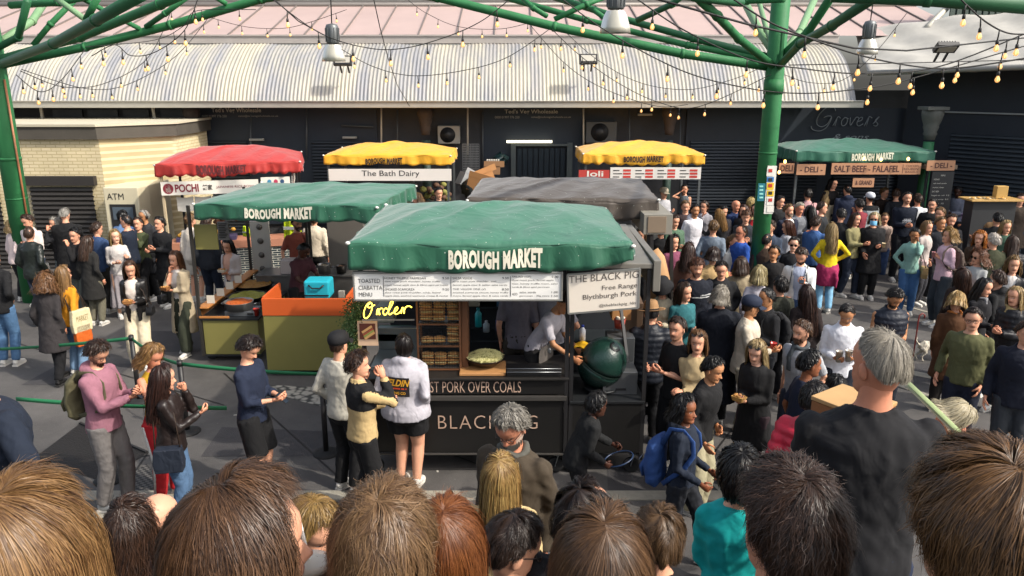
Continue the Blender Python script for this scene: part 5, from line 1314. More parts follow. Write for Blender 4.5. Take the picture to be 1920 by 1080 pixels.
def wheel(parent, p, r=.10, name='castor'):
    w_ = MB(); w_.revolve([(r*.7,-.02),(r*.95,-.022),(r,-.01),(r,.01),(r*.95,.022),(r*.7,.02)], p, 20, M3=Matrix.Rotation(PI/2,3,'X')); o = w_.build(name, RUB, parent)
    w_ = MB(); w_.revolve([(.01,-.018),(r*.3,-.02),(r*.34,-.012),(r*.66,-.012),(r*.7,-.018),(r*.7,.018),(.01,.018)], p, 20, M3=Matrix.Rotation(PI/2,3,'X')); w_.build('rim', STEEL, o)
    w_ = MB(); w_.beam(p+Vector((-.01,.03,0)), p+Vector((.03,.03,r*1.5)), .05, .006); w_.beam(p+Vector((-.01,-.03,0)), p+Vector((.03,-.03,r*1.5)), .05, .006); w_.box(p.x-.03,p.x+.08,p.y-.05,p.y+.05,p.z+r*1.45,p.z+r*1.6); w_.build('fork', STEEL, o)
    return o
# ---------------------------------------------------------------- 1. the black stall in the middle
st = thing('market_stall', (0,8.4,0), 'black food stall in the middle with a green canopy and white toasted ciabatta menu', 'market stall')
canopy(st, frame_at(-.23, 9.42, 0), 3.06, 2.6, 2.90, 3.17, .27, GREENC, 'BOROUGH MARKET', (.352,.682), seed=3, slump=-.02, sag=.10, tz=(.08,.90), tuck=.5, top_mat=LITGREEN)
YF_ = 8.40
xl = on_y(690,780,YF_).x; xm = on_y(1060,780,YF_).x; xr0 = on_y(1069,780,YF_).x; xr = on_y(1205,780,YF_).x
zct = 1.27
BLK = M('stall_black', '141312', .45, var=.2, bump=.05)
mb = MB(); mb.box(xl, xm, YF_, YF_+.72, 1.045, 1.235); mb.build('fascia', BLK, st, bev=.006)
mb = MB(); mb.box(xl+.02, xm-.02, YF_+.02, YF_+.7, .29, .96); mb.build('front_panel', BLK, st, bev=.005)
mb = MB(); mb.box(xl-.01, xm+.01, YF_-.03, YF_+.02, .975, 1.03); mb.box(xl-.01, xm+.01, YF_-.012, YF_+.02, .27, .288); mb.build('trim_rail', M('rail_grey','55524e',.4,.5), st, bev=.004)
mb = MB(); mb.box(xl-.03, xm+.03, YF_-.05, YF_+.75, 1.238, 1.262); mb.build('counter_top', M('counter_black','2a2826',.4,.2,var=.2), st, bev=.004)
mb = MB(); fn = lambda px, py, Y: plane_fn(on_y(px,py,Y), (1,0,0), (0,0,1))
a = on_y(772,736,YF_-.006); b_ = on_y(977,714,YF_-.006); mb.text("ROAST PORK OVER COALS", plane_fn(a,(1,0,0),(0,0,1)), b_.x-a.x, b_.z-a.z-.01, bold=-.005)
a = on_y(735,804,YF_+.012); b_ = on_y(1008,779,YF_+.012); mb.text("THE BLACK PIG", plane_fn(a,(1,0,0),(0,0,1)), b_.x-a.x, b_.z-a.z, bold=-.012, sp=1.15)
mb.build('lettering', M('copper_ink','b79a86',.6,var=.05), st)
# side unit with the kamado grill
mb = MB(); mb.box(xr0, xr, YF_, YF_+.9, .29, .93); mb.build('side_cabinet', BLK, st, bev=.006)
mb = MB(); mb.box(xr0-.01, xr+.01, YF_-.02, YF_+.95, .933, .965); mb.mat(1).box(xr0+.42, xr-.05, YF_+.18, YF_+.55, .967, 1.25); mb.mat(2).box(xr0+.55, xr-.18, YF_+.172, YF_+.18, 1.02, 1.05)
mb.build('side_shelf', [DARKM, M('steel_bin','77797a',.35,.7), BLACKP], st, bev=.004)
mb = MB(); mb.box(xr0+.5, xr-.02, YF_+.65, YF_+.95, .97, 1.52); mb.build('side_bin', M('galv','5d6062',.4,.6), st, bev=.01)
for x, y, z1 in ((xm+.005,YF_+.02,2.55),(xr-.0,YF_+.02,2.55),(xl-.02,YF_+.1,2.75),(xl-.02,10.55,2.85),(xr,10.55,2.55),(xm+.06,YF_+.02,2.5)): post(st, (x,y,.2), (x,y,z1), .045)
post(st, (xr-.03,YF_+.05,.35), (xr-.2,YF_+.9,2.0), .035)
for x, y in ((xl+.05,8.48),(xm-.1,8.48),(xr0+.06,8.48),(xr-.1,8.48)): wheel(st, Vector((x,y,.10)))
# metal roof tray of the side unit
mb = MB(); mb.hexa([Vector(p) for p in ((xr0,8.38,2.56),(xr+.03,8.38,2.56),(xr+.03,10.5,2.62),(xr0,10.5,2.62),(xr0,8.38,2.62),(xr+.03,8.38,2.62),(xr+.03,10.5,2.68),(xr0,10.5,2.68))])
mb.box(xr+.035, xr+.12, 8.36, 10.5, 2.30, 2.66); mb.build('side_roof', M('tray_grey','807c74',.5,.4,var=.2), st, bev=.008)
# inside: back unit, shelves, lamp rail
mb = MB(); mb.box(xl, xr, 10.45, 10.5, .3, 2.3); mb.build('dark_backing', M('inside_dark','1c2026',.7), st)  # dark sheet added across the back so the inside of the stall looks shaded
mb = MB(); mb.box(xl+.2, xr-.1, 9.95, 10.44, .3, 1.15); mb.box(xl+.2, xr-.1, 9.93, 10.44, 1.153, 1.18); mb.box(xm-1.1, xm+.5, 10.2, 10.44, 1.55, 1.575); mb.build('back_counter', M('back_steel','3c4246',.35,.6), st, bev=.004)
# menu board
mb = MB(); a = on_y(667,560.5,8.16); b_ = on_y(1052,513,8.16); mb.box(a.x,b_.x,8.16,8.19,a.z,b_.z); bo = mb.build('menu_board', M('board_face','e4e2dc',.6,var=.04), st)
mb = MB(); f_ = .022; 
for q in ((a.x-.01,b_.x+.01,b_.z,b_.z+f_),(a.x-.01,b_.x+.01,a.z-f_,a.z),(a.x-.02,a.x,a.z-f_,b_.z+f_),(b_.x,b_.x+.02,a.z-f_,b_.z+f_)): mb.box(q[0],q[1],8.145,8.195,q[2],q[3])
mb.build('frame', ALU, bo, bev=.003)
mb = MB(); W_ = b_.x-a.x; H_ = b_.z-a.z; z_ = lambda f: a.z+H_*(1-f)
def tx(mb, t, fx0, fx1, f0, f1, bold=0.): mb.text(t, plane_fn((a.x+W_*fx0, 8.156, z_(f1)), (1,0,0), (0,0,1)), W_*(fx1-fx0), H_*(f1-f0), bold=bold)
tx(mb,"TOASTED",.017,.123,.20,.36); tx(mb,"CIABATTA",.017,.133,.47,.63); tx(mb,"MENU",.017,.082,.74,.90)
L1 = [("HONEY TRUFFLE PARMESAN",.145,.345,.13,.22,"9.50",.425),("slow roast pork shoulder, honey truffle",.145,.415,.27,.35,None,0),("mayo, fennel apple slaw & 30mo aged parmesan",.145,.452,.41,.49,None,0),("SMOKED SCAMORZA",.145,.29,.57,.66,"9.50",.425),("slow roast pork shoulder, nduja, fennel",.145,.415,.71,.79,None,0),("apple slaw, smoked scamorza cheese & rocket",.145,.452,.84,.92,None,0),
 ("SALSA VERDE",.475,.57,.13,.22,"9.50",.715),("slow roast pork shoulder, aioli,",.475,.69,.27,.35,None,0),("fennel apple slaw & italian salsa verde",.475,.74,.41,.49,None,0),("THE VEGGIE ONE (V)",.475,.635,.57,.66,"8.50",.715),("smoked scamorza cheese, honey truffle",.475,.745,.71,.79,None,0),("mayo, fennel apple slaw & salsa verde",.475,.745,.84,.92,None,0),
 ("SALAD (GF)",.763,.855,.08,.17,"9.00",.955),("slow roast pork, fennel apple",.763,.965,.22,.30,None,0),("slaw, honey truffle mayo, salsa",.763,.985,.36,.44,None,0),("verde & 30mo aged parmesan",.763,.945,.49,.57,None,0),("ADD",.763,.79,.76,.85,None,0),("salsa verde",.80,.88,.69,.77,"1.00",.955),("parmesan - 30g extra",.80,.945,.84,.92,"1.50",.955)]
for t_, x0, x1, f0, f1, pr, xp in L1:
    tx(mb, t_, x0, x1, f0, f1)
    if pr: tx(mb, pr, xp, xp+.032, f0, f1)
for fx in (.138,.466,.755): mb.box(a.x+W_*fx, a.x+W_*fx+.005, 8.155, 8.159, a.z+.03, b_.z-.03)
mb.build('lettering', M('board_ink','4c4a47',.7,var=0), bo)
# the name board, hung at a slight turn
p0 = on_y(1066,588,8.17); p1 = on_y(1197,577,8.10); p2 = on_y(1200,504,8.10); p3 = on_y(1064,515,8.17)
bx = (p1-p0).normalized(); bz = Vector((0,0,1)); bn = Vector((0,1,0))
mb = MB(); mb.hexa([p0,p1,p1+bn*.03,p0+bn*.03,p3,p2,p2+bn*.03,p3+bn*.03]); ns = mb.build('name_board', M('name_face','e3d8c8',.6,var=.05), st)
mb = MB(); mb.beam(p0,p1,.02); mb.beam(p3,p2,.02); mb.beam(p0,p3,.02); mb.beam(p1,p2,.02); mb.build('frame', ALU, ns)
mb = MB()
def nq(fx, fz): 
    lo = p0.lerp(p1, fx); hi = p3.lerp(p2, fx); return lo.lerp(hi, fz)-bn*.003
for t_, x0, x1, z0, z1 in (("THE BLACK PIG",.02,.985,.78,.96),("Free Range",.48,.97,.50,.65),("Blythburgh Pork",.21,.97,.29,.45),("@theblackpig_ldn",.44,.96,.08,.18)):
    mb.text(t_, lambda x, y, x0=x0, z0=z0: nq(x0+x, z0+y), x1-x0, z1-z0, bold=-.005 if t_[0] == 'T' else .0)
mb.build('lettering', M('name_ink','5a5148',.7,var=0), ns)
# neon order sign
ORD = [[(.105+.075*math.cos(a)+.05*math.sin(a), .165+.165*math.sin(a)) for a in [PI*.35+k*PI/9 for k in range(19)]]+[(.13,.30),(.10,.25),(.14,.22),(.20,.25),(.25,.27)],
 [(.28,.06),(.29,.14),(.31,.18),(.32,.17),(.32,.1),(.34,.06),(.33,.15),(.37,.19),(.41,.18)],
 [(.52,.15),(.47,.19),(.42,.14),(.42,.07),(.46,.05),(.52,.12),(.58,.22),(.62,.30),(.60,.34),(.57,.30),(.53,.16),(.52,.08),(.55,.05),(.60,.08)],
 [(.60,.08),(.66,.11),(.71,.16),(.70,.20),(.66,.17),(.64,.1),(.67,.05),(.73,.07),(.78,.12)],
 [(.78,.06),(.79,.13),(.81,.18),(.83,.16),(.83,.09),(.84,.06),(.85,.14),(.90,.20),(.96,.20),(1.0,.17)]]
o = on_y(681,597,8.33); e = on_y(773,597,8.33)
mb = MB(); strokes(mb, ORD, plane_fn(o+Vector((0,0,.0)),(1,0,.06),(0,0,1)), (e.x-o.x), .0062, 6)
mb.mat(1).box(o.x-.02, e.x+.02, 8.342, 8.352, o.z-.03, o.z-.015); 
nsg = solo(mb, 'neon_sign', [M('neon_yellow','ffd54a',.4,emit=3.2,var=0), ALU], 'yellow neon sign in handwriting reading Order in the stall window', 'neon sign', o)
# poster with a sandwich
mb = MB(); pa = on_y(672,648,8.42); pb_ = on_y(707,602,8.42); mb.box(pa.x,pb_.x,8.42,8.43,pa.z,pb_.z)
w_, h_ = pb_.x-pa.x, pb_.z-pa.z
mb.mat(1).box(pa.x+w_*.1,pb_.x-w_*.1,8.414,8.42,pa.z+h_*.27,pb_.z-h_*.1)
for q, (c_, dy) in enumerate(((2,0),(3,.22),(4,.36),(2,.5))): mb.mat(c_).hexa([Vector((pa.x+w_*(.2+.25*dy),8.41-.001*q,pa.z+h_*(.58-.5*dy))), Vector((pa.x+w_*(.7+.25*dy),8.41-.001*q,pa.z+h_*(.84-.5*dy))), Vector((pa.x+w_*(.7+.25*dy),8.414,pa.z+h_*(.84-.5*dy))), Vector((pa.x+w_*(.2+.25*dy),8.414,pa.z+h_*(.58-.5*dy))),
    Vector((pa.x+w_*(.26+.25*dy),8.41-.001*q,pa.z+h_*(.50-.5*dy))), Vector((pa.x+w_*(.76+.25*dy),8.41-.001*q,pa.z+h_*(.76-.5*dy))), Vector((pa.x+w_*(.76+.25*dy),8.414,pa.z+h_*(.76-.5*dy))), Vector((pa.x+w_*(.26+.25*dy),8.414,pa.z+h_*(.50-.5*dy)))])
solo(mb, 'poster', [M('poster_cream','c8a98c',.6,var=.05), M('poster_brown','5f2f22',.6,var=.1), M('poster_bread','d3a468',.6,var=.2), M('poster_meat','a3523a',.6,var=.2), M('poster_leaf','8c9a4c',.6,var=.2)], 'small poster with a picture of a toasted sandwich at the left end of the counter', 'poster', pa)
# bread rack with sandwiches
ra = on_y(788,700,8.62); rb = on_y(860,570,8.62)
t = thing('bread_rack', (ra.x,8.62,zct), 'wire and wood bread rack full of toasted sandwiches on the black counter', 'rack')
x0, x1 = ra.x, rb.x; z0, z1 = zct, 2.16
mb = MB()
for x in (x0-.012, x1+.012):
    for y in (8.60, 8.92): mb.box(x-.012,x+.012,y-.012,y+.012,z0,z1)
for z in (z0+.012, z0+.30, z0+.57, z1-.01):
    for y in (8.60, 8.92): mb.box(x0,x1,y-.01,y+.01,z-.010,z+.010)
mb.mat(0).box(x1+.03,x1+.10,8.62,8.95,z0,z1); mb.build('rack_frame', WOODD, t)
for z in (z0+.03, z0+.31, z0+.58): mb = MB(); mb.box(x0,x1,8.61,8.91,z-.006,z); mb.build('shelf', STEEL, t)
mb = MB()
for i in range(1, 16): mb.box(x0+(x1-x0)*i/16-.0015, x0+(x1-x0)*i/16+.0015, 8.592,8.595, z0+.02, z1)
for i in range(1, 30): mb.box(x0, x1, 8.589,8.592, z0+(z1-z0)*i/30-.0015, z0+(z1-z0)*i/30+.0015)
mb.build('wire_mesh', DARKM, t)
BRD = M('toasted_bread','c08d52',.8,var=.35,vs=25,bump=.3,bs=60); FILL = M('slaw_filling','d8c88c',.8,var=.5,vs=60)
pr_ = None; k_ = 0
def sandwich(p, rz, lab):
    t = thing('toasted_sandwich', (0,0,0), lab, 'sandwich', 'toasted sandwiches in the bread rack')
    mb = MB(); mb.tube([(-.075,0,.016),(-.06,0,.018),(0,0,.02),(.06,0,.018),(.075,0,.016)], [(.02,.006),(.048,.014),(.055,.018),(.048,.014),(.02,.006)], 10, up=(0,0,1)); mb.build('lower_bread', BRD, t)
    mb = MB(); mb.box(-.062,.062,-.05,.05,.032,.042); mb.build('filling', FILL, t, bev=.004)
    mb = MB(); mb.tube([(-.075,0,.05),(-.06,0,.056),(0,0,.06),(.06,0,.056),(.075,0,.05)], [(.02,.006),(.046,.014),(.054,.02),(.046,.014),(.02,.006)], 10, up=(0,0,1)); mb.build('upper_bread', BRD, t)
    t.location = p; t.rotation_euler = (0,0,rz); return t
rows = [(z0+.585, (.16,.5,.84), 3, 'toasted sandwich on the top shelf of the bread rack'), (z0+.315, (.2,.5,.84), 1, 'toasted sandwich on the middle shelf of the bread rack'), (z0+.035, (.18,.5,.82), 2, 'toasted sandwich on the bottom shelf of the bread rack')]
for zz, fx, nz_, lab in rows:
    for q, f in enumerate(fx):
        for j in range(nz_+(2 if (lab.find('middle') > 0 and f > .8) else 0)):
            p = (x0+(x1-x0)*f+random.uniform(-.01,.01), 8.70+random.uniform(-.01,.02), zz+j*.08); rz = random.uniform(-.25,.25)
            if pr_ is None: pr_ = sandwich(p, rz, lab)
            else:
                c = copy_tree(pr_, None, lab); c.location = p; c.rotation_euler = (0,0,rz)
# board, wok of slaw, tongs rail
mb = MB(); a = on_y(862,704,8.5); b_ = on_y(948,704,8.5); mb.box(a.x,b_.x,8.42,8.85,1.264,1.30)
solo(mb, 'chopping_board', WOODL, 'worn wooden board under the wok of slaw', 'board', (a.x,8.5,1.264), bev=.008)
pc = on_y(910,690,8.68); wz = 1.302
t = thing('wok', (pc.x,8.68,wz), 'wide black wok heaped with pale shredded slaw on the wooden board', 'wok')
mb = MB(); mb.revolve([(.07,0),(.15,.03),(.215,.085),(.235,.115),(.228,.115),(.205,.082),(.14,.03),(.01,.012)], (pc.x,8.68,wz), 28); mb.build('bowl', M('wok_iron','2a2018',.4,.5), t)
V = []; F = []
rg = np.random.default_rng(3)
for q in range(900):
    r_ = .21*math.sqrt(rg.random()); a_ = rg.uniform(0, 2*PI); zz = .10+.075*(1-(r_/.22)**2)+rg.uniform(0, .012); an = rg.uniform(0, PI); l = rg.uniform(.02,.035)
    c = Vector((pc.x+r_*math.cos(a_), 8.68+r_*math.sin(a_), wz+zz)); d = Vector((math.cos(an)*l, math.sin(an)*l, rg.uniform(-.006,.006))); s_ = Vector((-math.sin(an), math.cos(an), .3)).normalized()*.003
    b0 = len(V); V += [c-d-s_, c-d+s_, c+s_+Vector((0,0,.006)), c-s_+Vector((0,0,.006)), c+d-s_, c+d+s_]; F += [(b0,b0+1,b0+2,b0+3),(b0+3,b0+2,b0+5,b0+4)]
mb = MB(); mb.add(V, F, False); mb.mat(1).revolve([(.21,.085),(.17,.11),(.1,.14),(.01,.155)], (pc.x,8.68,wz), 20, cap=False); o_ = mb.build('slaw', [M('slaw','d6d093',.7,var=.3,vs=30), M('slaw_base','a8a468',.8)], t); tag(o_, kind='stuff')
t = thing('grill_tray', (on_y(1000,695,8.5).x,8.5,zct), 'long steel tray with tong rails at the front of the counter', 'tray')
a = on_y(950,700,8.46); b_ = on_y(1052,700,8.46); mb = MB(); mb.box(a.x,b_.x,8.40,8.75,1.266,1.30); mb.box(a.x,b_.x,8.40,8.41,1.30,1.34); mb.build('tray', M('tray_dark','2b2a2a',.4,.5), t, bev=.004)
for dz, dy in ((.03,-.02),(.065,.0)): mb = MB(); mb.cyl((a.x,8.40+dy,1.30+dz),(b_.x,8.40+dy,1.30+dz),.006,n=8); mb.build('rail', STEEL, t)
# kamado grill
gc = on_y(1128,682,8.72); t = thing('kamado_grill', (gc.x,8.72,.97), 'large dark green egg shaped ceramic barbecue on the side unit', 'barbecue')
EG = M('egg_glaze','18312a',.22,var=.12,vs=30,bump=.25,bs=55)
tiltE = Matrix.Rotation(.42, 3, 'Y') @ Matrix.Rotation(.25, 3, 'X')
R_ = .28; mb = MB(); mb.revolve([(R_*math.sin(a)*(1.0 if a > PI/2 else 1.0), -R_*1.12*math.cos(a)) for a in [i*PI/2/9+.02 for i in range(10)]], gc, 32, M3=tiltE); mb.build('base', EG, t)
mb = MB(); mb.revolve([(R_*math.cos(a)*.995, R_*1.18*math.sin(a)+.02) for a in [i*PI/2/9 for i in range(10)]], gc, 32, M3=tiltE); mb.build('lid', EG, t)
mb = MB(); mb.revolve([(R_*1.004,-.004),(R_*1.01,.0),(R_*1.01,.014),(R_*1.0,.018)], gc, 32, M3=tiltE, cap=False); mb.build('band', M('band_dark','20302a',.4,.3), t)
tn = Vector((.42,-.5,.76)).normalized(); tp = gc+tn*R_*1.02+Vector((0,0,.03)); TQ = tn.to_track_quat('Z','Y').to_matrix(); mb = MB(); mb.revolve([(.075,-.02),(.08,.0),(.065,.03),(.045,.035),(.03,.03),(.02,-.01)], tp, 20, M3=TQ); mb.build('vent', M('vent_iron','1a1a1a',.4,.5), t)
mb = MB(); mb.beam(gc+Vector((.12,-.16,.16)), gc+Vector((.22,-.1,.08)), .06, .015); mb.build('latch', STEEL, t)
mb = MB()
for k in range(3):
    a = k*2.1+.6; mb.beam(gc+Vector((math.cos(a)*.2,math.sin(a)*.2,-.29)), gc+Vector((math.cos(a)*.16,math.sin(a)*.16,-.18)), .03)
mb.revolve([(.2,-.30),(.22,-.30),(.22,-.28),(.2,-.28)], gc, 24); mb.build('stand', DARKM, t)
mb = MB(); mb.text("EGG", lambda x, y: gc+Vector((-.04+x, 0, -.06+y))+Vector((0,-math.sqrt(max(0,(R_+.004)**2-(-.04+x)**2-(.06-y)**2*.6)),0)), .09, .03); 
# small goods about the side counter
def bottle(px, py, Y, h, r, col, lab, capc='d8d8d8', cat='bottle'):
    p = on_y(px, py, Y); t = thing('bottle', p, lab, cat); mb = MB(); mb.revolve([(r,0),(r,h*.68),(r*.45,h*.84),(r*.4,h*.9)], p, 14); mb.build('body', M('bt'+col, col, .3), t)
    mb = MB(); mb.revolve([(r*.5,h*.88),(r*.5,h),(.001,h)], p, 12); mb.build('cap', M('cap'+capc, capc, .4), t)
bottle(1092,638,9.15,.20,.038,'c9ccd2','white bottle with a blue cap beside the green barbecue','1d3a9a')
bottle(897,612,9.9,.26,.045,'23a0a8','teal spray bottle on the shelf inside the black stall','1c7f88')
bottle(934,620,10.1,.22,.035,'3b4f8c','blue plastic bottle on the back counter of the black stall')
bottle(912,622,10.1,.16,.045,'a6b6bb','squat pale bottle on the back counter of the black stall')
for k_, (px, py, c_, l_) in enumerate(((870,640,'8a2f24','red squeezy bottle'),(958,636,'c9b04a','mustard yellow bottle'),(985,634,'5a6a3a','green oil bottle'),(1012,632,'cfcac0','white tub shaped bottle'))): bottle(px,py,9.95,.2,.04,c_,l_+' on the back counter of the black stall')
for k_, (px, py, w_, h_, c_, l_) in enumerate(((880,585,.3,.2,'8f8a7c','grey storage crate'),(1030,590,.25,.25,'a9743f','brown carton'),(945,588,.2,.14,'3d5f7c','blue lidded tub'))):
    p = on_y(px,py,10.3); mb = MB(); mb.box(p.x-w_/2,p.x+w_/2,10.22,10.42,1.578,1.578+h_); mb.box(p.x-w_/2-.01,p.x+w_/2+.01,10.21,10.43,1.578+h_,1.60+h_); solo(mb, 'storage_box', M('sb'+c_,c_,.5), l_+' on the upper shelf of the black stall', 'box', (p.x,10.3,1.578), bev=.006)
for k_, px in enumerate((1000,1015,1030)):
    p = on_y(px,655,8.9); mb = MB(); mb.tube([p,p+Vector((.0,0,.13)),p+Vector((.01,0,.15))],.005,6); mb.ell(p+Vector((0,0,-.02)),.025,.006,.035,8,6); solo(mb, 'ladle', STEEL, ('left','middle','right')[k_]+' of three steel ladles hanging over the steel tray', 'ladle', p)
p = on_y(1164,582,9.5); mb = MB(); mb.box(p.x-.12,p.x+.12,9.4,9.7,p.z-.1,p.z+.13); mb.mat(1)
for k in range(8): mb.ell((p.x+random.uniform(-.09,.09),9.5+random.uniform(-.05,.1),p.z+.13), .05,.04,.03,7,5)
solo(mb, 'bread_box', [WOODL, BRD], 'wooden box of rolls on the rear shelf beside the name board', 'box', p)
p = on_y(1113,560,9.6); mb = MB(); mb.box(p.x-.2,p.x+.12,9.5,9.8,p.z-.16,p.z-.02); mb.box(p.x-.17,p.x+.09,9.53,9.77,p.z-.02,p.z+.01); solo(mb, 'steel_container', M('container','b3b6a8',.4,.3), 'pale rectangular container behind the green barbecue', 'container', p, bev=.01)
p = on_y(1162,606,9.25); mb = MB(); mb.revolve([(.06,-.06),(.075,.06),(.07,.06),(.055,-.05)], p, 16); mb.mat(1)
for k in range(7): mb.ell((p.x+random.uniform(-.045,.045),9.25+random.uniform(-.04,.04),p.z+.06), .026,.026,.022,7,5)
solo(mb, 'tub', [M('tub_red','9c3a2a',.5), M('garlic','d9cdbb',.6)], 'red tub of garlic bulbs on the side counter', 'tub', p)
p = on_y(1095,645,9.0); mb = MB(); mb.grid(lambda u, v: (p.x-.13+u*.3, 8.9+v*.22, p.z-.02+.02*math.sin(u*9+v*5)+.01*math.sin(v*17)), 16, 12); solo(mb, 'cleaning_cloth', M('cloth_yellow','d9a916',.8), 'crumpled bright yellow cloth on the side counter', 'cloth', p, solid=.004)
# rosemary swag hanging at the left end
def vine(px0, py0, px1, py1, Y, w, n, lab):
    a = on_y(px0, py0, Y); b_ = on_y(px1, py1, Y); t = thing('hanging_plant', a, lab, 'plant')
    rg = random.Random(4); V = []; F = []
    for q in range(n):
        f = rg.random(); c = a.lerp(b_, f)+Vector((rg.gauss(0, w), rg.gauss(0, w*.6), rg.uniform(-.03,.03)))
        d = Vector((rg.uniform(-1,1), rg.uniform(-1,.4), rg.uniform(-1.2,.6))).normalized()*rg.uniform(.025,.05); s_ = Vector((d.z,.2*d.x,-d.x)).normalized()*.007
        k = len(V); V += [c, c+d*.5+s_, c+d, c+d*.5-s_]; F.append((k,k+1,k+2,k+3))
    mb = MB(); mb.add(V, F, False); mb.build('leaves', M('rosemary','3f5a2c',.6,var=.5,vs=30), t)
    mb = MB()
    for q in range(7): mb.tube([a+Vector((rg.gauss(0,w*.5),0,0)), a.lerp(b_,.5)+Vector((rg.gauss(0,w),rg.gauss(0,w*.5),0)), b_+Vector((rg.gauss(0,w*.8),0,0))], .004, 5)
    mb.build('stems', M('stem','4b4a2a',.7), t)
vine(668,563,655,655,8.5,.055,1500,'long green hanging plant at the left corner of the black stall')
# serving window goods left: trays, green box
p = on_y(735,625,9.3); mb = MB(); mb.box(p.x-.2,p.x+.22,9.2,9.55,p.z-.08,p.z+.03); solo(mb, 'crate', M('crate_green','1d5f43',.5), 'dark green plastic crate inside the serving hatch', 'crate', p, bev=.01)
p = on_y(720,668,8.8); mb = MB(); mb.box(xl+.02,x0-.06,8.6,9.3,1.27,1.32); mb.box(xl+.02,x0-.06,9.2,9.3,1.32,1.6); solo(mb, 'steel_worktop', M('worktop','7f8788',.3,.7), 'shiny steel worktop inside the serving hatch under the neon sign', 'worktop', p, bev=.005)
p = on_y(725,590,9.9); mb = MB(); mb.box(p.x-.12,p.x+.1,9.85,10.1,p.z-.1,p.z+.13); solo(mb, 'storage_box', M('box_pale','8e8f80',.5), 'pale storage box on the shelf behind the neon sign', 'box', p, bev=.01)
# ---------------------------------------------------------------- 2. the olive and orange stall
st2 = thing('market_stall', (-3.4,12,0), 'olive food stall with an orange counter under a green canopy, left of centre', 'market stall')
OLV = M('olive_panel','7d7741',.5,var=.1); ORG = M('orange_panel','c65722',.5,var=.08)
cA = on_y(361,393,12.15); cB = on_y(697,372,11.55)
yaw2 = math.atan2(cB.y-cA.y, cB.x-cA.x)*0.6
W2 = (cB-cA).to_2d().length if hasattr(cB-cA,'to_2d') else 3.2
mid = (cA+cB)/2; cx2 = mid.x-math.sin(yaw2)*1.35*1; cy2 = mid.y+math.cos(yaw2)*1.35
canopy(st2, frame_at(cx2+.02, cy2, yaw2), 2.98, 2.5, 2.72, 2.90, .22, GREENC, 'BOROUGH MARKET', (.285,.655), seed=8, sag=.10, tz=(.1,.9), slump=.03, top_mat=LITGREEN)
def fbox(mb, x0, x1, Y0, Y1, py0, py1, Yz):  # helper in px height at distance
    mb.box(x0, x1, Y0, Y1, on_y(960,py1,Yz).z, on_y(960,py0,Yz).z)
ax = on_y(380,640,12.3).x; bx_ = on_y(492,640,12.3).x
zb0 = .12; zt0 = on_y(430,597,12.3).z
mb = MB(); mb.box(ax+.03, bx_-.05, 12.30, 13.9, zb0, zt0-.03); mb.build('left_counter', OLV, st2, bev=.01)
mb = MB(); mb.box(ax, bx_-.02, 12.27, 14.0, zt0-.028, zt0+.01); mb.box(ax, bx_-.02, 12.28, 12.31, zb0-.03, zb0); mb.build('counter_edge', DARKM, st2, bev=.005)
# wooden ledge running back on the left
mb = MB(); mb.box(ax-.02, ax+.16, 12.28, 15.0, zt0+.17, zt0+.20); mb.box(ax-.03, ax-.0, 12.28, 15.0, zt0+.01, zt0+.17); mb.box(ax+.0,ax+.5,12.262,12.275,zt0+.01,zt0+.05); mb.build('serving_ledge', M('ledge_wood','b0743c',.5,var=.2), st2, bev=.005)
# orange / olive front box
ox0 = on_y(497,640,11.6).x; ox1 = on_y(656,640,11.6).x
zo1 = on_y(570,560,11.6).z; zo0 = on_y(570,592,11.6).z
mb = MB(); mb.box(ox0, ox1, 11.6, 12.5, .10, zo0); mb.build('front_panel', OLV, st2, bev=.008)
mb = MB(); mb.box(ox0, ox1, 11.59, 11.63, zo0+.003, zo1); mb.box(ox0, ox0+.04, 11.63, 12.5, zo0+.003, zo1+.02); mb.box(ox1-.04, ox1, 11.63, 12.5, zo0+.003, zo1+.02); mb.build('orange_surround', ORG, st2, bev=.004)
for q in ((ax+.0,12.3,.1,2.65),(ax+.02,14.9,.1,2.6),(on_y(505,500,12.3).x-.0,14.7,.1,2.6),(on_y(585,500,14.5).x,14.5,.1,2.6)): post(st2, (q[0],q[1],q[2]), (q[0],q[1],q[3]), .045, M('post_dark','33302c',.5,.3))
for x, y in ((ax+.1,12.4),(ox0+.15,11.75),(ox1-.1,11.8)): wheel(st2, Vector((x,y,.1)), .1)
# side screen with an olive board and a menu
mb = MB(); mb.box(ax+.03, on_y(395,440,12.4).x+.12, 12.36, 12.39, on_y(400,467,12.4).z, on_y(400,420,12.4).z); mb.build('olive_board', OLV, st2, bev=.004)
mb = MB(); a = on_y(410,450,13.2); b_ = on_y(427,416,13.2); mb.box(a.x,b_.x,13.2,13.22,a.z,b_.z); mb.mat(1)
for q in range(9): mb.box(a.x+.02,b_.x-.02-.02*(q%3),13.19,13.198,b_.z-.04-q*.03,b_.z-.028-q*.03)
mb.build('price_list', [M('list_grey','74726e',.6), INK], st2)
# back counter and shelves of the stall
mb = MB(); mb.box(on_y(480,500,14.2).x, on_y(690,500,14.2).x, 14.15, 14.7, .1, 1.0); mb.box(on_y(480,500,14.2).x, on_y(690,500,14.2).x, 14.12, 14.72, 1.003, 1.04); mb.build('back_counter', M('steel_counter','6f6d6a',.35,.6,var=.2), st2, bev=.005)
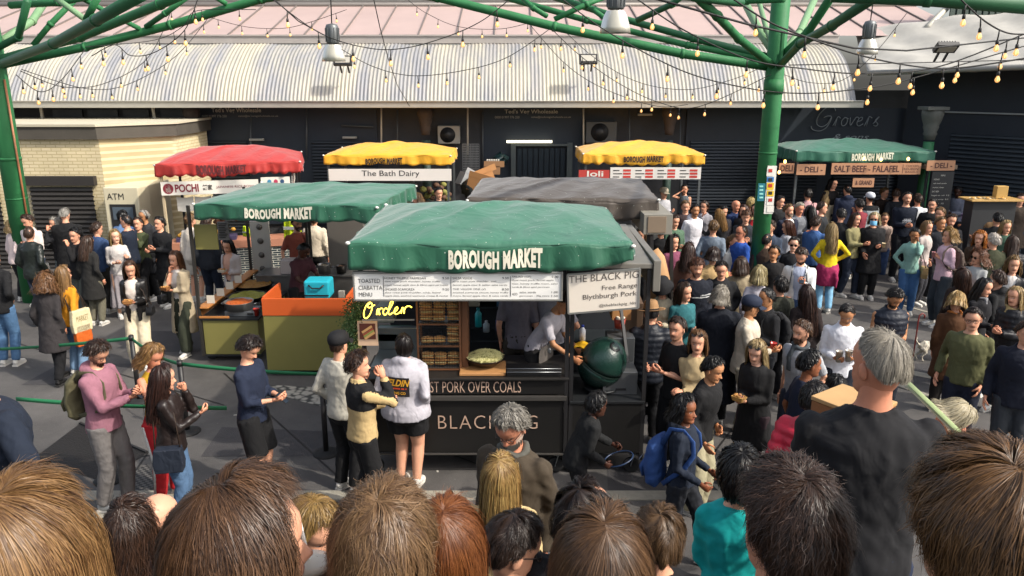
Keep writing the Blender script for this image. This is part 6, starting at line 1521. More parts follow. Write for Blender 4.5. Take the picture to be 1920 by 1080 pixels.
# white perforated door leaning / panel with round holes
mb = MB(); a = on_y(477,522,14.9); b_ = on_y(503,415,14.9); mb.box(a.x,b_.x,14.9,14.94,a.z,b_.z); mb.mat(1)
for q in range(4): mb.revolve([(.055,0),(.06,.004),(.001,.004)], ((a.x+b_.x)/2,14.892,a.z+.2+q*.28), 16, M3=Matrix.Rotation(PI/2,3,'X'))
solo(mb, 'display_panel', [M('panel_white','a9a59b',.5), M('panel_hole','5f5b54',.6)], 'tall pale panel with four round badges at the back of the olive stall', 'panel', a)
# paella pans and burner
def pan(px, py, Y, r, h, fillc, lab, metal='9b9a97', handles=True, z=None):
    p = on_y(px, py, Y); p.z = z if z is not None else p.z
    t = thing('cooking_pan', p, lab, 'pan'); mb = MB(); mb.revolve([(r*.95,0),(r,h),(r*1.03,h+.006),(r*.97,h+.004),(r*.92,.012),(.01,.01)], p, 30); mb.build('pan_body', M('pan'+metal, metal, .3, .8), t)
    mb = MB(); mb.grid(lambda u, v: (p.x+r*.94*v*math.cos(u*2*PI), p.y+r*.94*v*math.sin(u*2*PI), p.z+h*.82+.012*math.sin(u*37+v*23)+.01*math.sin(v*41-u*11)), 40, 10); mb.build('food', M('food'+fillc, fillc, .6, var=.6, vs=28, bump=.6, bs=40), t)
    if handles:
        for s in (-1, 1): mb = MB(); mb.tube([p+Vector((s*r*1.0,-.04,h*.7)), p+Vector((s*(r+.05),-.035,h*.75)), p+Vector((s*(r+.05),.035,h*.75)), p+Vector((s*r*1.0,.04,h*.7))], .007, 6); mb.build('handle', STEEL, t)
    return t
mb = MB(); a = on_y(425,597,12.45); b_ = on_y(480,590,12.45); zz = zt0+.012; mb.box(a.x,b_.x,12.38,12.75,zz,zz+.08); mb.mat(1).box(b_.x-.12,b_.x-.02,12.37,12.38,zz+.02,zz+.06); solo(mb, 'gas_burner', [STEEL, BLACKP], 'steel table burner under the front pan on the olive counter', 'burner', a, bev=.006)
pan(448,570,12.55,.24,.13,'b5591e','deep steel pan of orange stew at the front of the olive stall', z=zt0+.095)
pan(462,545,13.15,.33,.06,'8f8a2e','wide flat black pan of yellow green rice behind the deep steel pan','2a2724', z=zt0+.10)
pan(474,522,13.95,.34,.06,'a5742f','furthest wide flat pan of golden rice on the olive stall','2a2724', z=zt0+.10)
mb = MB(); p = on_y(497,590,12.5)
for k in range(3): mb.box(p.x-.35+k*.12,p.x-.25+k*.12,13.0+k*.1,13.25+k*.1,zt0+.02,zt0+.09)
solo(mb, 'scale_row', M('scale_grey','59585a',.4,.4), 'row of small grey machines along the inner side of the olive counter', 'scales', p, bev=.01)
for k, (px, py) in enumerate(((385,575),(398,572),(411,563),(426,552))):
    p = on_y(px, py, 12.5+k*.45); p.x = ax+.06; mb = MB(); mb.box(p.x,p.x+.13,p.y,p.y+.01,zt0+.203,zt0+.34); solo(mb, 'price_card', M('card_white','cbc6b8',.6), ['nearest','second','third','furthest'][k]+' white price card standing on the wooden ledge', 'card', p, group='price cards on the wooden ledge')
# delivery bag, cup, tongs
p = on_y(596,562,11.8); t = thing('delivery_bag', p, 'bright cyan square delivery bag on the orange counter', 'bag'); CY = M('cyan_bag','1fa3b5',.5)
z1 = zo1+.0; mb = MB(); mb.box(p.x-.2,p.x+.2,11.75,12.1,z1-.05,z1+.24); mb.build('bag_body', CY, t, bev=.03); mb = MB(); mb.tube([(p.x-.12,11.74,z1+.18),(p.x-.06,11.72,z1+.13),(p.x+.06,11.72,z1+.13),(p.x+.12,11.74,z1+.18)], .012, 6); mb.build('handle', BLACKP, t); mb = MB(); mb.box(p.x-.19,p.x+.19,11.742,11.748,z1+.0,z1+.02); mb.build('zip', BLACKP, t)
p = on_y(481,580,12.3); cup(Vector((p.x-.05,12.42,zt0+.012)), 'red plastic tub at the corner of the olive counter', 'c23a30', None, .05, .12)
p = on_y(485,585,12.3); cup(Vector((p.x+.07,12.40,zt0+.012)), 'green plastic tub at the corner of the olive counter', '2f9a4c', None, .05, .10)
mb = MB(); a = on_y(640,557,11.8); mb.box(a.x-.05,a.x+.05,11.8,11.86,a.z-.02,a.z+.1); solo(mb, 'soap_dispenser', M('soap','8e8a80',.4), 'small dispenser at the right end of the orange counter', 'dispenser', a, bev=.01)
# pots on the back counter
pan(608,505,14.3,.12,.16,'9a8a70','steel stock pot on the back counter of the olive stall', z=1.045)
pan(640,500,14.3,.1,.14,'7a5a40','small dark pot beside the stock pot', '4a4745', z=1.045)
mb = MB(); a = on_y(545,500,14.2); mb.box(a.x-.2,a.x+.25,14.2,14.5,1.043,1.30); solo(mb, 'pale_box', M('pale_box','b5a9a4',.5), 'long pale box on the back counter of the olive stall', 'box', a, bev=.01)
# hi-vis jackets hung at the back
def vest(px, py, Y, s, lab):
    p = on_y(px, py, Y); t = thing('high_vis_vest', p, lab, 'vest', None); HV_ = M('hivis','c8dc1e',.6,emit=.0); mb = MB(); mb.grid(lambda u, v: (p.x+(u-.5)*.4*s*(1-.25*v*v), Y+.03*math.sin(u*12), p.z-.35*s+v*.6*s), 12, 10); mb.build('fabric', HV_, t, solid=.02)
    mb = MB(); mb.box(p.x-.19*s,p.x+.19*s,Y-.045,Y-.035,p.z-.12*s,p.z-.05*s); mb.build('reflective_band', M('reflective','b9bcb8',.2,.3), t)
vest(462,432,15.1,.35,'narrow neon yellow vest hanging beside the pale panel')
vest(548,420,15.2,.9,'neon yellow high visibility vest hanging behind the man in rust')
# grey machine and hood on the right back
mb = MB(); a = on_y(648,455,14.9); b_ = on_y(680,405,14.9); mb.box(a.x-.35,b_.x,14.9,15.3,.1,b_.z); solo(mb, 'metal_locker', M('locker_grey','77726c',.5,.3), 'grey metal cabinet behind the olive stall', 'cabinet', a, bev=.01)
# ---------------------------------------------------------------- 3. red stall
st3 = thing('market_stall', (-6.9,18.3,0), 'far stall with a red canopy selling japanese rice bowls beside the kiosk', 'market stall')
T3 = frame_at(-6.68, 18.75, R(14))
canopy(st3, T3, 3.1, 2.6, 2.78, 3.10, .22, REDC, 'BOROUGH MARKET', (.28,.62), M('maroon_ink','5a1c1e',.7,var=0), seed=21, scal=.05, pitchn=14, sag=.06, tz=(.05,.95))
def tb(mb, T, x0,x1,y0,y1,z0,z1): mb.hexa([T(x0,y0,z0),T(x1,y0,z0),T(x1,y1,z0),T(x0,y1,z0),T(x0,y0,z1),T(x1,y0,z1),T(x1,y1,z1),T(x0,y1,z1)])
mb = MB(); tb(mb,T3,-1.4,1.4,-1.2,-1.0,.05,.82); tb(mb,T3,1.25,1.4,-1.0,1.1,.05,.82); mb.build('tiled_front', TILE, st3)
mb = MB(); tb(mb,T3,-1.45,1.45,-1.24,-.6,.823,1.0); mb.build('wood_counter', M('counter_pink','a8735a',.6,var=.2), st3, bev=.006)
def board(T, x0, x1, y, z0, z1, parent, items, name='sign_board', bg='d8d2c6', mats=None, side=0):
    mb = MB()
    if side: mb.hexa([T(y,x0,z0),T(y,x1,z0),T(y-.03,x1,z0),T(y-.03,x0,z0),T(y,x0,z1),T(y,x1,z1),T(y-.03,x1,z1),T(y-.03,x0,z1)])
    else: tb(mb, T, x0, x1, y, y+.03, z0, z1)
    bo = mb.build(name, M('bg'+bg, bg, .6, var=.04), parent)
    mb = MB(); ms = mats or [INK]
    for (t_, u0, u1, v0, v1, mi, bd) in items:
        mb.mat(mi)
        f = (lambda x, y_, u0=u0, v0=v0: T(y+.005, x0+(x1-x0)*(u0+x), z0+(z1-z0)*(v0+y_))) if side else (lambda x, y_, u0=u0, v0=v0: T(x0+(x1-x0)*(u0+x), y-.005, z0+(z1-z0)*(v0+y_)))
        if t_ == '#': mb.grid(lambda u, v: f(u*(u1-u0), v*(v1-v0)), 1, 1, False)
        elif t_ == 'o':
            n = 20; mb.add([f((u1-u0)*(.5+.5*math.cos(2*PI*i/n)), (v1-v0)*(.5+.5*math.sin(2*PI*i/n))) for i in range(n)], [tuple(range(n))], False)
        else: mb.text(t_, f, u1-u0, v1-v0, bold=bd)
    mb.build('lettering', ms, bo); return bo
MAR = M('maroon','7d2530',.6,var=0); BLU = M('icon_blue','3a7fa0',.6,var=0); PNK = M('icon_pink','a8304f',.6,var=0); NVY = M('icon_navy','2c4a6c',.6,var=0); OFFW = M('off_white','d8d2c6',.6,var=0)
board(T3, -1.47, .60, -1.27, 2.10, 2.40, st3, [('o',.02,.125,.1,.88,0,0),('a',.045,.10,.2,.8,2,.05),("POCHI",.14,.38,.2,.8,0,.03),("舗家",.42,.52,.3,.72,1,.02),("JAPANESE RICE BOWLS",.56,.98,.38,.6,0,.0)], mats=[MAR, INK, OFFW])
board(T3, .66, 1.30, -1.27, 2.10, 2.44, st3, [('o',.22,.36,.55,.85,1,0),('o',.44,.58,.55,.85,2,0),('o',.66,.80,.55,.85,3,0),("@pochi",.18,.82,.12,.42,3,0)], mats=[INK, BLU, PNK, NVY])
board(T3, -1.15, .9, 1.36, 2.14, 2.44, st3, [("POCHI",.05,.42,.25,.8,0,.02),("舗家",.46,.58,.3,.7,0,0),("japanese bowls",.64,.96,.4,.62,0,0)], side=1, mats=[MAR])
for x, y in ((-1.45,-1.2),(1.45,-1.2),(-1.45,1.2),(1.45,1.2)): post(st3, T3(x,y,0), T3(x,y,2.75), .05, M('post_cream','b9a888',.6) if x < 0 and y < 0 else BLACKP)
mb = MB(); 
for q in range(7): mb.grid(lambda u, v, q=q: T3(-1.2+q*.38+u*.36, -1.1, 1.72+v*.32-.03*math.sin(PI*u)), 5, 3)
mb.build('paper_bunting', M('paper_white','c9c4b8',.7), st3)
mb = MB(); tb(mb,T3,-1.3,0,-1.15,-.8,1.0,1.10); mb.mat(1)
for q in range(26): p = T3(-1.25+random.uniform(0,1.2), -1.0+random.uniform(-.1,.1), 1.14+random.uniform(0,.08)); mb.ell(p, .06,.05,.045,7,5)
for q in range(18): p = T3(-.6+random.uniform(0,.7), -.8+random.uniform(-.1,.1), 1.38+random.uniform(0,.16)); mb.mat(2).ell(p, .06,.05,.05,7,5)
solo(mb, 'food_display', [M('tray_purple','3c3552',.6), M('bun_gold','b98a35',.6,var=.4,vs=20), M('bun_dark','5b3a25',.6,var=.4,vs=20)], 'tray of golden buns and dark bowls on the red canopied stall', 'food display', T3(-.7,-1,1))
# ---------------------------------------------------------------- 4. yellow stalls
def stall_simple(cx, cy, yaw, W, D, ze, zr, mat, txt, tu, ink, lab, vh=.2, seed=5, cnt='4a4a48', **k):
    t = thing('market_stall', (cx,cy,0), lab, 'market stall'); T = frame_at(cx, cy, yaw)
    canopy(t, T, W, D, ze, zr, vh, mat, txt, tu, ink, seed=seed, **k)
    mb = MB(); tb(mb,T,-W/2+.15,W/2-.15,-D/2+.15,-D/2+.7,.05,.95); mb.build('counter', M('cnt'+cnt, cnt, .6), t, bev=.01)
    for x in (-W/2+.08, W/2-.08):
        for y in (-D/2+.1, D/2-.1): post(t, T(x,y,0), T(x,y,ze), .055, M('post_grey','5b5f60',.5,.4))
    return t, T
BROWNI = M('brown_ink','3a2712',.7,var=0)
t4, T4 = stall_simple(on_y(738,300,20.4).x, 20.45, 0, 3.15, 2.2, 2.78, 3.04, YELC, 'BOROUGH MARKET', (.33,.62), BROWNI, 'far stall with a yellow canopy and a long white dairy sign', seed=31, tz=(.0,.75))
a = on_y(617,339,19.1); b_ = on_y(846,317,19.1)
board(frame_at(0,19.1,0), a.x, b_.x, 0, a.z, b_.z, t4, [("The Bath Dairy",.27,.74,.26,.88,0,.0)], mats=[INK], bg='ddd5cc')
mb = MB()
for q in range(40): mb.mat(q % 3).ell((on_y(775,350,20).x+random.uniform(-.9,.9), 19.7+random.uniform(0,.6), 1.55+random.uniform(0,.45)), .09,.09,.07,7,5)
solo(mb, 'cheese_display', [M('rind_brown','5a4030',.8), M('rind_olive','7c7a3c',.8), M('rind_grey','4d4a45',.8)], 'crowded shelves of dark cheeses and produce under the dairy sign', 'food display', (on_y(775,350,20).x,19.8,1.5))
mb = MB(); a = on_y(690,345,19.6); b_ = on_y(850,395,19.6); mb.box(a.x,b_.x,19.55,20.4,0,1.5); mb.build('shelving', M('shelf_brown','4a3b30',.7), t4)
t5, T5 = stall_simple(on_y(1195,300,20.2).x, 20.3, 0, 3.0, 2.2, 2.82, 3.08, YELC, 'BOROUGH MARKET', (.335,.66), BROWNI, 'far stall with a yellow canopy and red and white price boards right of centre', seed=37, scal=.05, pitchn=11)
a = on_y(1085,336,19.05); b_ = on_y(1143,319,19.05); RD = 'b23a32'
board(frame_at(0,19.05,0), a.x, b_.x, 0, a.z, b_.z, t5, [("Joli",.2,.8,.1,.92,0,.02)], mats=[OFFW], bg=RD)
a = on_y(1144,336,19.05); b_ = on_y(1315,314,19.05); its = []
for c_ in range(4):
    for r_ in range(3): its.append(('#',.03+c_*.245,.10+c_*.245+.03*(r_ % 2),.16+r_*.27,.24+r_*.27,0,0)); its.append(('#',.14+c_*.245,.225+c_*.245,.12+r_*.27,.30+r_*.27,1,0))
board(frame_at(0,19.05,0), a.x, b_.x, 0, a.z, b_.z, t5, its, name='price_board', mats=[INK, M('price_red','c0392f',.6,var=0)], bg='d9d4cc')
# ---------------------------------------------------------------- 5. taupe stall behind the black one
t6 = thing('market_stall', (1.5,13,0), 'stall with a dusty taupe canopy right behind the black stall', 'market stall')
a = on_y(885,385,12.6); b_ = on_y(1245,385,12.2); T6 = frame_at((a.x+b_.x)/2, 13.7, R(-3))
canopy(t6, T6, b_.x-a.x, 2.7, 2.74, 2.93, .26, TAUPE, None, seed=44, sag=.1)
for x in (-1.4, 1.42):
    for y in (-1.2, 1.2): post(t6, T6(x,y,0), T6(x,y,2.7), .06)
mb = MB(); a = on_y(1206,440,11.9); b_ = on_y(1262,402,11.9); mb.box(a.x,b_.x,11.9,13.9,a.z,b_.z); mb.mat(1).box(a.x+.06,b_.x-.1,11.885,11.897,a.z+.03,b_.z-.03); mb.build('roof_box', [M('roofbox','8b877c',.5,.3), M('roofbox_panel','7a6a58',.6)], t6, bev=.01)
post(t6, on_y(1222,620,11.95), on_y(1222,440,11.95), .05, BLACKP); post(t6, on_y(1259,560,12.0), on_y(1259,440,12.0), .05, M('post_dark','33302c',.5,.3))
mb = MB(); tb(mb,T6,-1.3,1.4,-1.1,-.5,.1,.95); mb.build('counter', M('counter_brown','5a4636',.6), t6, bev=.01)
mb = MB(); a = on_y(1225,470,11.6); p0 = on_y(1222,500,11.4); 
mb.tube([p0+Vector((.12,0,-.5)),p0+Vector((.12,0,-.2)),p0+Vector((.05,0,.12)),p0+Vector((-.02,0,.22))], [(.16,.12),(.17,.14),(.15,.10),(.13,.02)], 9, up=(0,1,0)); solo(mb, 'paper_sack', M('kraft_paper','a9825a',.8,var=.2), 'crumpled brown paper sack leaning at the end of the taupe stall', 'sack', p0)
# ---------------------------------------------------------------- 6. deli stall on the right
t7, T7 = stall_simple(on_y(1597,290,20.2).x, 20.5, 0, 3.45, 2.2, 2.88, 3.12, GREENC2, 'BOROUGH MARKET', (.40,.70), M('cream_ink2','c9ccb8',.7,var=0), 'far green canopied deli stall selling salt beef and falafel at right', seed=51, vh=.24, tz=(.15,.85), cnt='33302e')
KR = 'b08262'
def dboard(px0,py0,px1,py1,Y,items,mats): a = on_y(px0,py1,Y); b_ = on_y(px1,py0,Y); return board(frame_at(0,Y,0), a.x, b_.x, 0, a.z, b_.z, t7, items, mats=mats, bg=KR)
DB = M('deli_brown','4a2c28',.7,var=0)
dboard(1460,306,1490,325,19.35,[("DELI",.1,.9,.2,.8,0,.02)],[DB]); dboard(1493,308,1549,328,19.3,[("- DELI -",.12,.9,.25,.78,0,.02)],[DB])
dboard(1558,306,1728,327,19.3,[("SALT BEEF - FALAFEL",.03,.76,.2,.8,0,.02),('#',.795,.80,.1,.9,0,0),("CHICKEN",.83,.97,.66,.84,0,0),("REUBEN",.81,.97,.40,.58,0,0),("BAGELS",.83,.97,.14,.32,0,0)],[DB])
dboard(1737,301,1792,320,19.2,[("- DELI -",.12,.9,.25,.78,0,.02)],[DB]); dboard(1598,334,1640,351,19.35,[("& GRAND",.12,.9,.25,.75,0,.02)],[DB])
mb = MB(); a = on_y(1737,405,19.15); b_ = on_y(1790,322,19.15); mb.box(a.x,b_.x,19.15,19.2,a.z,b_.z); bo = mb.build('menu_panel', M('menu_black','15181d',.5), t7)
mb = MB(); W_ = b_.x-a.x; H_ = b_.z-a.z
for q, (t_, u0, u1) in enumerate((("MENU",.4,.6),("PASTRAMI",.1,.35),("salt beef, pickle",.1,.7),("mustard, cheese",.1,.6),("SALT BEEF",.1,.4),("bagel or roll  9.5",.1,.9),("falafel wrap  8.5",.1,.88),("reuben  10",.1,.7),("CHEESE PLATE",.1,.6),("fries  4",.1,.45))): mb.text(t_, plane_fn((a.x+W_*u0,19.144,b_.z-H_*(.1+q*.09)),(1,0,0),(0,0,1)), W_*(u1-u0), H_*.035)
mb.build('lettering', M('chalk','b9b7ae',.7,var=0), bo)
mb = MB(); tb(mb, frame_at(0,0,0), on_y(1736,300,19.3).x, on_y(1795,300,19.3).x, 19.25, 20.6, 2.45, 2.55); mb.build('side_awning', M('awning_tan','7b6a58',.7), t7)
for px, py in ((1620,297),(1652,299),(1703,298),(1472,303),(1461,323)):
    p = on_y(px,py,19.15); mb = MB(); mb.ell(p, .035,.035,.045, 10, 8); solo(mb, 'lamp_bulb', M('warm_bulb','ffbd63',.4,emit=4.5,var=0), 'small warm bulb under the eave of the deli stall', 'light', p, group='warm bulbs along the deli stall')
# ---------------------------------------------------------------- yard clutter
def ac(px0, py0, px1, py1, Y, lab, col):
    a = on_y(px0,py1,Y); b_ = on_y(px1,py0,Y); t = thing('air_conditioner', a, lab, 'air conditioner', 'air conditioning units'); mb = MB(); mb.box(a.x,b_.x,Y,Y+.35,a.z,b_.z); mb.build('casing', M('ac'+col,col,.5), t, bev=.02)
    c = Vector((a.x+(b_.x-a.x)*.45, Y-.005, (a.z+b_.z)/2)); r = (b_.z-a.z)*.42; mb = MB()
    for q in range(5): mb.tube([c+Vector((math.cos(i*PI/12)*r*(q+1)/5,0,math.sin(i*PI/12)*r*(q+1)/5)) for i in range(25)], .006, 4, cap=False)
    mb.build('grille', BLACKP, t); mb = MB(); mb.revolve([(r,0),(.001,0.001)], c+Vector((0,-.003,0)), 24, M3=Matrix.Rotation(PI/2,3,'X')); mb.build('fan_opening', M('fan_dark','1a1c1f',.5), t)
ac(821,236,862,270,22.2,'white air conditioning unit on the dark wall left of the doorway','8f8b82'); ac(1098,228,1157,268,22.2,'grey air conditioning unit on the dark wall right of the doorway','3e4142')
def carton(px, py, Y, w, h, rz, tilt, col, lab, z=None):
    p = on_y(px,py,Y); Mx = Matrix.Rotation(rz,3,'Z')@Matrix.Rotation(tilt,3,'Y'); t = thing('cardboard_box', p, lab, 'box', None); mb = MB(); mb.box(-w/2,w/2,-w/2,w/2,-h/2,h/2,Mx,p); mb.build('box_body', M('cb'+col,col,.8,var=.12), t)
    mb = MB(); mb.box(-w/2-.01,w/2+.12,-w/2,-w/2+.01,h/2-.02,h/2+.14,Mx,p); mb.build('flap', M('cb'+col,col,.8,var=.12), t)
carton(905,332,20.5,.5,.25,.3,-.35,'a9794a','flattened brown carton on top of the rubbish pile'); carton(900,345,20.2,.55,.35,-.2,.25,'9c6f42','large open brown carton in the middle of the rubbish pile')
carton(873,338,20.6,.35,.35,.5,.5,'97999a','grey carton at the left of the rubbish pile'); carton(923,318,21.2,.42,.22,0,0,'8a6746','brown carton stacked before the warehouse door'); carton(928,352,20.3,.3,.2,.1,0,'6b5638','small carton at the right of the rubbish pile')
mb = MB(); p = on_y(925,308,21.1)
for q in range(6): mb.box(p.x-.18+q*.06,p.x-.14+q*.06,21.0,21.3,p.z,p.z+.12)
solo(mb, 'file_crate', M('crate_white','b3aea4',.6), 'pale slatted crate on the carton before the warehouse door', 'crate', p)
def bag(px, py, Y, r, col, lab):
    p = on_y(px,py,Y); mb = MB(); mb.ell(p, r,r*.8,r*.8,16,12); mb.tube([p+Vector((0,0,r*.6)),p+Vector((.03,0,r*1.15))],[r*.3,r*.1],8); V = np.array([tuple(v) for v in mb.v]); V += (np.sin(V@np.array([23,17,9]))*.03+np.sin(V@np.array([-11,37,29]))*.02)[:,None]; mb.v = [tuple(v) for v in V]; solo(mb, 'rubbish_bag', M('bag'+col,col,.35), lab, 'rubbish bag', p)
bag(938,300,22.2,.22,'1d3638','teal plastic sack heaped inside the warehouse entrance'); bag(885,352,20.2,.3,'222624','black rubbish bag at the foot of the carton pile')
mb = MB(); p = on_y(690,285,22.3)
for px0, px1, y0, y1 in ((868,882,270,330),(884,898,270,330)):
    a = on_y(px0,y1,21.9); b_ = on_y(px1,y0,21.9)
    for i in range(7): mb.box(a.x+(b_.x-a.x)*i/6-.006,a.x+(b_.x-a.x)*i/6+.006,21.9,21.91,a.z,b_.z)
    for i in range(14): mb.box(a.x,b_.x,21.9,21.912,a.z+(b_.z-a.z)*i/13-.006,a.z+(b_.z-a.z)*i/13+.006)
solo(mb, 'wire_rack', STEEL, 'tall wire mesh rack standing left of the warehouse doorway', 'rack', (p.x,21.9,1.5))
# cash machine
a = on_y(212,497,18.35); b_ = on_y(258,360,18.35); t = thing('cash_machine', (a.x,18.35,0), 'cream cash machine cabinet marked ATM against the kiosk', 'cash machine'); CM = M('atm_cream','cfc5a8',.5)
b_.z = 2.12; xs = on_y(283,430,18.6).x
mb = MB(); mb.prism([(a.x,18.35),(b_.x,18.35),(xs,18.75),(xs,19.9),(a.x+.1,19.9)], 0, b_.z, 'z'); mb.build('cabinet', CM, t, bev=.02)
mb = MB(); mb.box(a.x+.12,b_.x-.1,18.335,18.348,1.0,1.72); mb.mat(1).box(a.x+.18,b_.x-.16,18.325,18.334,1.35,1.65); mb.build('screen_panel', [M('atm_dark','2c2b2c',.4), M('atm_screen','55606a',.3)], t)
mb = MB(); mb.text("ATM", plane_fn((a.x+.08,18.343,1.83),(1,0,0),(0,0,1)), .40, .15); mb.build('lettering', INK, t)
# traffic cone
p = on_y(82,512,15.6); p.z = 0; p = Vector((on_y(84,480,16.2).x,16.2,0)); t = thing('traffic_cone', p, 'orange and white traffic cone beside the black shutter', 'traffic cone'); CO = M('cone_orange','c9481c',.5)
mb = MB(); mb.box(p.x-.2,p.x+.2,p.y-.2,p.y+.2,0,.04); mb.build('base', CO, t, bev=.01); mb = MB(); mb.revolve([(.17,.04),(.135,.28),(.11,.42)], p, 20); mb.build('lower_cone', CO, t); mb = MB(); mb.revolve([(.11,.42),(.05,.75),(.045,.78),(.03,.78)], p, 20); mb.build('white_sleeve', M('cone_white','cfcabd',.5), t)
# ---------------------------------------------------------------- queue barriers
def barrier(px, pyb, h, lab):
    g = on_z(px, pyb, 0); t = thing('barrier_post', g, lab, 'barrier post', 'queue barrier posts'); mb = MB(); mb.revolve([(.17,0),(.17,.012),(.12,.03),(.04,.045)], g, 28); mb.build('base', RUB, t)
    mb = MB(); mb.cyl(g+Vector((0,0,.03)), g+Vector((0,0,h)), .034, n=16); mb.build('pole', BLACKP, t); mb = MB(); mb.cyl(g+Vector((0,0,h)), g+Vector((0,0,h+.07)), .036, n=16); mb.cyl(g+Vector((0,0,h+.07)), g+Vector((0,0,h+.08)), .03, n=16); mb.build('tape_head', BLACKP, t); return g+Vector((0,0,h+.03))
B1 = barrier(262,752,.95,'black barrier post behind the blonde woman in mustard'); B2 = barrier(352,810,.95,'black barrier post right of the woman in the leather jacket')
B3 = barrier(205,900,.95,'black barrier post behind the legs of the man in the mauve hoodie'); B4 = barrier(612,850,.95,'black barrier post behind the man in the beige and black fleece')
TAPE = M('tape_green','1f6e45',.6)
def tape(a, b_, sag, lab):
    P = catenary(a, b_, sag, 14); d = (Vector(b_)-Vector(a)); mb = MB(); mb.grid(lambda u, v: P[min(14,int(round(u*14)))]+Vector((0,.012*math.sin(u*7)*(v-.5),-.025+v*.05)), 14, 1, True); solo(mb, 'barrier_tape', TAPE, lab, 'barrier tape', a, group=None, solid=.003)
tape(B1, on_y(-10,655,B1.y+1.2), .02, 'upper left green barrier tape leading to the frame edge'); tape(B1, B2, .06, 'short green barrier tape between the two posts by the blonde woman')
tape(B2, on_y(740,702,8.7), .05, 'long green barrier tape behind the navy sweatshirt man'); tape(on_y(30,748,8.6), on_y(425,765,8.3), .03, 'lower left green barrier tape across the queue'); 
# green parasol cord / strap and wooden box by the near man
def handy(): pass
# ================================================================ PEOPLE: who stands where
BR = ('241911','5c4130'); DK = ('0d0b0a','2b221d'); BL = ('7a5a34','d9bd82'); GY = ('6f6a62','c9c4ba'); LB = ('4a3320','a07c4e'); GI = ('8a3c14','d98a48'); BLK = ('0a0909','1e1b1a'); WH = ('9a9484','e0dac8')
def H(k, c, **kw): return (k,)+c+((kw,) if kw else ())
P = person
# ---- left, beyond the queue
P(-16,466,1.80,180,'man in a black jacket and blue jeans cut off by the left edge', top=('jacket','1d1d1f'), bot=('jeans','4a6a8c'), hair=H('short',BR), arms=('pocket','pocket'))
P(22,409,1.62,150,'blonde woman in a pale pink jacket at the far left', top=('jacket','d8c4bf'), bot=('trousers','232427'), hair=H('bob',BL), fem=1)
P(50,401,1.78,-12,'brown haired man in an open white shirt by the left green column', top=('shirt','d2c4bd'), bot=('jeans','3c4658'), hair=H('short',BR), arms=('hold','down'), pitch=.2)
P(54,424,1.74,172,'man with cropped hair in a dark green black leather jacket seen from behind', top=('jacket','252b27','leather'), bot=('jeans','2b3546'), hair=H('buzz',BR), stride=.55, arms=('pocket','pocket'), shoe='1c1b1b')
P(121,389,1.86,-165,'tall broad man with white hair all in black by the black shutter', top=('coat','19191b'), bot=('jeans','8f9698'), hair=H('short',GY), bulk=1.15, arms=('hold','hold'), pitch=.3)
i = P(104,406,1.66,-50,'grey haired woman eating behind the tall man in black', top=('sweat','222226'), bot=('jeans','7c868c'), hair=H('bob',GY), fem=1, arms=('mouth','hold')); food(i,'paper wrapped snack held by the grey haired woman near the black shutter',1)
i = P(141,426,1.72,-20,'young man in a black jacket pressing a phone to his face', top=('jacket','1b1a1c'), bot=('trousers','53564f'), hair=H('short',BLK), arms=('mouth','pocket'), stride=.2)
P(163,440,1.60,170,'person in dark coat and khaki trousers partly behind the young man in black', top=('coat','2a2927'), bot=('trousers','6f6b5a'), hair=H('long',BR), fem=1)
i = P(214,429,1.62,35,'woman in a pale grey dress with a brown bag by the cash machine', top=('rolled','b5b0ac'), bot=('skirt','8d878a',.22), hair=H('long',BL), fem=1, arms=('reach','hold'), skin='pale'); sidebag(i,'small brown leather handbag of the woman in the pale grey dress','7b4c3a',-1,.85,.11,.16,long=True)
P(236,402,1.80,-95,'muscular man in a navy t-shirt reaching towards the woman in pale grey', top=('tee','1d2738'), bot=('trousers','4d3f36'), hair=H('buzz',DK), arms=('lowreach','lowreach'), bulk=1.1)
P(229,393,1.76,170,'dark haired man in a light blue shirt using the cash machine', top=('shirt','6f8cb5'), bot=('jeans','262c3a'), hair=H('short',BLK))
i = P(259,407,1.68,-10,'woman in an olive crop top and black trousers walking past the cash machine', top=('rolled','4a5236'), bot=('wide','17171a'), hair=H('bun',BR), fem=1, arms=('mouth','relax'), stride=.5)
P(270,393,1.80,-30,'man in a dark grey coat with grey hair and headphones beside the cash machine', top=('coat','35363a'), bot=('trousers','1d1e20'), hair=H('buzz',GY), extra=('headphones',), skin='tan')
i = P(243,487,1.66,8,'long haired woman in a black leather jacket and cream trousers holding a brown food box', top=('open','1c1a1a','leather'), under=('cfc3b8',), bot=('wide','cfc2a6'), hair=H('verylong',('2c1b12','6e4a30')), fem=1, arms=('hold','hold'), pitch=.25); food(i,'open brown cardboard food box of the woman in cream trousers',0,'9c6a38',True); sidebag(i,'small black crossbody bag of the woman in cream trousers','17171a',-1,.98,.10,.14,long=True,y=.1)
i = P(329,469,1.68,-18,'woman in a long beige cardigan and olive trousers eating with one hand', top=('openlong','a99a80'), under=('c7c0b8',), bot=('wide','3f4436'), hair=H('long',('3a2418','8a5c3c')), fem=1, arms=('hold','mouth'), stride=.25); food(i,'brown food box held by the woman in the beige cardigan',0,'8a5a30'); sidebag(i,'small black bag hanging before the woman in the beige cardigan','17171a',1,.98,.09,.15,long=True,y=.16)
i = P(84,507,1.60,176,'woman with curly light brown hair in a charcoal coat seen from behind', top=('coat','3a3637'), bot=('trousers','17171a'), hair=H('curlylong',('4a2f1c','9c6f45'),len=.14), fem=1, stride=.35, shoe='1c1b1b')
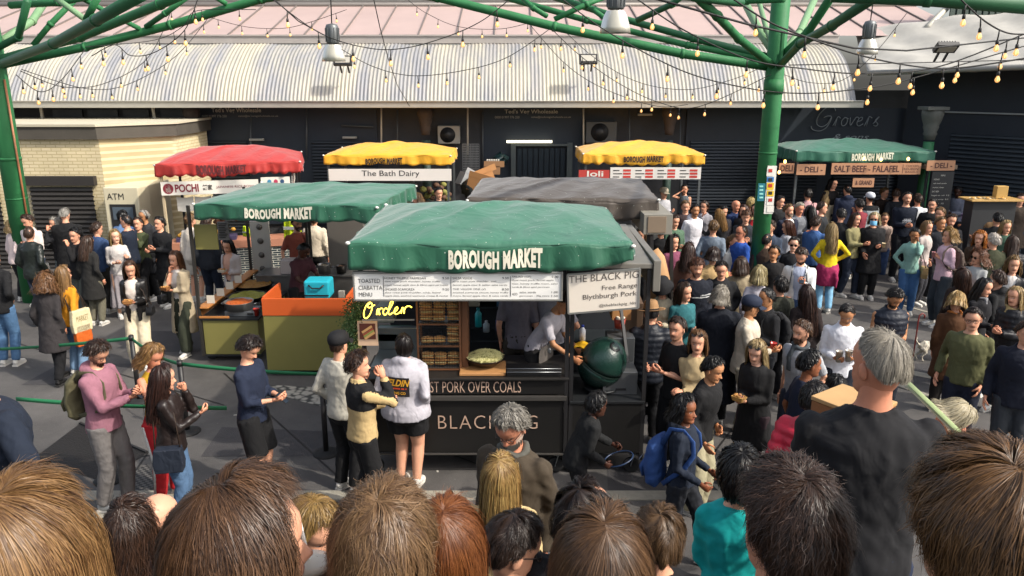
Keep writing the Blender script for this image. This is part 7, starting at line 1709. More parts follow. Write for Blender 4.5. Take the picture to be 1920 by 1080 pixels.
i = P(116,496,1.66,155,'woman with long fair hair in a mustard yellow top seen from behind', top=('blouse','c8861e'), bot=('jeans','6f8ba8'), hair=H('verylong',('5a4028','b88f5c')), fem=1, arms=('relax','relax')); sidebag(i,'cream cotton tote bag on the shoulder of the woman in mustard','c8bc98',1,.95,.17,.36,.04,y=0,cat='tote bag',name='tote_bag',text='MARKET'); sidebag(i,'orange patterned tote bag hanging below the cream tote bag','b8581e',1,.72,.14,.34,.04,y=.0,cat='tote bag',name='tote_bag')
i = P(356,399,1.64,165,'woman in a white lace top behind the front post of the olive stall', top=('blouse','c6bcae'), bot=('shorts','c4bcae'), hair=H('bun',LB), fem=1, d=15.2); sidebag(i,'teal shoulder bag of the woman in white lace','3f7f8c',1,.98,.12,.18)
P(386,405,1.78,175,'man in dark navy clothes behind the olive board of the stall', top=('jacket','22262e'), bot=('jeans','1f2838'), hair=H('short',BR), d=15.0)
i = P(427,446,1.62,-15,'dark haired woman in a pale grey cardigan eating between the stalls', top=('open','b3aaa6'), under=('c79a84',), bot=('jeans','3a3d44'), hair=H('long',BLK), fem=1, arms=('hold','hold'), pitch=.2, d=14.6); food(i,'paper tray of food in the hands of the woman in the pale cardigan',0,'c4b9a4',True)
P(556,404,1.80,50,'bearded stallholder in a rust t-shirt looking to the right', top=('tee','8a4a3c'), bot=('trousers','232323'), hair=H('short',BR), beard=1., d=14.9, arms=('hold','down'))
P(588,398,1.75,175,'person in a cream fleece seen from behind beside the rust t-shirt', top=('fleece','c6b9a4'), bot=('trousers','232323'), hair=H('buzz',BR), d=16.2)
P(571,455,1.72,55,'cook in a maroon t-shirt bending over the pans of the olive stall', top=('tee','4f2c33'), bot=('trousers','1b1b1b'), hair=H('buzz',BLK), skin='dark', d=13.7, lean=.25, pitch=.7, arms=('lowreach','lowreach'))
P(822,350,1.72,10,'dark haired dairy seller leaning out under the yellow canopy', top=('jacket','1c1d22'), bot=('trousers','1c1c1c'), hair=H('short',BLK), d=18.2)
P(783,360,1.66,-40,'fair haired shopper before the cheese shelves', top=('jacket','6a5a3c'), bot=('trousers','2a2a2a'), hair=H('bob',LB), fem=1, d=17.6)
# ---- the queue
i = P(183,635,1.80,82,'man in a mauve hoodie with an olive backpack looking at his phone', top=('hoodie','8c5f6c'), bot=('trousers','716d6b'), hair=H('tousled',('1e140f','4c3324')), arms=('phone','phone'), pitch=.55, beard=1., shoe='9a9a98', extra=('glasses',), stride=.14); phone(i,'black phone of the man in the mauve hoodie'); backpack(i,'olive canvas backpack on the man in the mauve hoodie','5d5840',None,.17,.46)
i = P(285,641,1.70,58,'blonde woman in a mustard sleeveless top and white striped trousers', top=('tank','a8841e'), bot=('track','b5242a'), hair=H('bob',('5c3d22','c79a5e'),len=.14,wave=.01,wfreq=40.), fem=1, arms=('hold','reach'), pitch=.35, skin='red')
i = P(304,681,1.64,100,'woman with long dark hair in a brown black leather jacket and blue jeans', top=('jacket','2b2220','leather'), bot=('jeans','4a6482'), hair=H('verylong',('1e110d','4e3026')), fem=1, arms=('mouth','phone'), pitch=.1, yaw=-20); sidebag(i,'navy and yellow shoulder bag of the woman in the leather jacket','262d3a',1,.86,.15,.26,.06,long=True)
i = P(470,627,1.78,78,'young man in a navy sweatshirt and black shorts looking at his phone', top=('rolled','232c42'), bot=('shorts','1a1a1c',.47), hair=H('tousled',('17100d','3c2b22')), arms=('phonelow','phonelow'), pitch=.62); phone(i,'black phone of the young man in the navy sweatshirt')
i = P(634,617,1.78,150,'man in a black cap and cream sweatshirt beside the black stall', top=('sweat','b5b0a2'), bot=('trousers','1b1b1d'), hair=H('buzz',BR), arms=('pocket','hold'), extra=(('cap','1b1b1e','BW'),))
i = P(668,654,1.76,118,'young man in a black and beige fleece shading his face with one hand', top=('fleece','b39a6c',0,'1a1a1c',1.24,1.49), bot=('wide','19191b'), hair=H('tousled',('1c120d','5a3c28')), arms=('hold','neck'), yaw=20, shoe='d0cdc6')
i = P(757,624,1.72,165,'woman in a pale grey hoodie with an orange back print and black shorts', top=('hoodie','a9a6ad'), bot=('shorts','18181b',.30), hair=H('short',('100c0b','2c211c'),back=2.5,thick=.012,messy=.003), fem=1, bulk=1.62, arms=('pocket','pocket'), yaw=-38, pitch=-.18, seed=5,
   extra=(('backmark',('1d1a1c','c8421e','d9a12a','2b2b30'),(('#',-.03,-.06,.28,.21,0),('ZELDIN',-.04,.055,.30,.075,2,.4),('Z',-.045,.02,.08,.13,1,.3),('#',.0,.02,.22,.016,1),('RACING CO',.01,-.035,.2,.03,2)),),), skin='fair')
# ---- cooks inside the black stall
P(973,505,1.80,170,'cook in a grey t-shirt with his back to the counter', top=('tee','77727a'), bot=('trousers','4d463c'), hair=H('short',BR), d=9.9, extra=(('apron','57504a'),), pitch=.3)
P(1036,508,1.76,150,'second cook in a pale grey t-shirt turned towards the back shelf', top=('tee','8d8a92'), bot=('trousers','1d2028'), hair=H('short',DK), d=9.8, arms=('hip','hip'))
i = P(1062,545,1.72,60,'cook in a white t-shirt leaning over the chopping area behind the name board', top=('tee','a9a5ac'), bot=('trousers','2c2a2a'), hair=H('short',BR), d=9.35, lean=.45, arms=('lowreach','lowreach'), pitch=.4, skin='tan', extra=(('apron','6b6560'),))
# ---- people below the terrace
i = P(1118,731,1.42,100,'boy in black bending forward with a dark blue hoop', top=('jacket','1e1f20'), bot=('trousers','17171a'), hair=H('short',BLK), skin='dark', arms=('lowreach','fwdlow'), lean=.35, pitch=0., yaw=-20)
hp_ = i['hands'][0]; mb = MB(); c_ = between(i)+i['RW']@Vector((0,.06,-.04)); mb.tube([c_+Vector((.15*math.cos(a),.15*math.sin(a),.05*math.cos(a))) for a in [k*PI/10 for k in range(21)]], .008, 6, cap=False); solo(mb, 'hoop', M('hoop_blue','1c2f4c',.4), 'thin dark blue hoop held by the boy in black', 'hoop', c_)
i = P(1281,736,1.62,62,'woman with tied dark hair in a navy hoodie carrying a blue drawstring bag', top=('sweat','1f2838'), bot=('jeans','24272e'), hair=H('longwavy',BLK,len=.10), fem=1, skin='brown', arms=('fwdlow','fwdlow'), stride=.45, yaw=12, extra=('hood',)); backpack(i,'blue drawstring backpack with a white emblem on the woman in navy','2c4a80',None,.17,.50,True,big=1.2,dz=-.12)
# ---- right of the black stall, near rows
i = P(1221,563,1.74,172,'person in a tan fedora and black quilted jacket beside the stall', top=('puffer','1d222c'), bot=('trousers','1d1e22'), hair=H('short',DK), extra=(('fedora','8a6a48'),), arms=('hold','hold'))
i = P(1242,518,1.70,-25,'woman in a black brimmed hat and cream jacket behind the tan fedora', top=('jacket','a59c86'), bot=('trousers','232323'), hair=H('long',BLK), fem=1, extra=(('bucket','1d1d20'),), pitch=.3, arms=('hold','hold'))
i = P(1307,482,1.86,-6,'tall man with a red beard in a navy jumper with a white chest stripe', top=('sweat','161b28',0,'b9bab8',(1.27,1.295),.0065), bot=('trousers','1d1d20'), hair=H('fringe',('3a2115','7c5038')), beard=1., brow='6a3a22', skin='fair', arms=('fwdlow','down')); cup(i['hands'][0]+Vector((0,0,-.03)), 'clear plastic cup of red drink held by the tall bearded man', 'c9c4c0', '8a3a30')
P(1351,533,1.80,172,'broad person with wavy grey hair in a dark navy coat seen from behind', top=('longcoat','151a26'), bot=('trousers','16181d'), hair=H('bob',('6a6257','cfc6b4'),len=.06,wave=.012,wfreq=60.), bulk=1.15, arms=('hold','hold'))
P(1271,592,1.78,-62,'dark haired man with sunglasses on his head in a black t-shirt', top=('tee','1a1a1c'), bot=('trousers','1d1d20'), hair=H('short',('1e140f','4c3324')), extra=('sunhead',), beard=.5, arms=('hold','hold'))
i = P(1309,616,1.70,-14,'woman in a beige overshirt with sunglasses on her head, right of the stall', top=('shirt','a8936e'), bot=('trousers','6e6552'), hair=H('long',('4a3020','a87c50'),len=.16), fem=1, extra=('sunhead',), arms=('cross','cross'), skin='fair')
i = P(1337,667,1.68,48,'teenage boy with black hair in a black bomber jacket leaning forward', top=('jacket','1b1b1d'), bot=('wide','9a9378'), hair=H('short',BLK), skin='tan', lean=.15, arms=('pocket','relax'), pitch=.2)
i = P(1419,634,1.68,-48,'blonde woman in a black coat with sunglasses on her head holding a sandwich', top=('coat','18181a'), bot=('trousers','3a2a30'), hair=H('verylong',('7a5e3c','dcc48e')), fem=1, extra=('sunhead',), arms=('hold','hold'), pitch=.35, skin='pale'); food(i,'sandwich torn open in the hands of the blonde woman in black',0,'c89a54',True)
i = P(1409,551,1.78,72,'man in a navy cap and cream overshirt looking to the right', top=('shirt','b9ae9c'), bot=('trousers','a59c88'), hair=H('buzz',BR), extra=(('cap','232c42'),), arms=('hold','hold'), skin='tan'); cup(i['hands'][0]+Vector((0,0,-.02)), 'red paper cup held by the man in the navy cap', 'b5302a', None)
i = P(1440,539,1.76,-75,'man in a black jacket with a black rucksack beside the navy cap', top=('jacket','1b1c20'), bot=('trousers','1f2228'), hair=H('buzz',BLK), skin='tan', arms=('hold','hold')); backpack(i,'black rucksack on the man beside the navy cap','191a1e')
P(1506,598,1.76,-55,'bearded man with short brown hair in a grey t-shirt and dark grey scarf', top=('tee','9a9ca0'), bot=('jeans','2d3444'), hair=H('short',('2c1c13','7a5638')), beard=1., extra=(('scarf','4c5256'),))
i = P(1517,654,1.76,88,'young man with black hair in a navy t-shirt facing right', top=('tee','1b2338'), bot=('jeans','1e2738'), hair=H('short',BLK,thick=.026), skin='brown', arms=('down','hold'), lean=.12)
i = P(1588,568,1.76,-12,'man in a white button shirt looking down at two glasses of beer', top=('shirt','cfd0d6'), bot=('jeans','1e2330'), hair=H('buzz',DK), skin='tan', beard=.6, pitch=.55, arms=('hold','hold'))
cup(i['hands'][0]+Vector((-.03,0,-.02)), 'right hand pint of orange beer held by the man in the white shirt', 'd8cfc0', 'd88a1e', .045, .14); cup(i['hands'][1]+Vector((-.0,0,-.02)), 'left hand pint of orange beer held by the man in the white shirt', 'd8cfc0', 'd88a1e', .045, .14)
P(1680,538,1.78,-4,'bearded man in a navy gilet over a white t-shirt looking down', top=('vest','1c2230'), under=('c4c6cc',), bot=('jeans','1e2330'), hair=H('short',DK), beard=1., pitch=.55, arms=('hold','hold'), skin='tan')
P(1825,575,1.78,-42,'young man with glasses in an olive green quarter zip jumper', top=('sweat','5f603f'), under=None, bot=('jeans','1f2436'), hair=H('short',('17100d','3c2b22'),comb=.6), extra=('glasses',), arms=('down','down'), skin='fair', bulk=1.05)
P(1795,545,1.62,150,'fair haired woman in a brown patterned scarf with her head bowed', top=('coat','5a3a22'), bot=('trousers','26221f'), hair=H('bob',('8a6436','e0bf7c')), fem=1, extra=(('scarf','a5642e'),), pitch=.6)
P(1906,536,1.70,-60,'fair haired woman in a black padded coat at the right edge', top=('puffer','1b1c22'), bot=('jeans','20252f'), hair=H('long',BL), fem=1, arms=('hold','hold'), extra=(('scarf','a08a5e'),))
P(1900,478,1.72,-40,'woman with long wavy fair hair in a black leather coat near the right edge', top=('open','232225','leather'), under=('cfcac4',), bot=('trousers','1d1d1f'), hair=H('longwavy',('4a351f','b99258')), fem=1)
i = P(1925,600,1.80,-30,'man with a royal blue bag half cut off by the right edge', top=('jacket','1d2130'), bot=('jeans','3b3f44'), hair=H('short',BR)); sidebag(i,'royal blue bag at the right edge of the crowd','223a80',-1,1.0,.18,.3)
i = P(1783,424,1.74,-82,'person with curly fair hair in a pale pink shirt looking left', top=('shirt','c9a9b4'), bot=('jeans','3a424a'), hair=H('curlylong',('7a5a30','d0a55e'),len=.07), fem=1, arms=('strap','strap'), pitch=-.1); backpack(i,'brown grey rucksack on the person in the pale pink shirt','5c4f48'); cup(i['hands'][0]+Vector((-.08,-.02,-.02)), 'small drink held before the pale pink shirt', 'c98a8a', None, .035, .1)
i = P(1716,427,1.62,-18,'woman in a seafoam green blouse rubbing her eyes', top=('blouse','7fa59a'), bot=('jeans','3f6490'), hair=H('pony',BLK), fem=1, arms=('mouth','hip'), pitch=.1, skin='tan'); sidebag(i,'tan shoulder bag of the woman in seafoam green','a58a5e',-1,.92,.15,.22,y=.1); sidebag(i,'floral pink cloth bag behind the tan shoulder bag','b59a9a',-1,.98,.14,.26,y=-.12,cat='bag',name='cloth_bag')
P(1838,431,1.68,-25,'woman with bright ginger hair at the right of the crowd', top=('jacket','4a3a2c'), bot=('trousers','202020'), hair=H('longwavy',('a3541c','e89a4a')), fem=1, skin='pale', arms=('hold','hold'))
P(1838,463,1.64,-62,'woman with curly auburn hair and sunglasses in a grey t-shirt', top=('tee','9a9c9c'), bot=('jeans','3a3d44'), hair=H('curlylong',('4a2a1c','94603c'),len=.12), fem=1, extra=('sunglasses',), arms=('hold','hold'))
i = P(1701,359,1.94,-8,'tall smiling man in a navy sweatshirt with a white chest logo', top=('sweat','141d2e'), bot=('trousers','181b22'), hair=H('short',DK), beard=.7, arms=('down','hold'), extra=(('chestmark',('b9bcc0',),(('VANS',.05,.02,.13,.04,0,.3),('~~~~',.03,.0,.17,.03,0),('OFF THE WALL',.03,-.03,.16,.02,0))),))
i = P(1640,397,1.72,-8,'person with a blond bob and blue face mask in a black coat', top=('coat','1b1b1e'), bot=('trousers','1c1c1f'), hair=H('bob',('9a8458','e6d8ae')), extra=('mask','sunglasses'), arms=('hold','relax'), bulk=1.1); cup(i['hands'][0]+Vector((.1,0,.0)), 'paper coffee cup beside the person in the blue mask', 'd8c49a', None, .04, .09)
P(1659,399,1.64,-20,'woman in a beige jacket just behind the blue face mask', top=('jacket','a38f84'), bot=('jeans','41557c'), hair=H('pony',LB), fem=1, d=18.6)
P(1560,416,1.70,172,'woman with long streaked hair in a bright yellow jumper and magenta jacket round her hips', top=('sweat','d0b41e'), bot=('jeans','7fb0d0'), hair=H('verylong',('6a4e30','d8bd84')), fem=1, extra=(('wrap','9a2a54'),), bulk=1.05, arms=('hip','hip'))
i = P(1478,381,1.82,18,'man with a short beard in an open navy jacket over a white t-shirt', top=('open','1e2438'), under=('d0cfcd',), bot=('trousers','1e2028'), hair=H('short',LB), beard=1., extra=('wideopen',), arms=('down','down'))
P(1499,379,1.76,25,'grey haired man in a grey jacket behind the open navy jacket', top=('jacket','6f7278'), bot=('trousers','2a2c30'), hair=H('short',WH), arms=('hold','hold'), skin='red')
P(1541,377,1.80,68,'man with receding hair in a charcoal jumper in profile', top=('sweat','2f3236'), bot=('trousers','1b1b1d'), hair=H('recede',BR), skin='fair')
i = P(1516,353,1.80,176,'man with a black backpack over a pale pink shirt seen from behind', top=('shirt','b88f90'), bot=('trousers','1e1e20'), hair=H('short',DK), arms=('far','down')); backpack(i,'black backpack on the man in the pale pink shirt','17181b')
P(1462,366,1.74,20,'dark haired man standing right of the green column', top=('jacket','232528'), bot=('trousers','1c1c1e'), hair=H('short',DK))
P(1522,386,1.62,165,'woman with dark hair in a black top behind the bearded man', top=('jacket','1c1c1f'), bot=('trousers','1c1c1e'), hair=H('long',BLK), fem=1)
P(1590,346,1.88,178,'big man in a navy hooded coat waiting at the deli', top=('coat','222b42'), bot=('trousers','1b1d24'), hair=H('buzz',DK), bulk=1.2, extra=('hood',))
P(1632,359,1.72,172,'person in a white cap and pale grey top waiting at the deli', top=('sweat','a9b0b2',0,'18191c',1.36,1.49), bot=('trousers','24262b'), hair=H('short',DK), extra=(('cap','c4cad2'),))
P(1658,351,1.72,30,'fair haired man under the deli sign beside the white cap', top=('jacket','3a2c25'), bot=('trousers','1f1f22'), hair=H('short',LB))
P(1681,353,1.74,170,'dark haired man in a black top left of the tall smiling man', top=('sweat','181c24'), bot=('trousers','1f1f22'), hair=H('short',BR))
P(1722,362,1.74,160,'man in a bright white t-shirt behind the tall smiling man', top=('tee','dcdcdc'), bot=('jeans','2b3040'), hair=H('short',BR), skin='red')
P(1562,333,1.76,20,'stallholder in black inside the deli stall', top=('tee','1b1717'), bot=('trousers','1b1b1b'), hair=H('long',BLK), d=19.7)
P(1578,390,1.76,150,'man with dark hair in a black jacket with a small camera bag', top=('jacket','1b1d22'), bot=('trousers','1c1c1e'), hair=H('short',DK))
i = P(1303,382,1.80,28,'man with dark hair in a white hoodie holding a drink', top=('hoodie','cfcdd2'), bot=('trousers','23242a'), hair=H('short',BLK), skin='tan', beard=.7)
P(1285,375,1.76,-15,'man in a brown jacket just left of the white hoodie', top=('jacket','4d3f40'), bot=('trousers','242428'), hair=H('short',LB))
i = P(1350,391,1.68,-140,'blonde woman in a black top talking to the white hoodie', top=('rolled','191a1e'), bot=('trousers','1c1c20'), hair=H('long',('6a4a26','c99a58')), fem=1, arms=('reach','relax'), bulk=1.1)
P(1355,385,1.66,10,'dark haired person behind the blonde woman in black', top=('jacket','2c2a30'), bot=('trousers','242428'), hair=H('short',BLK))
P(1245,350,1.72,30,'person in a beige cap and pale shirt at the end of the taupe stall', top=('shirt','a9a9ad'), bot=('trousers','8f887c'), hair=H('short',BR), extra=(('cap','a39a88'),), arms=('hold','hold'))
P(1284,345,1.66,-20,'woman in a grey top with one arm raised to her hair', top=('tank','5d646a'), bot=('trousers','3a2f30'), hair=H('bun',BLK), fem=1, arms=('hold','head'))
P(1391,421,1.82,-72,'man with glasses and receding hair in a royal blue jumper', top=('sweat','1f4590'), bot=('jeans','2f4a78'), hair=H('recede',BR), extra=('glasses',), bulk=1.1, skin='red', arms=('fwdlow','relax'))
P(1376,438,1.64,40,'woman in a pale grey shirt talking to the royal blue jumper', top=('shirt','a9aaa6'), bot=('trousers','55524e'), hair=H('pony',LB), fem=1, arms=('down','down'))
P(1380,376,1.72,35,'bald man in a navy jacket in the middle of the crowd', top=('jacket','22345c'), bot=('trousers','222226'), hair=('bald',)+GY, skin='red', brow='9a8a7a')
P(1396,383,1.66,-30,'woman with auburn hair in a black top near the green column', top=('jacket','232326'), bot=('trousers','222226'), hair=H('long',('2a1712','5c3424')), fem=1)
P(1408,369,1.74,170,'person with pale blond hair behind the crowd near the green column', top=('jacket','3a3d44'), bot=('trousers','222226'), hair=H('short',('9a7d44','e2c886')))
P(1417,381,1.66,-6,'woman in a beige fur coat beside the green column', top=('coat','b59f70'), bot=('trousers','2a2723'), hair=H('long',('2c1c15','5a3a2a')), fem=1, skin='pale', arms=('hold','hold'))
P(1399,393,1.74,-12,'young man in a dark jacket before the beige fur coat', top=('jacket','2e3138'), bot=('trousers','222226'), hair=H('fringe',('3a2418','80583c')), arms=('hold','hold'))
P(1430,384,1.70,160,'person in a red jacket tucked behind the beige fur coat', top=('jacket','a8222a'), bot=('trousers','222226'), hair=H('short',DK))
P(1452,459,1.64,-12,'laughing woman with dark hair in a black top', top=('jacket','1e1c1e'), bot=('trousers','1e1e22'), hair=H('pony',DK), fem=1, skin='tan')
P(1489,443,1.66,-6,'woman in round sunglasses and a black cardigan', top=('jacket','202126'), bot=('trousers','1e1e22'), hair=H('pony',DK), fem=1, extra=('sunglasses',), skin='pale')
i = P(1503,463,1.80,-22,'bearded man in a white overshirt with a backpack looking at his phone', top=('open','c9cac8'), under=('9aa2b5',), bot=('jeans','2f4466'), hair=H('short',BR), beard=1., pitch=.5, arms=('phone','pocket')); backpack(i,'black backpack on the bearded man in the white overshirt','1a1b1e'); phone(i,'phone of the bearded man in the white overshirt',False,0)
P(1424,496,1.64,160,'woman with a blond bob in a lilac grey top seen from behind', top=('blouse','b8b4bc'), bot=('trousers','44444a'), hair=H('bob',('7a6840','d8c894'),wave=0), fem=1)
P(1514,532,1.66,178,'woman with very long dark brown hair seen from behind', top=('jacket','2c2120'), bot=('trousers','1f1f22'), hair=H('verylong',('1c100d','4a2c20'),len=.5), fem=1)
P(1291,453,1.66,150,'woman with long brown hair in a patterned jacket behind the red beard', top=('jacket','7a5648'), bot=('trousers','222226'), hair=H('longwavy',('22140f','54362a')), fem=1)
P(1337,462,1.72,172,'person with dark brown hair in a sandy coat seen from behind', top=('coat','bfa070'), bot=('trousers','2a2a2c'), hair=H('bob',('1e1411','4c372c'),len=.05), fem=0)
i = P(1204,426,1.66,-20,'woman with light brown hair behind the end of the black stall', top=('jacket','8f7a58'), bot=('trousers','222226'), hair=H('long',LB), fem=1)
P(1240,418,1.70,160,'person in a black jacket and pale jeans behind the taupe stall', top=('jacket','1d1d20'), bot=('jeans','8aa0b8'), hair=H('short',DK))
P(1865,436,1.76,176,'person in an olive coat with white hair seen from behind at right', top=('coat','40432f'), bot=('trousers','202020'), hair=H('short',('b5a99c','ded6ca')))
P(1914,362,1.78,-20,'person in a brown grey overcoat at the right edge', top=('coat','55493f'), bot=('jeans','39424c'), hair=H('short',BR))
P(1907,318,1.66,-10,'woman eating at the far right corner by the shutter', top=('jacket','3f3540'), bot=('trousers','222226'), hair=H('pony',BLK), fem=1, arms=('mouth','hold'))
P(1858,320,1.80,-12,'man in a black jumper eating at the standing table', top=('sweat','17191e'), bot=('trousers','1d1d20'), hair=H('short',BR), arms=('mouth','hold'))
P(1836,328,1.68,60,'fair haired woman in a pale blue shirt and grey gilet at the standing table', top=('shirt','9ab0be'), bot=('trousers','2a2c30'), hair=H('bob',LB,len=.06), fem=1, arms=('lowreach','lowreach'))
P(1822,321,1.72,40,'dark haired man in a striped white shirt by the standing table', top=('shirt','b5b3aa'), bot=('trousers','2a2c30'), hair=H('short',BR))
i = P(1797,349,1.74,-70,'dark skinned man in a pale grey jacket carrying a paper plate', top=('jacket','777a88'), bot=('trousers','22232a'), hair=H('short',BLK), skin='dark', arms=('hold','hold'), pitch=.2); food(i,'white paper plate carried by the man in the pale grey jacket',0,'c9c9c8',True)
P(1822,374,1.64,-30,'woman with black hair in a lilac striped jumper', top=('sweat','9a86a2',0,'5a4a66',(1.05,1.17,1.29,1.40),.022), bot=('trousers','232328'), hair=H('long',BLK,len=.2), fem=1, arms=('cross','cross'), skin='tan')
P(1784,400,1.72,-12,'bearded man in black just left of the lilac stripes', top=('sweat','1a1c22'), bot=('trousers','202024'), hair=H('short',BR), beard=.8, pitch=.2)
P(1763,405,1.66,10,'brown haired woman in shade behind the green blouse', top=('jacket','252830'), bot=('trousers','202024'), hair=H('short',LB), skin='tan')
P(1738,413,1.64,40,'fair haired woman in a pale patterned top behind the green blouse', top=('blouse','b5aaa4'), bot=('trousers','3a3a40'), hair=H('long',('7a5a3a','c8a070')), fem=1)
P(1806,500,1.64,170,'woman with long dark brown hair in a brown coat seen from behind', top=('coat','33251f'), bot=('trousers','1d1d1f'), hair=H('verylong',('22140f','5a3826')), fem=1)
P(1872,398,1.70,150,'person with dark hair in a black coat behind the ginger hair', top=('coat','1d1f22'), bot=('trousers','1d1d1f'), hair=H('short',BLK))
P(1899,440,1.72,165,'dark haired person in a black padded jacket near the right edge', top=('puffer','1f2126'), bot=('trousers','1d1d1f'), hair=H('long',BR), fem=1)
P(1569,700,1.46,175,'child with black hair just behind the plywood box', top=('jacket','1d1d20'), bot=('trousers','1d1d20'), hair=H('short',BLK,thick=.026), nofeet=True)
P(1527,712,1.70,150,'person in a red quilted jacket hidden behind the plywood box', top=('puffer','b02438'), bot=('trousers','26262a'), hair=H('short',DK), d=5.9, lean=.2)
P(1800,747,1.60,70,'white haired woman bending down with a hand to her face', top=('jacket','8a6a50'), bot=('trousers','4a3a30'), hair=H('bob',('a89a78','ece0c0'),len=.05), fem=1, skin='red', arms=('head','mouth'), pitch=.8, lean=.4, d=5.9)
# ---- more of the crowd
for a in (
 (1265,402,1.72,20,'man in a dark green jacket between the taupe stall and the white hoodie',dict(top=('jacket','4f6a55'),hair=H('short',BR))),
 (1322,376,1.66,-30,'woman with tied brown hair in a grey coat behind the white hoodie',dict(top=('coat','8a888e'),hair=H('pony',BR),fem=1)),
 (1338,412,1.74,160,'man in a blue grey jumper seen from behind beside the white hoodie',dict(top=('sweat','6a7684'),hair=H('short',LB))),
 (1262,438,1.68,30,'woman with dark wavy hair in a plum top near the brown paper sack',dict(top=('sweat','7a4258'),hair=H('longwavy',DK),fem=1)),
 (1445,412,1.76,-40,'man in a slate blue jacket just right of the green column',dict(top=('jacket','3b4658'),hair=H('short',BR),beard=.6)),
 (1437,436,1.70,150,'person with cropped dark hair in a brown jacket near the green column',dict(top=('jacket','4a3a2e'),hair=H('buzz',DK))),
 (1478,412,1.64,-100,'woman with auburn hair in a pale grey jacket before the open navy jacket',dict(top=('jacket','9a9aa0'),hair=H('long',('2a1712','6a3c28')),fem=1)),
 (1530,404,1.74,140,'man in a blue shirt behind the bright yellow jumper',dict(top=('shirt','3a5a8c'),hair=H('short',BR))),
 (1604,398,1.70,30,'woman with brown hair in a khaki jacket left of the blue face mask',dict(top=('jacket','8a835c'),hair=H('long',BR),fem=1)),
 (1612,372,1.74,-150,'man in a burgundy jacket queueing at the deli',dict(top=('jacket','7c303a'),hair=H('short',DK))),
 (1550,356,1.70,165,'woman with blonde hair in a cream coat queueing at the deli',dict(top=('coat','b7a98c'),hair=H('long',BL),fem=1)),
 (1749,372,1.76,-30,'man in a black coat under the black menu panel',dict(top=('coat','1c1d20'),hair=H('short',DK),beard=.6)),
 (1764,388,1.72,-60,'man in a mid grey jacket behind the pale pink shirt',dict(top=('jacket','5a6068'),hair=H('short',LB))),
 (1852,385,1.74,-60,'man in a tan brown jacket behind the lilac stripes',dict(top=('jacket','6a5136'),hair=H('short',BR))),
 (1886,412,1.66,-20,'woman with fair hair in a dark green coat at the right of the crowd',dict(top=('coat','3f5a4a'),hair=H('long',BL),fem=1)),
 (1873,505,1.70,-140,'person in a black hoodie behind the wavy fair hair',dict(top=('hoodie','1a1b1e'),hair=H('short',BR))),
 (1845,520,1.66,30,'woman in a grey scarf and black coat near the brown patterned scarf',dict(top=('coat','1d1d22'),hair=H('long',DK),fem=1,extra=(('scarf','77777a'),))),
 (1465,516,1.72,-160,'man in a dark olive jacket behind the navy cap',dict(top=('jacket','33352a'),hair=H('short',DK))),
 (1389,480,1.66,150,'woman with brown bob in a beige raincoat beside the royal blue jumper',dict(top=('coat','8d8068'),hair=H('bob',BR,wave=0),fem=1)),
 (1352,488,1.70,-30,'man with glasses in a black fleece behind the grey wavy hair',dict(top=('fleece','202124'),hair=H('short',DK),extra=('glasses',))),
 (1282,528,1.68,20,'woman in a dark teal jumper beside the striped chest jumper',dict(top=('sweat','2f6a70'),hair=H('long',BR),fem=1)),
 (1390,690,1.60,150,'woman with black hair in a dark green coat right of the teenage boy',dict(top=('coat','1f2a26'),hair=H('long',BLK),fem=1)) if False else None,
 (300,405,1.74,-30,'man in a black raincoat beside the red stall counter',dict(top=('coat','1e1f22'),hair=H('short',DK))),
 (180,415,1.70,160,'person in a mid blue anorak before the black shutter',dict(top=('jacket','33486c'),hair=H('short',BR))),
 ):
    if a: P(*a[:5], arms=random.choice((('hold','relax'),('pocket','pocket'),('hold','hold'),('relax','mouth'),('down','hold'))), stride=random.uniform(0,.3), bot=('trousers',random.choice(('1d1e22','26262a','2b3344','35332f'))), **a[5])
# ---- on the terrace steps, near the camera
def N_(px, py, d, face, label, n=4200, **k):
    p = on_d(px, py, d); z = step_z(p.y); h = max(1.45, min(2.0, p.z-z)); k.setdefault('hi', True)
    h0 = k.pop('h', None); h = h0 or h
    return P(px, py, h, face, label, d=d, n=n, vox=.013, nofeet=True, terr=True, **k)
N_(938,846,3.95,176,'woman with long blonde hair in a cream trench coat seen from behind', 2400, top=('coat','c4ab7c'), bot=('trousers','2a2a2c'), hair=H('long',('6e4a22','e0bc74'),len=.24,w=.0035), fem=1, extra=('sunhead',))
N_(957,756,4.35,-28,'grey bearded man with glasses in a brown coat and dark scarf looking down', 3000, top=('coat','4a4033'), bot=('trousers','2a2a2c'), hair=H('short',('5a554e','b9b3a6'),thick=.028,w=.0035), beard=1., brow='a8a196', extra=('glasses',('scarf','57564f')), pitch=.55, skin='red')
N_(293,926,3.3,160,'bald man in a mid blue shirt seen from behind', 10, top=('tee','4a6c9c'), bot=('jeans','26304a'), hair=('bald',)+GY, skin='fair', bulk=1.2, pitch=.1)
N_(238,926,3.2,176,'woman with wavy dark brown hair and a tan sleeveless top', 2600, top=('tank','c09062'), bot=('trousers','2a2a2c'), hair=H('longwavy',('1a100c','5a3d2b'),w=.003), fem=1, skin='c8926a')
N_(584,926,2.9,60,'person with a short streaked blond bob, half hidden behind long brown hair', 2600, top=('jacket','33363c'), bot=('trousers','2a2a2c'), hair=H('bob',('5a4022','c8a25c'),len=.04,w=.003), fem=1, pitch=.4)
N_(1094,892,2.45,158,'balding dark haired man with thin glasses seen from behind', 3600, top=('jacket','26262a'), bot=('trousers','2a2a2c'), hair=H('recede',('120d0b','3c2c24'),thick=.02), extra=('glasses',), yaw=22)
N_(1237,940,2.9,172,'boy with neat light brown hair in a black top', 3400, top=('sweat','1b1b1e'), bot=('trousers','2a2a2c'), hair=H('short',('33241a','8a6a48'),comb=.8,messy=.004))
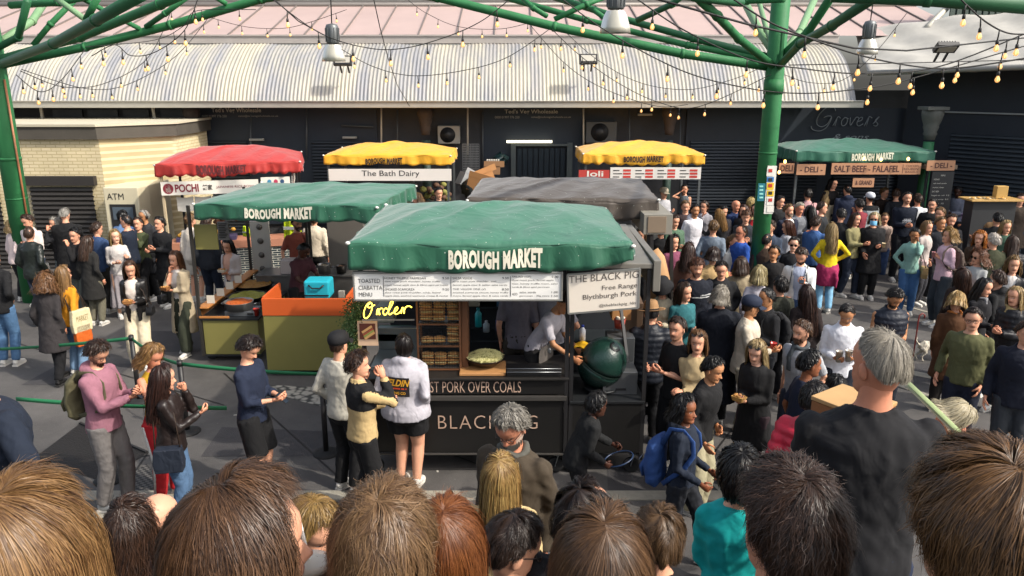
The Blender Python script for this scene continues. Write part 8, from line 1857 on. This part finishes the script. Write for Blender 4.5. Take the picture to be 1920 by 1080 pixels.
N_(1388,829,3.3,172,'child with black hair in a bright turquoise jumper', 2600, top=('sweat','0f9a98'), bot=('trousers','2a2a2c'), hair=H('short',BLK,messy=.004,back=2.4), arms=('hold','hip'), fem=1, h=1.5)
N_(-52,650,4.4,150,'person in a navy jacket with a white stripe cut off by the left edge', 1500, top=('jacket','1f2838','',), bot=('jeans','26304a'), hair=H('short',DK), bulk=1.25, arms=('hip','hip'))
N_(1662,615,2.62,170,'grey haired man in a black polo jumper standing above the crowd at right', 6500, top=('polo','202023'), bot=('jeans','1f2a44'), hair=H('short',('6a6358','d2c9b6'),thick=.007,messy=.003,back=1.78,side=1.15), bulk=1.12, yaw=-32, skin='red', h=1.82, arms=('hold','hold'))
N_(18,872,1.12,174,'woman with smooth caramel brown hair filling the lower left corner', 10500, top=('sweat','5a4a3c'), hair=H('long',('4a2d18','c0945f'),len=.34,wave=.002,messy=.004,thick=.016), fem=1, hscale=1.05)
N_(425,868,1.30,162,'woman with long thick brown hair in profile with a straw cup', 10500, top=('sweat','33343a'), hair=H('longwavy',('2a1a11','8a6547'),messy=.009,thick=.026,wave=.005,len=.36), fem=1, yaw=38, hscale=1.05)
N_(716,890,1.34,176,'person with short tousled light brown hair at the bottom centre', 10500, top=('jacket','23324a'), hair=H('tousled',('4a3220','ab875f'),thick=.012,messy=.007,swirl=.9,back=2.3), hscale=.96)
N_(836,924,1.72,178,'woman with straight long ginger brown hair at the bottom', 8000, top=('sweat','6a7080'), hair=H('long',('50260f','b5703c'),len=.34,wave=.002,messy=.004,taper=.6,thick=.012), fem=1, pitch=-.05, hscale=.95)
N_(960,954,2.5,150,'dark haired man with glasses in a black top at the bottom centre', 5500, top=('sweat','1d1e22'), hair=H('short',('140e0c','4a362a'),thick=.014,messy=.007), extra=('glasses',), yaw=40, pitch=.35, hscale=.96)
N_(1130,936,1.34,176,'woman with straight brown hair parted in the middle at the bottom', 10500, top=('sweat','2a3040'), hair=H('long',('2e1d12','8a6645'),len=.34,wave=.002,messy=.004,thick=.014), fem=1, hscale=.96)
N_(1497,850,1.40,168,'young man with thick dark wavy hair and a bare ear at the bottom right', 10500, top=('tee','20242c'), hair=H('curly',('1a110c','5c4131'),thick=.016,messy=.010,wave=.004,wfreq=90.,back=1.95,side=1.15), yaw=-26, hscale=.97)
N_(1872,812,1.20,172,'person with highlighted brown hair filling the lower right corner', 10500, top=('jacket','2a2420'), hair=H('tousled',('2a1b11','9a7044'),thick=.022,messy=.009,back=2.25,side=1.5,swirl=.4,lock=1.5), yaw=-15, hscale=1.08)
# ================================================================ last things near the camera
c = on_d(584,1062,1.45); cup(c-Vector((0,0,.11)), 'lidded plastic cup of milky coffee with a white straw at the bottom left', 'b9a488', 'a98c62', .034, .11, True, True)
# plywood box
t = thing('plywood_box', on_d(1560,800,3.1), 'pale plywood box standing before the man in the black polo', 'box')
a = on_d(1523,742,3.2); PLY = M('plywood','b08c5c',.6,var=.2,vs=5); mb = MB()
z1 = a.z; x0 = a.x+.0; y0 = a.y
V = [Vector((x0,y0,z1)), Vector((x0+.13,y0-.20,z1)), Vector((x0+.32,y0-.06,z1)), Vector((x0+.18,y0+.13,z1))]
mb.hexa([v-Vector((0,0,1.1)) for v in V]+[v-Vector((0,0,.02)) for v in V]); mb.build('box_body', M('ply_side','8a5a34',.6,var=.25,vs=6), t)
mb = MB(); c_ = (V[0]+V[2])/2; mb.hexa([v+(v-c_)*.03-Vector((0,0,.018)) for v in V]+[v+(v-c_)*.03 for v in V]); mb.build('box_top', PLY, t, bev=.003)
# white and olive strap running down to the right
mb = MB(); P_ = [on_d(1700,715,3.3), on_d(1745,758,3.1), on_d(1800,812,2.9), on_d(1850,862,2.7)]
mb.tube(P_, [(.014,.004)]*4, 8); mb.mat(1); mb.tube([p-Vector((0,0.0,.016)) for p in P_], [(.009,.005)]*4, 8)
solo(mb, 'strap', [M('strap_sage','8c9a6a',.7), M('strap_cream','b9b79a',.7)], 'sage green webbing strap slanting down beside the grey haired man', 'strap', P_[0])
# small white dog
g = on_z(1742,676,0); t = thing('dog', g, 'small white dog walking on the asphalt behind the grey haired man', 'dog')
def dg_(x, y, z): return g+Vector((x, y, z))
mb = MB()
mb.tube([dg_(-.20,0,.24),dg_(-.12,0,.27),dg_(.02,0,.26),dg_(.16,0,.28),dg_(.22,0,.32)], [.05,.085,.08,.095,.06], 14)
mb.tube([dg_(.18,0,.30),dg_(.25,0,.36),dg_(.31,0,.37)], [.06,.07,.055], 12); mb.tube([dg_(.30,0,.36),dg_(.38,0,.34)], [.04,.022], 10)
for s in (-1, 1):
    mb.tube([dg_(.14,s*.05,.25),dg_(.13+.03*s,s*.05,.12),dg_(.16+.05*s,s*.05,.02),dg_(.19+.05*s,s*.05,.015)], [.045,.028,.02,.018], 8)
    mb.tube([dg_(-.16,s*.05,.25),dg_(-.11,s*.05,.16),dg_(-.19-.03*s,s*.05,.09),dg_(-.17-.03*s,s*.05,.02),dg_(-.14-.03*s,s*.05,.015)], [.06,.04,.022,.019,.017], 8)
    mb.ell(dg_(.25,s*.055,.41), .02,.012,.04, 8, 6)
mb.tube([dg_(-.21,0,.28),dg_(-.27,0,.36),dg_(-.25,0,.43)], [.02,.022,.012], 8)
V, Q, NN = remesh(mb, .012, 2); V = folds(V, NN, .008, 3)
o = bpy.data.objects.new('dog_body', mesh_np('dog_body', V-np.array(g), [], Q, (M('dog_fur','c4bcab',.9,var=.25,vs=25,bump=.8,bs=90),))); COL.objects.link(o); o.parent = t
mb = MB(); mb.ell(dg_(.385,0,.345), .012,.014,.012); mb.ell(dg_(.335,.035,.385), .008,.008,.009); mb.ell(dg_(.335,-.035,.385), .008,.008,.009); mb.build('nose_and_eyes', BLACKP, t)
mb = MB(); mb.tube(catenary(dg_(.2,0,.38), dg_(.75,.3,.95), .1, 8), .004, 5); solo(mb, 'dog_lead', M('lead_red','a83a30',.5), 'thin lead running up from the white dog', 'lead', dg_(.2,0,.38))
# red hooked handle
p = on_y(1722,600,9.4); mb = MB(); mb.tube([p+Vector((.0,0,-.5)),p,p+Vector((.005,0,.06)),p+Vector((.04,0,.09)),p+Vector((.075,0,.06)),p+Vector((.07,0,.02))], .009, 8); solo(mb, 'umbrella', M('umbrella_red','6e1f1b',.4), 'red umbrella handle hooked up beside the bearded man in the gilet', 'umbrella', p+Vector((0,0,-.5)))
# standing table with a bag at the far right
p = on_y(1866,372,17.0); t = thing('standing_table', (p.x,17.0,0), 'tall standing table with leftovers on it at the far right', 'table')
mb = MB(); mb.box(p.x-.65,p.x+.5,16.75,17.3,p.z-.04,p.z); mb.build('table_top', M('table_wood','a8864c',.6,var=.25), t, bev=.008); mb = MB(); mb.box(p.x-.55,p.x+.4,16.85,17.2,0,p.z-.045); mb.build('base', M('table_base','1d1f22',.6), t)
mb = MB(); mb.box(p.x-.05,p.x+.2,16.9,17.05,p.z+.002,p.z+.28); solo(mb, 'paper_bag', M('bag_kraft','b08c4c',.8,var=.15), 'upright brown paper bag on the standing table', 'bag', (p.x,17,p.z), bev=.01)
for k in range(5):
    q = Vector((p.x-.55+k*.16, 16.9+.08*(k%2), p.z+.002)); mb = MB(); mb.revolve([(.05,0),(.08,.02),(.075,.02),(.04,.006)], q, 14); mb.mat(1).ell(q+Vector((0,0,.02)), .045,.045,.02, 8, 6); solo(mb, 'food_dish', [M('dish','cfc6a8',.5), M('dish_food','b8863c',.7)], 'small dish of leftovers on the standing table', 'dish', q, group='dishes of leftovers on the standing table')
# litter on the ground
rl = random.Random(9)
for k in range(14):
    p = on_z(rl.uniform(380,1250) if k < 8 else rl.uniform(20,600), rl.uniform(690,900), 0); mb = MB(); a = rl.uniform(0,3); M3_ = Matrix.Rotation(a,3,'Z'); mb.box(-.02,.02,-.012,.012,.001,.006,M3_,p); solo(mb, 'paper_scrap', M('scrap','a9a59c',.8), 'tiny pale scrap of paper lying on the dark ground', 'litter', p, group='paper scraps on the ground')
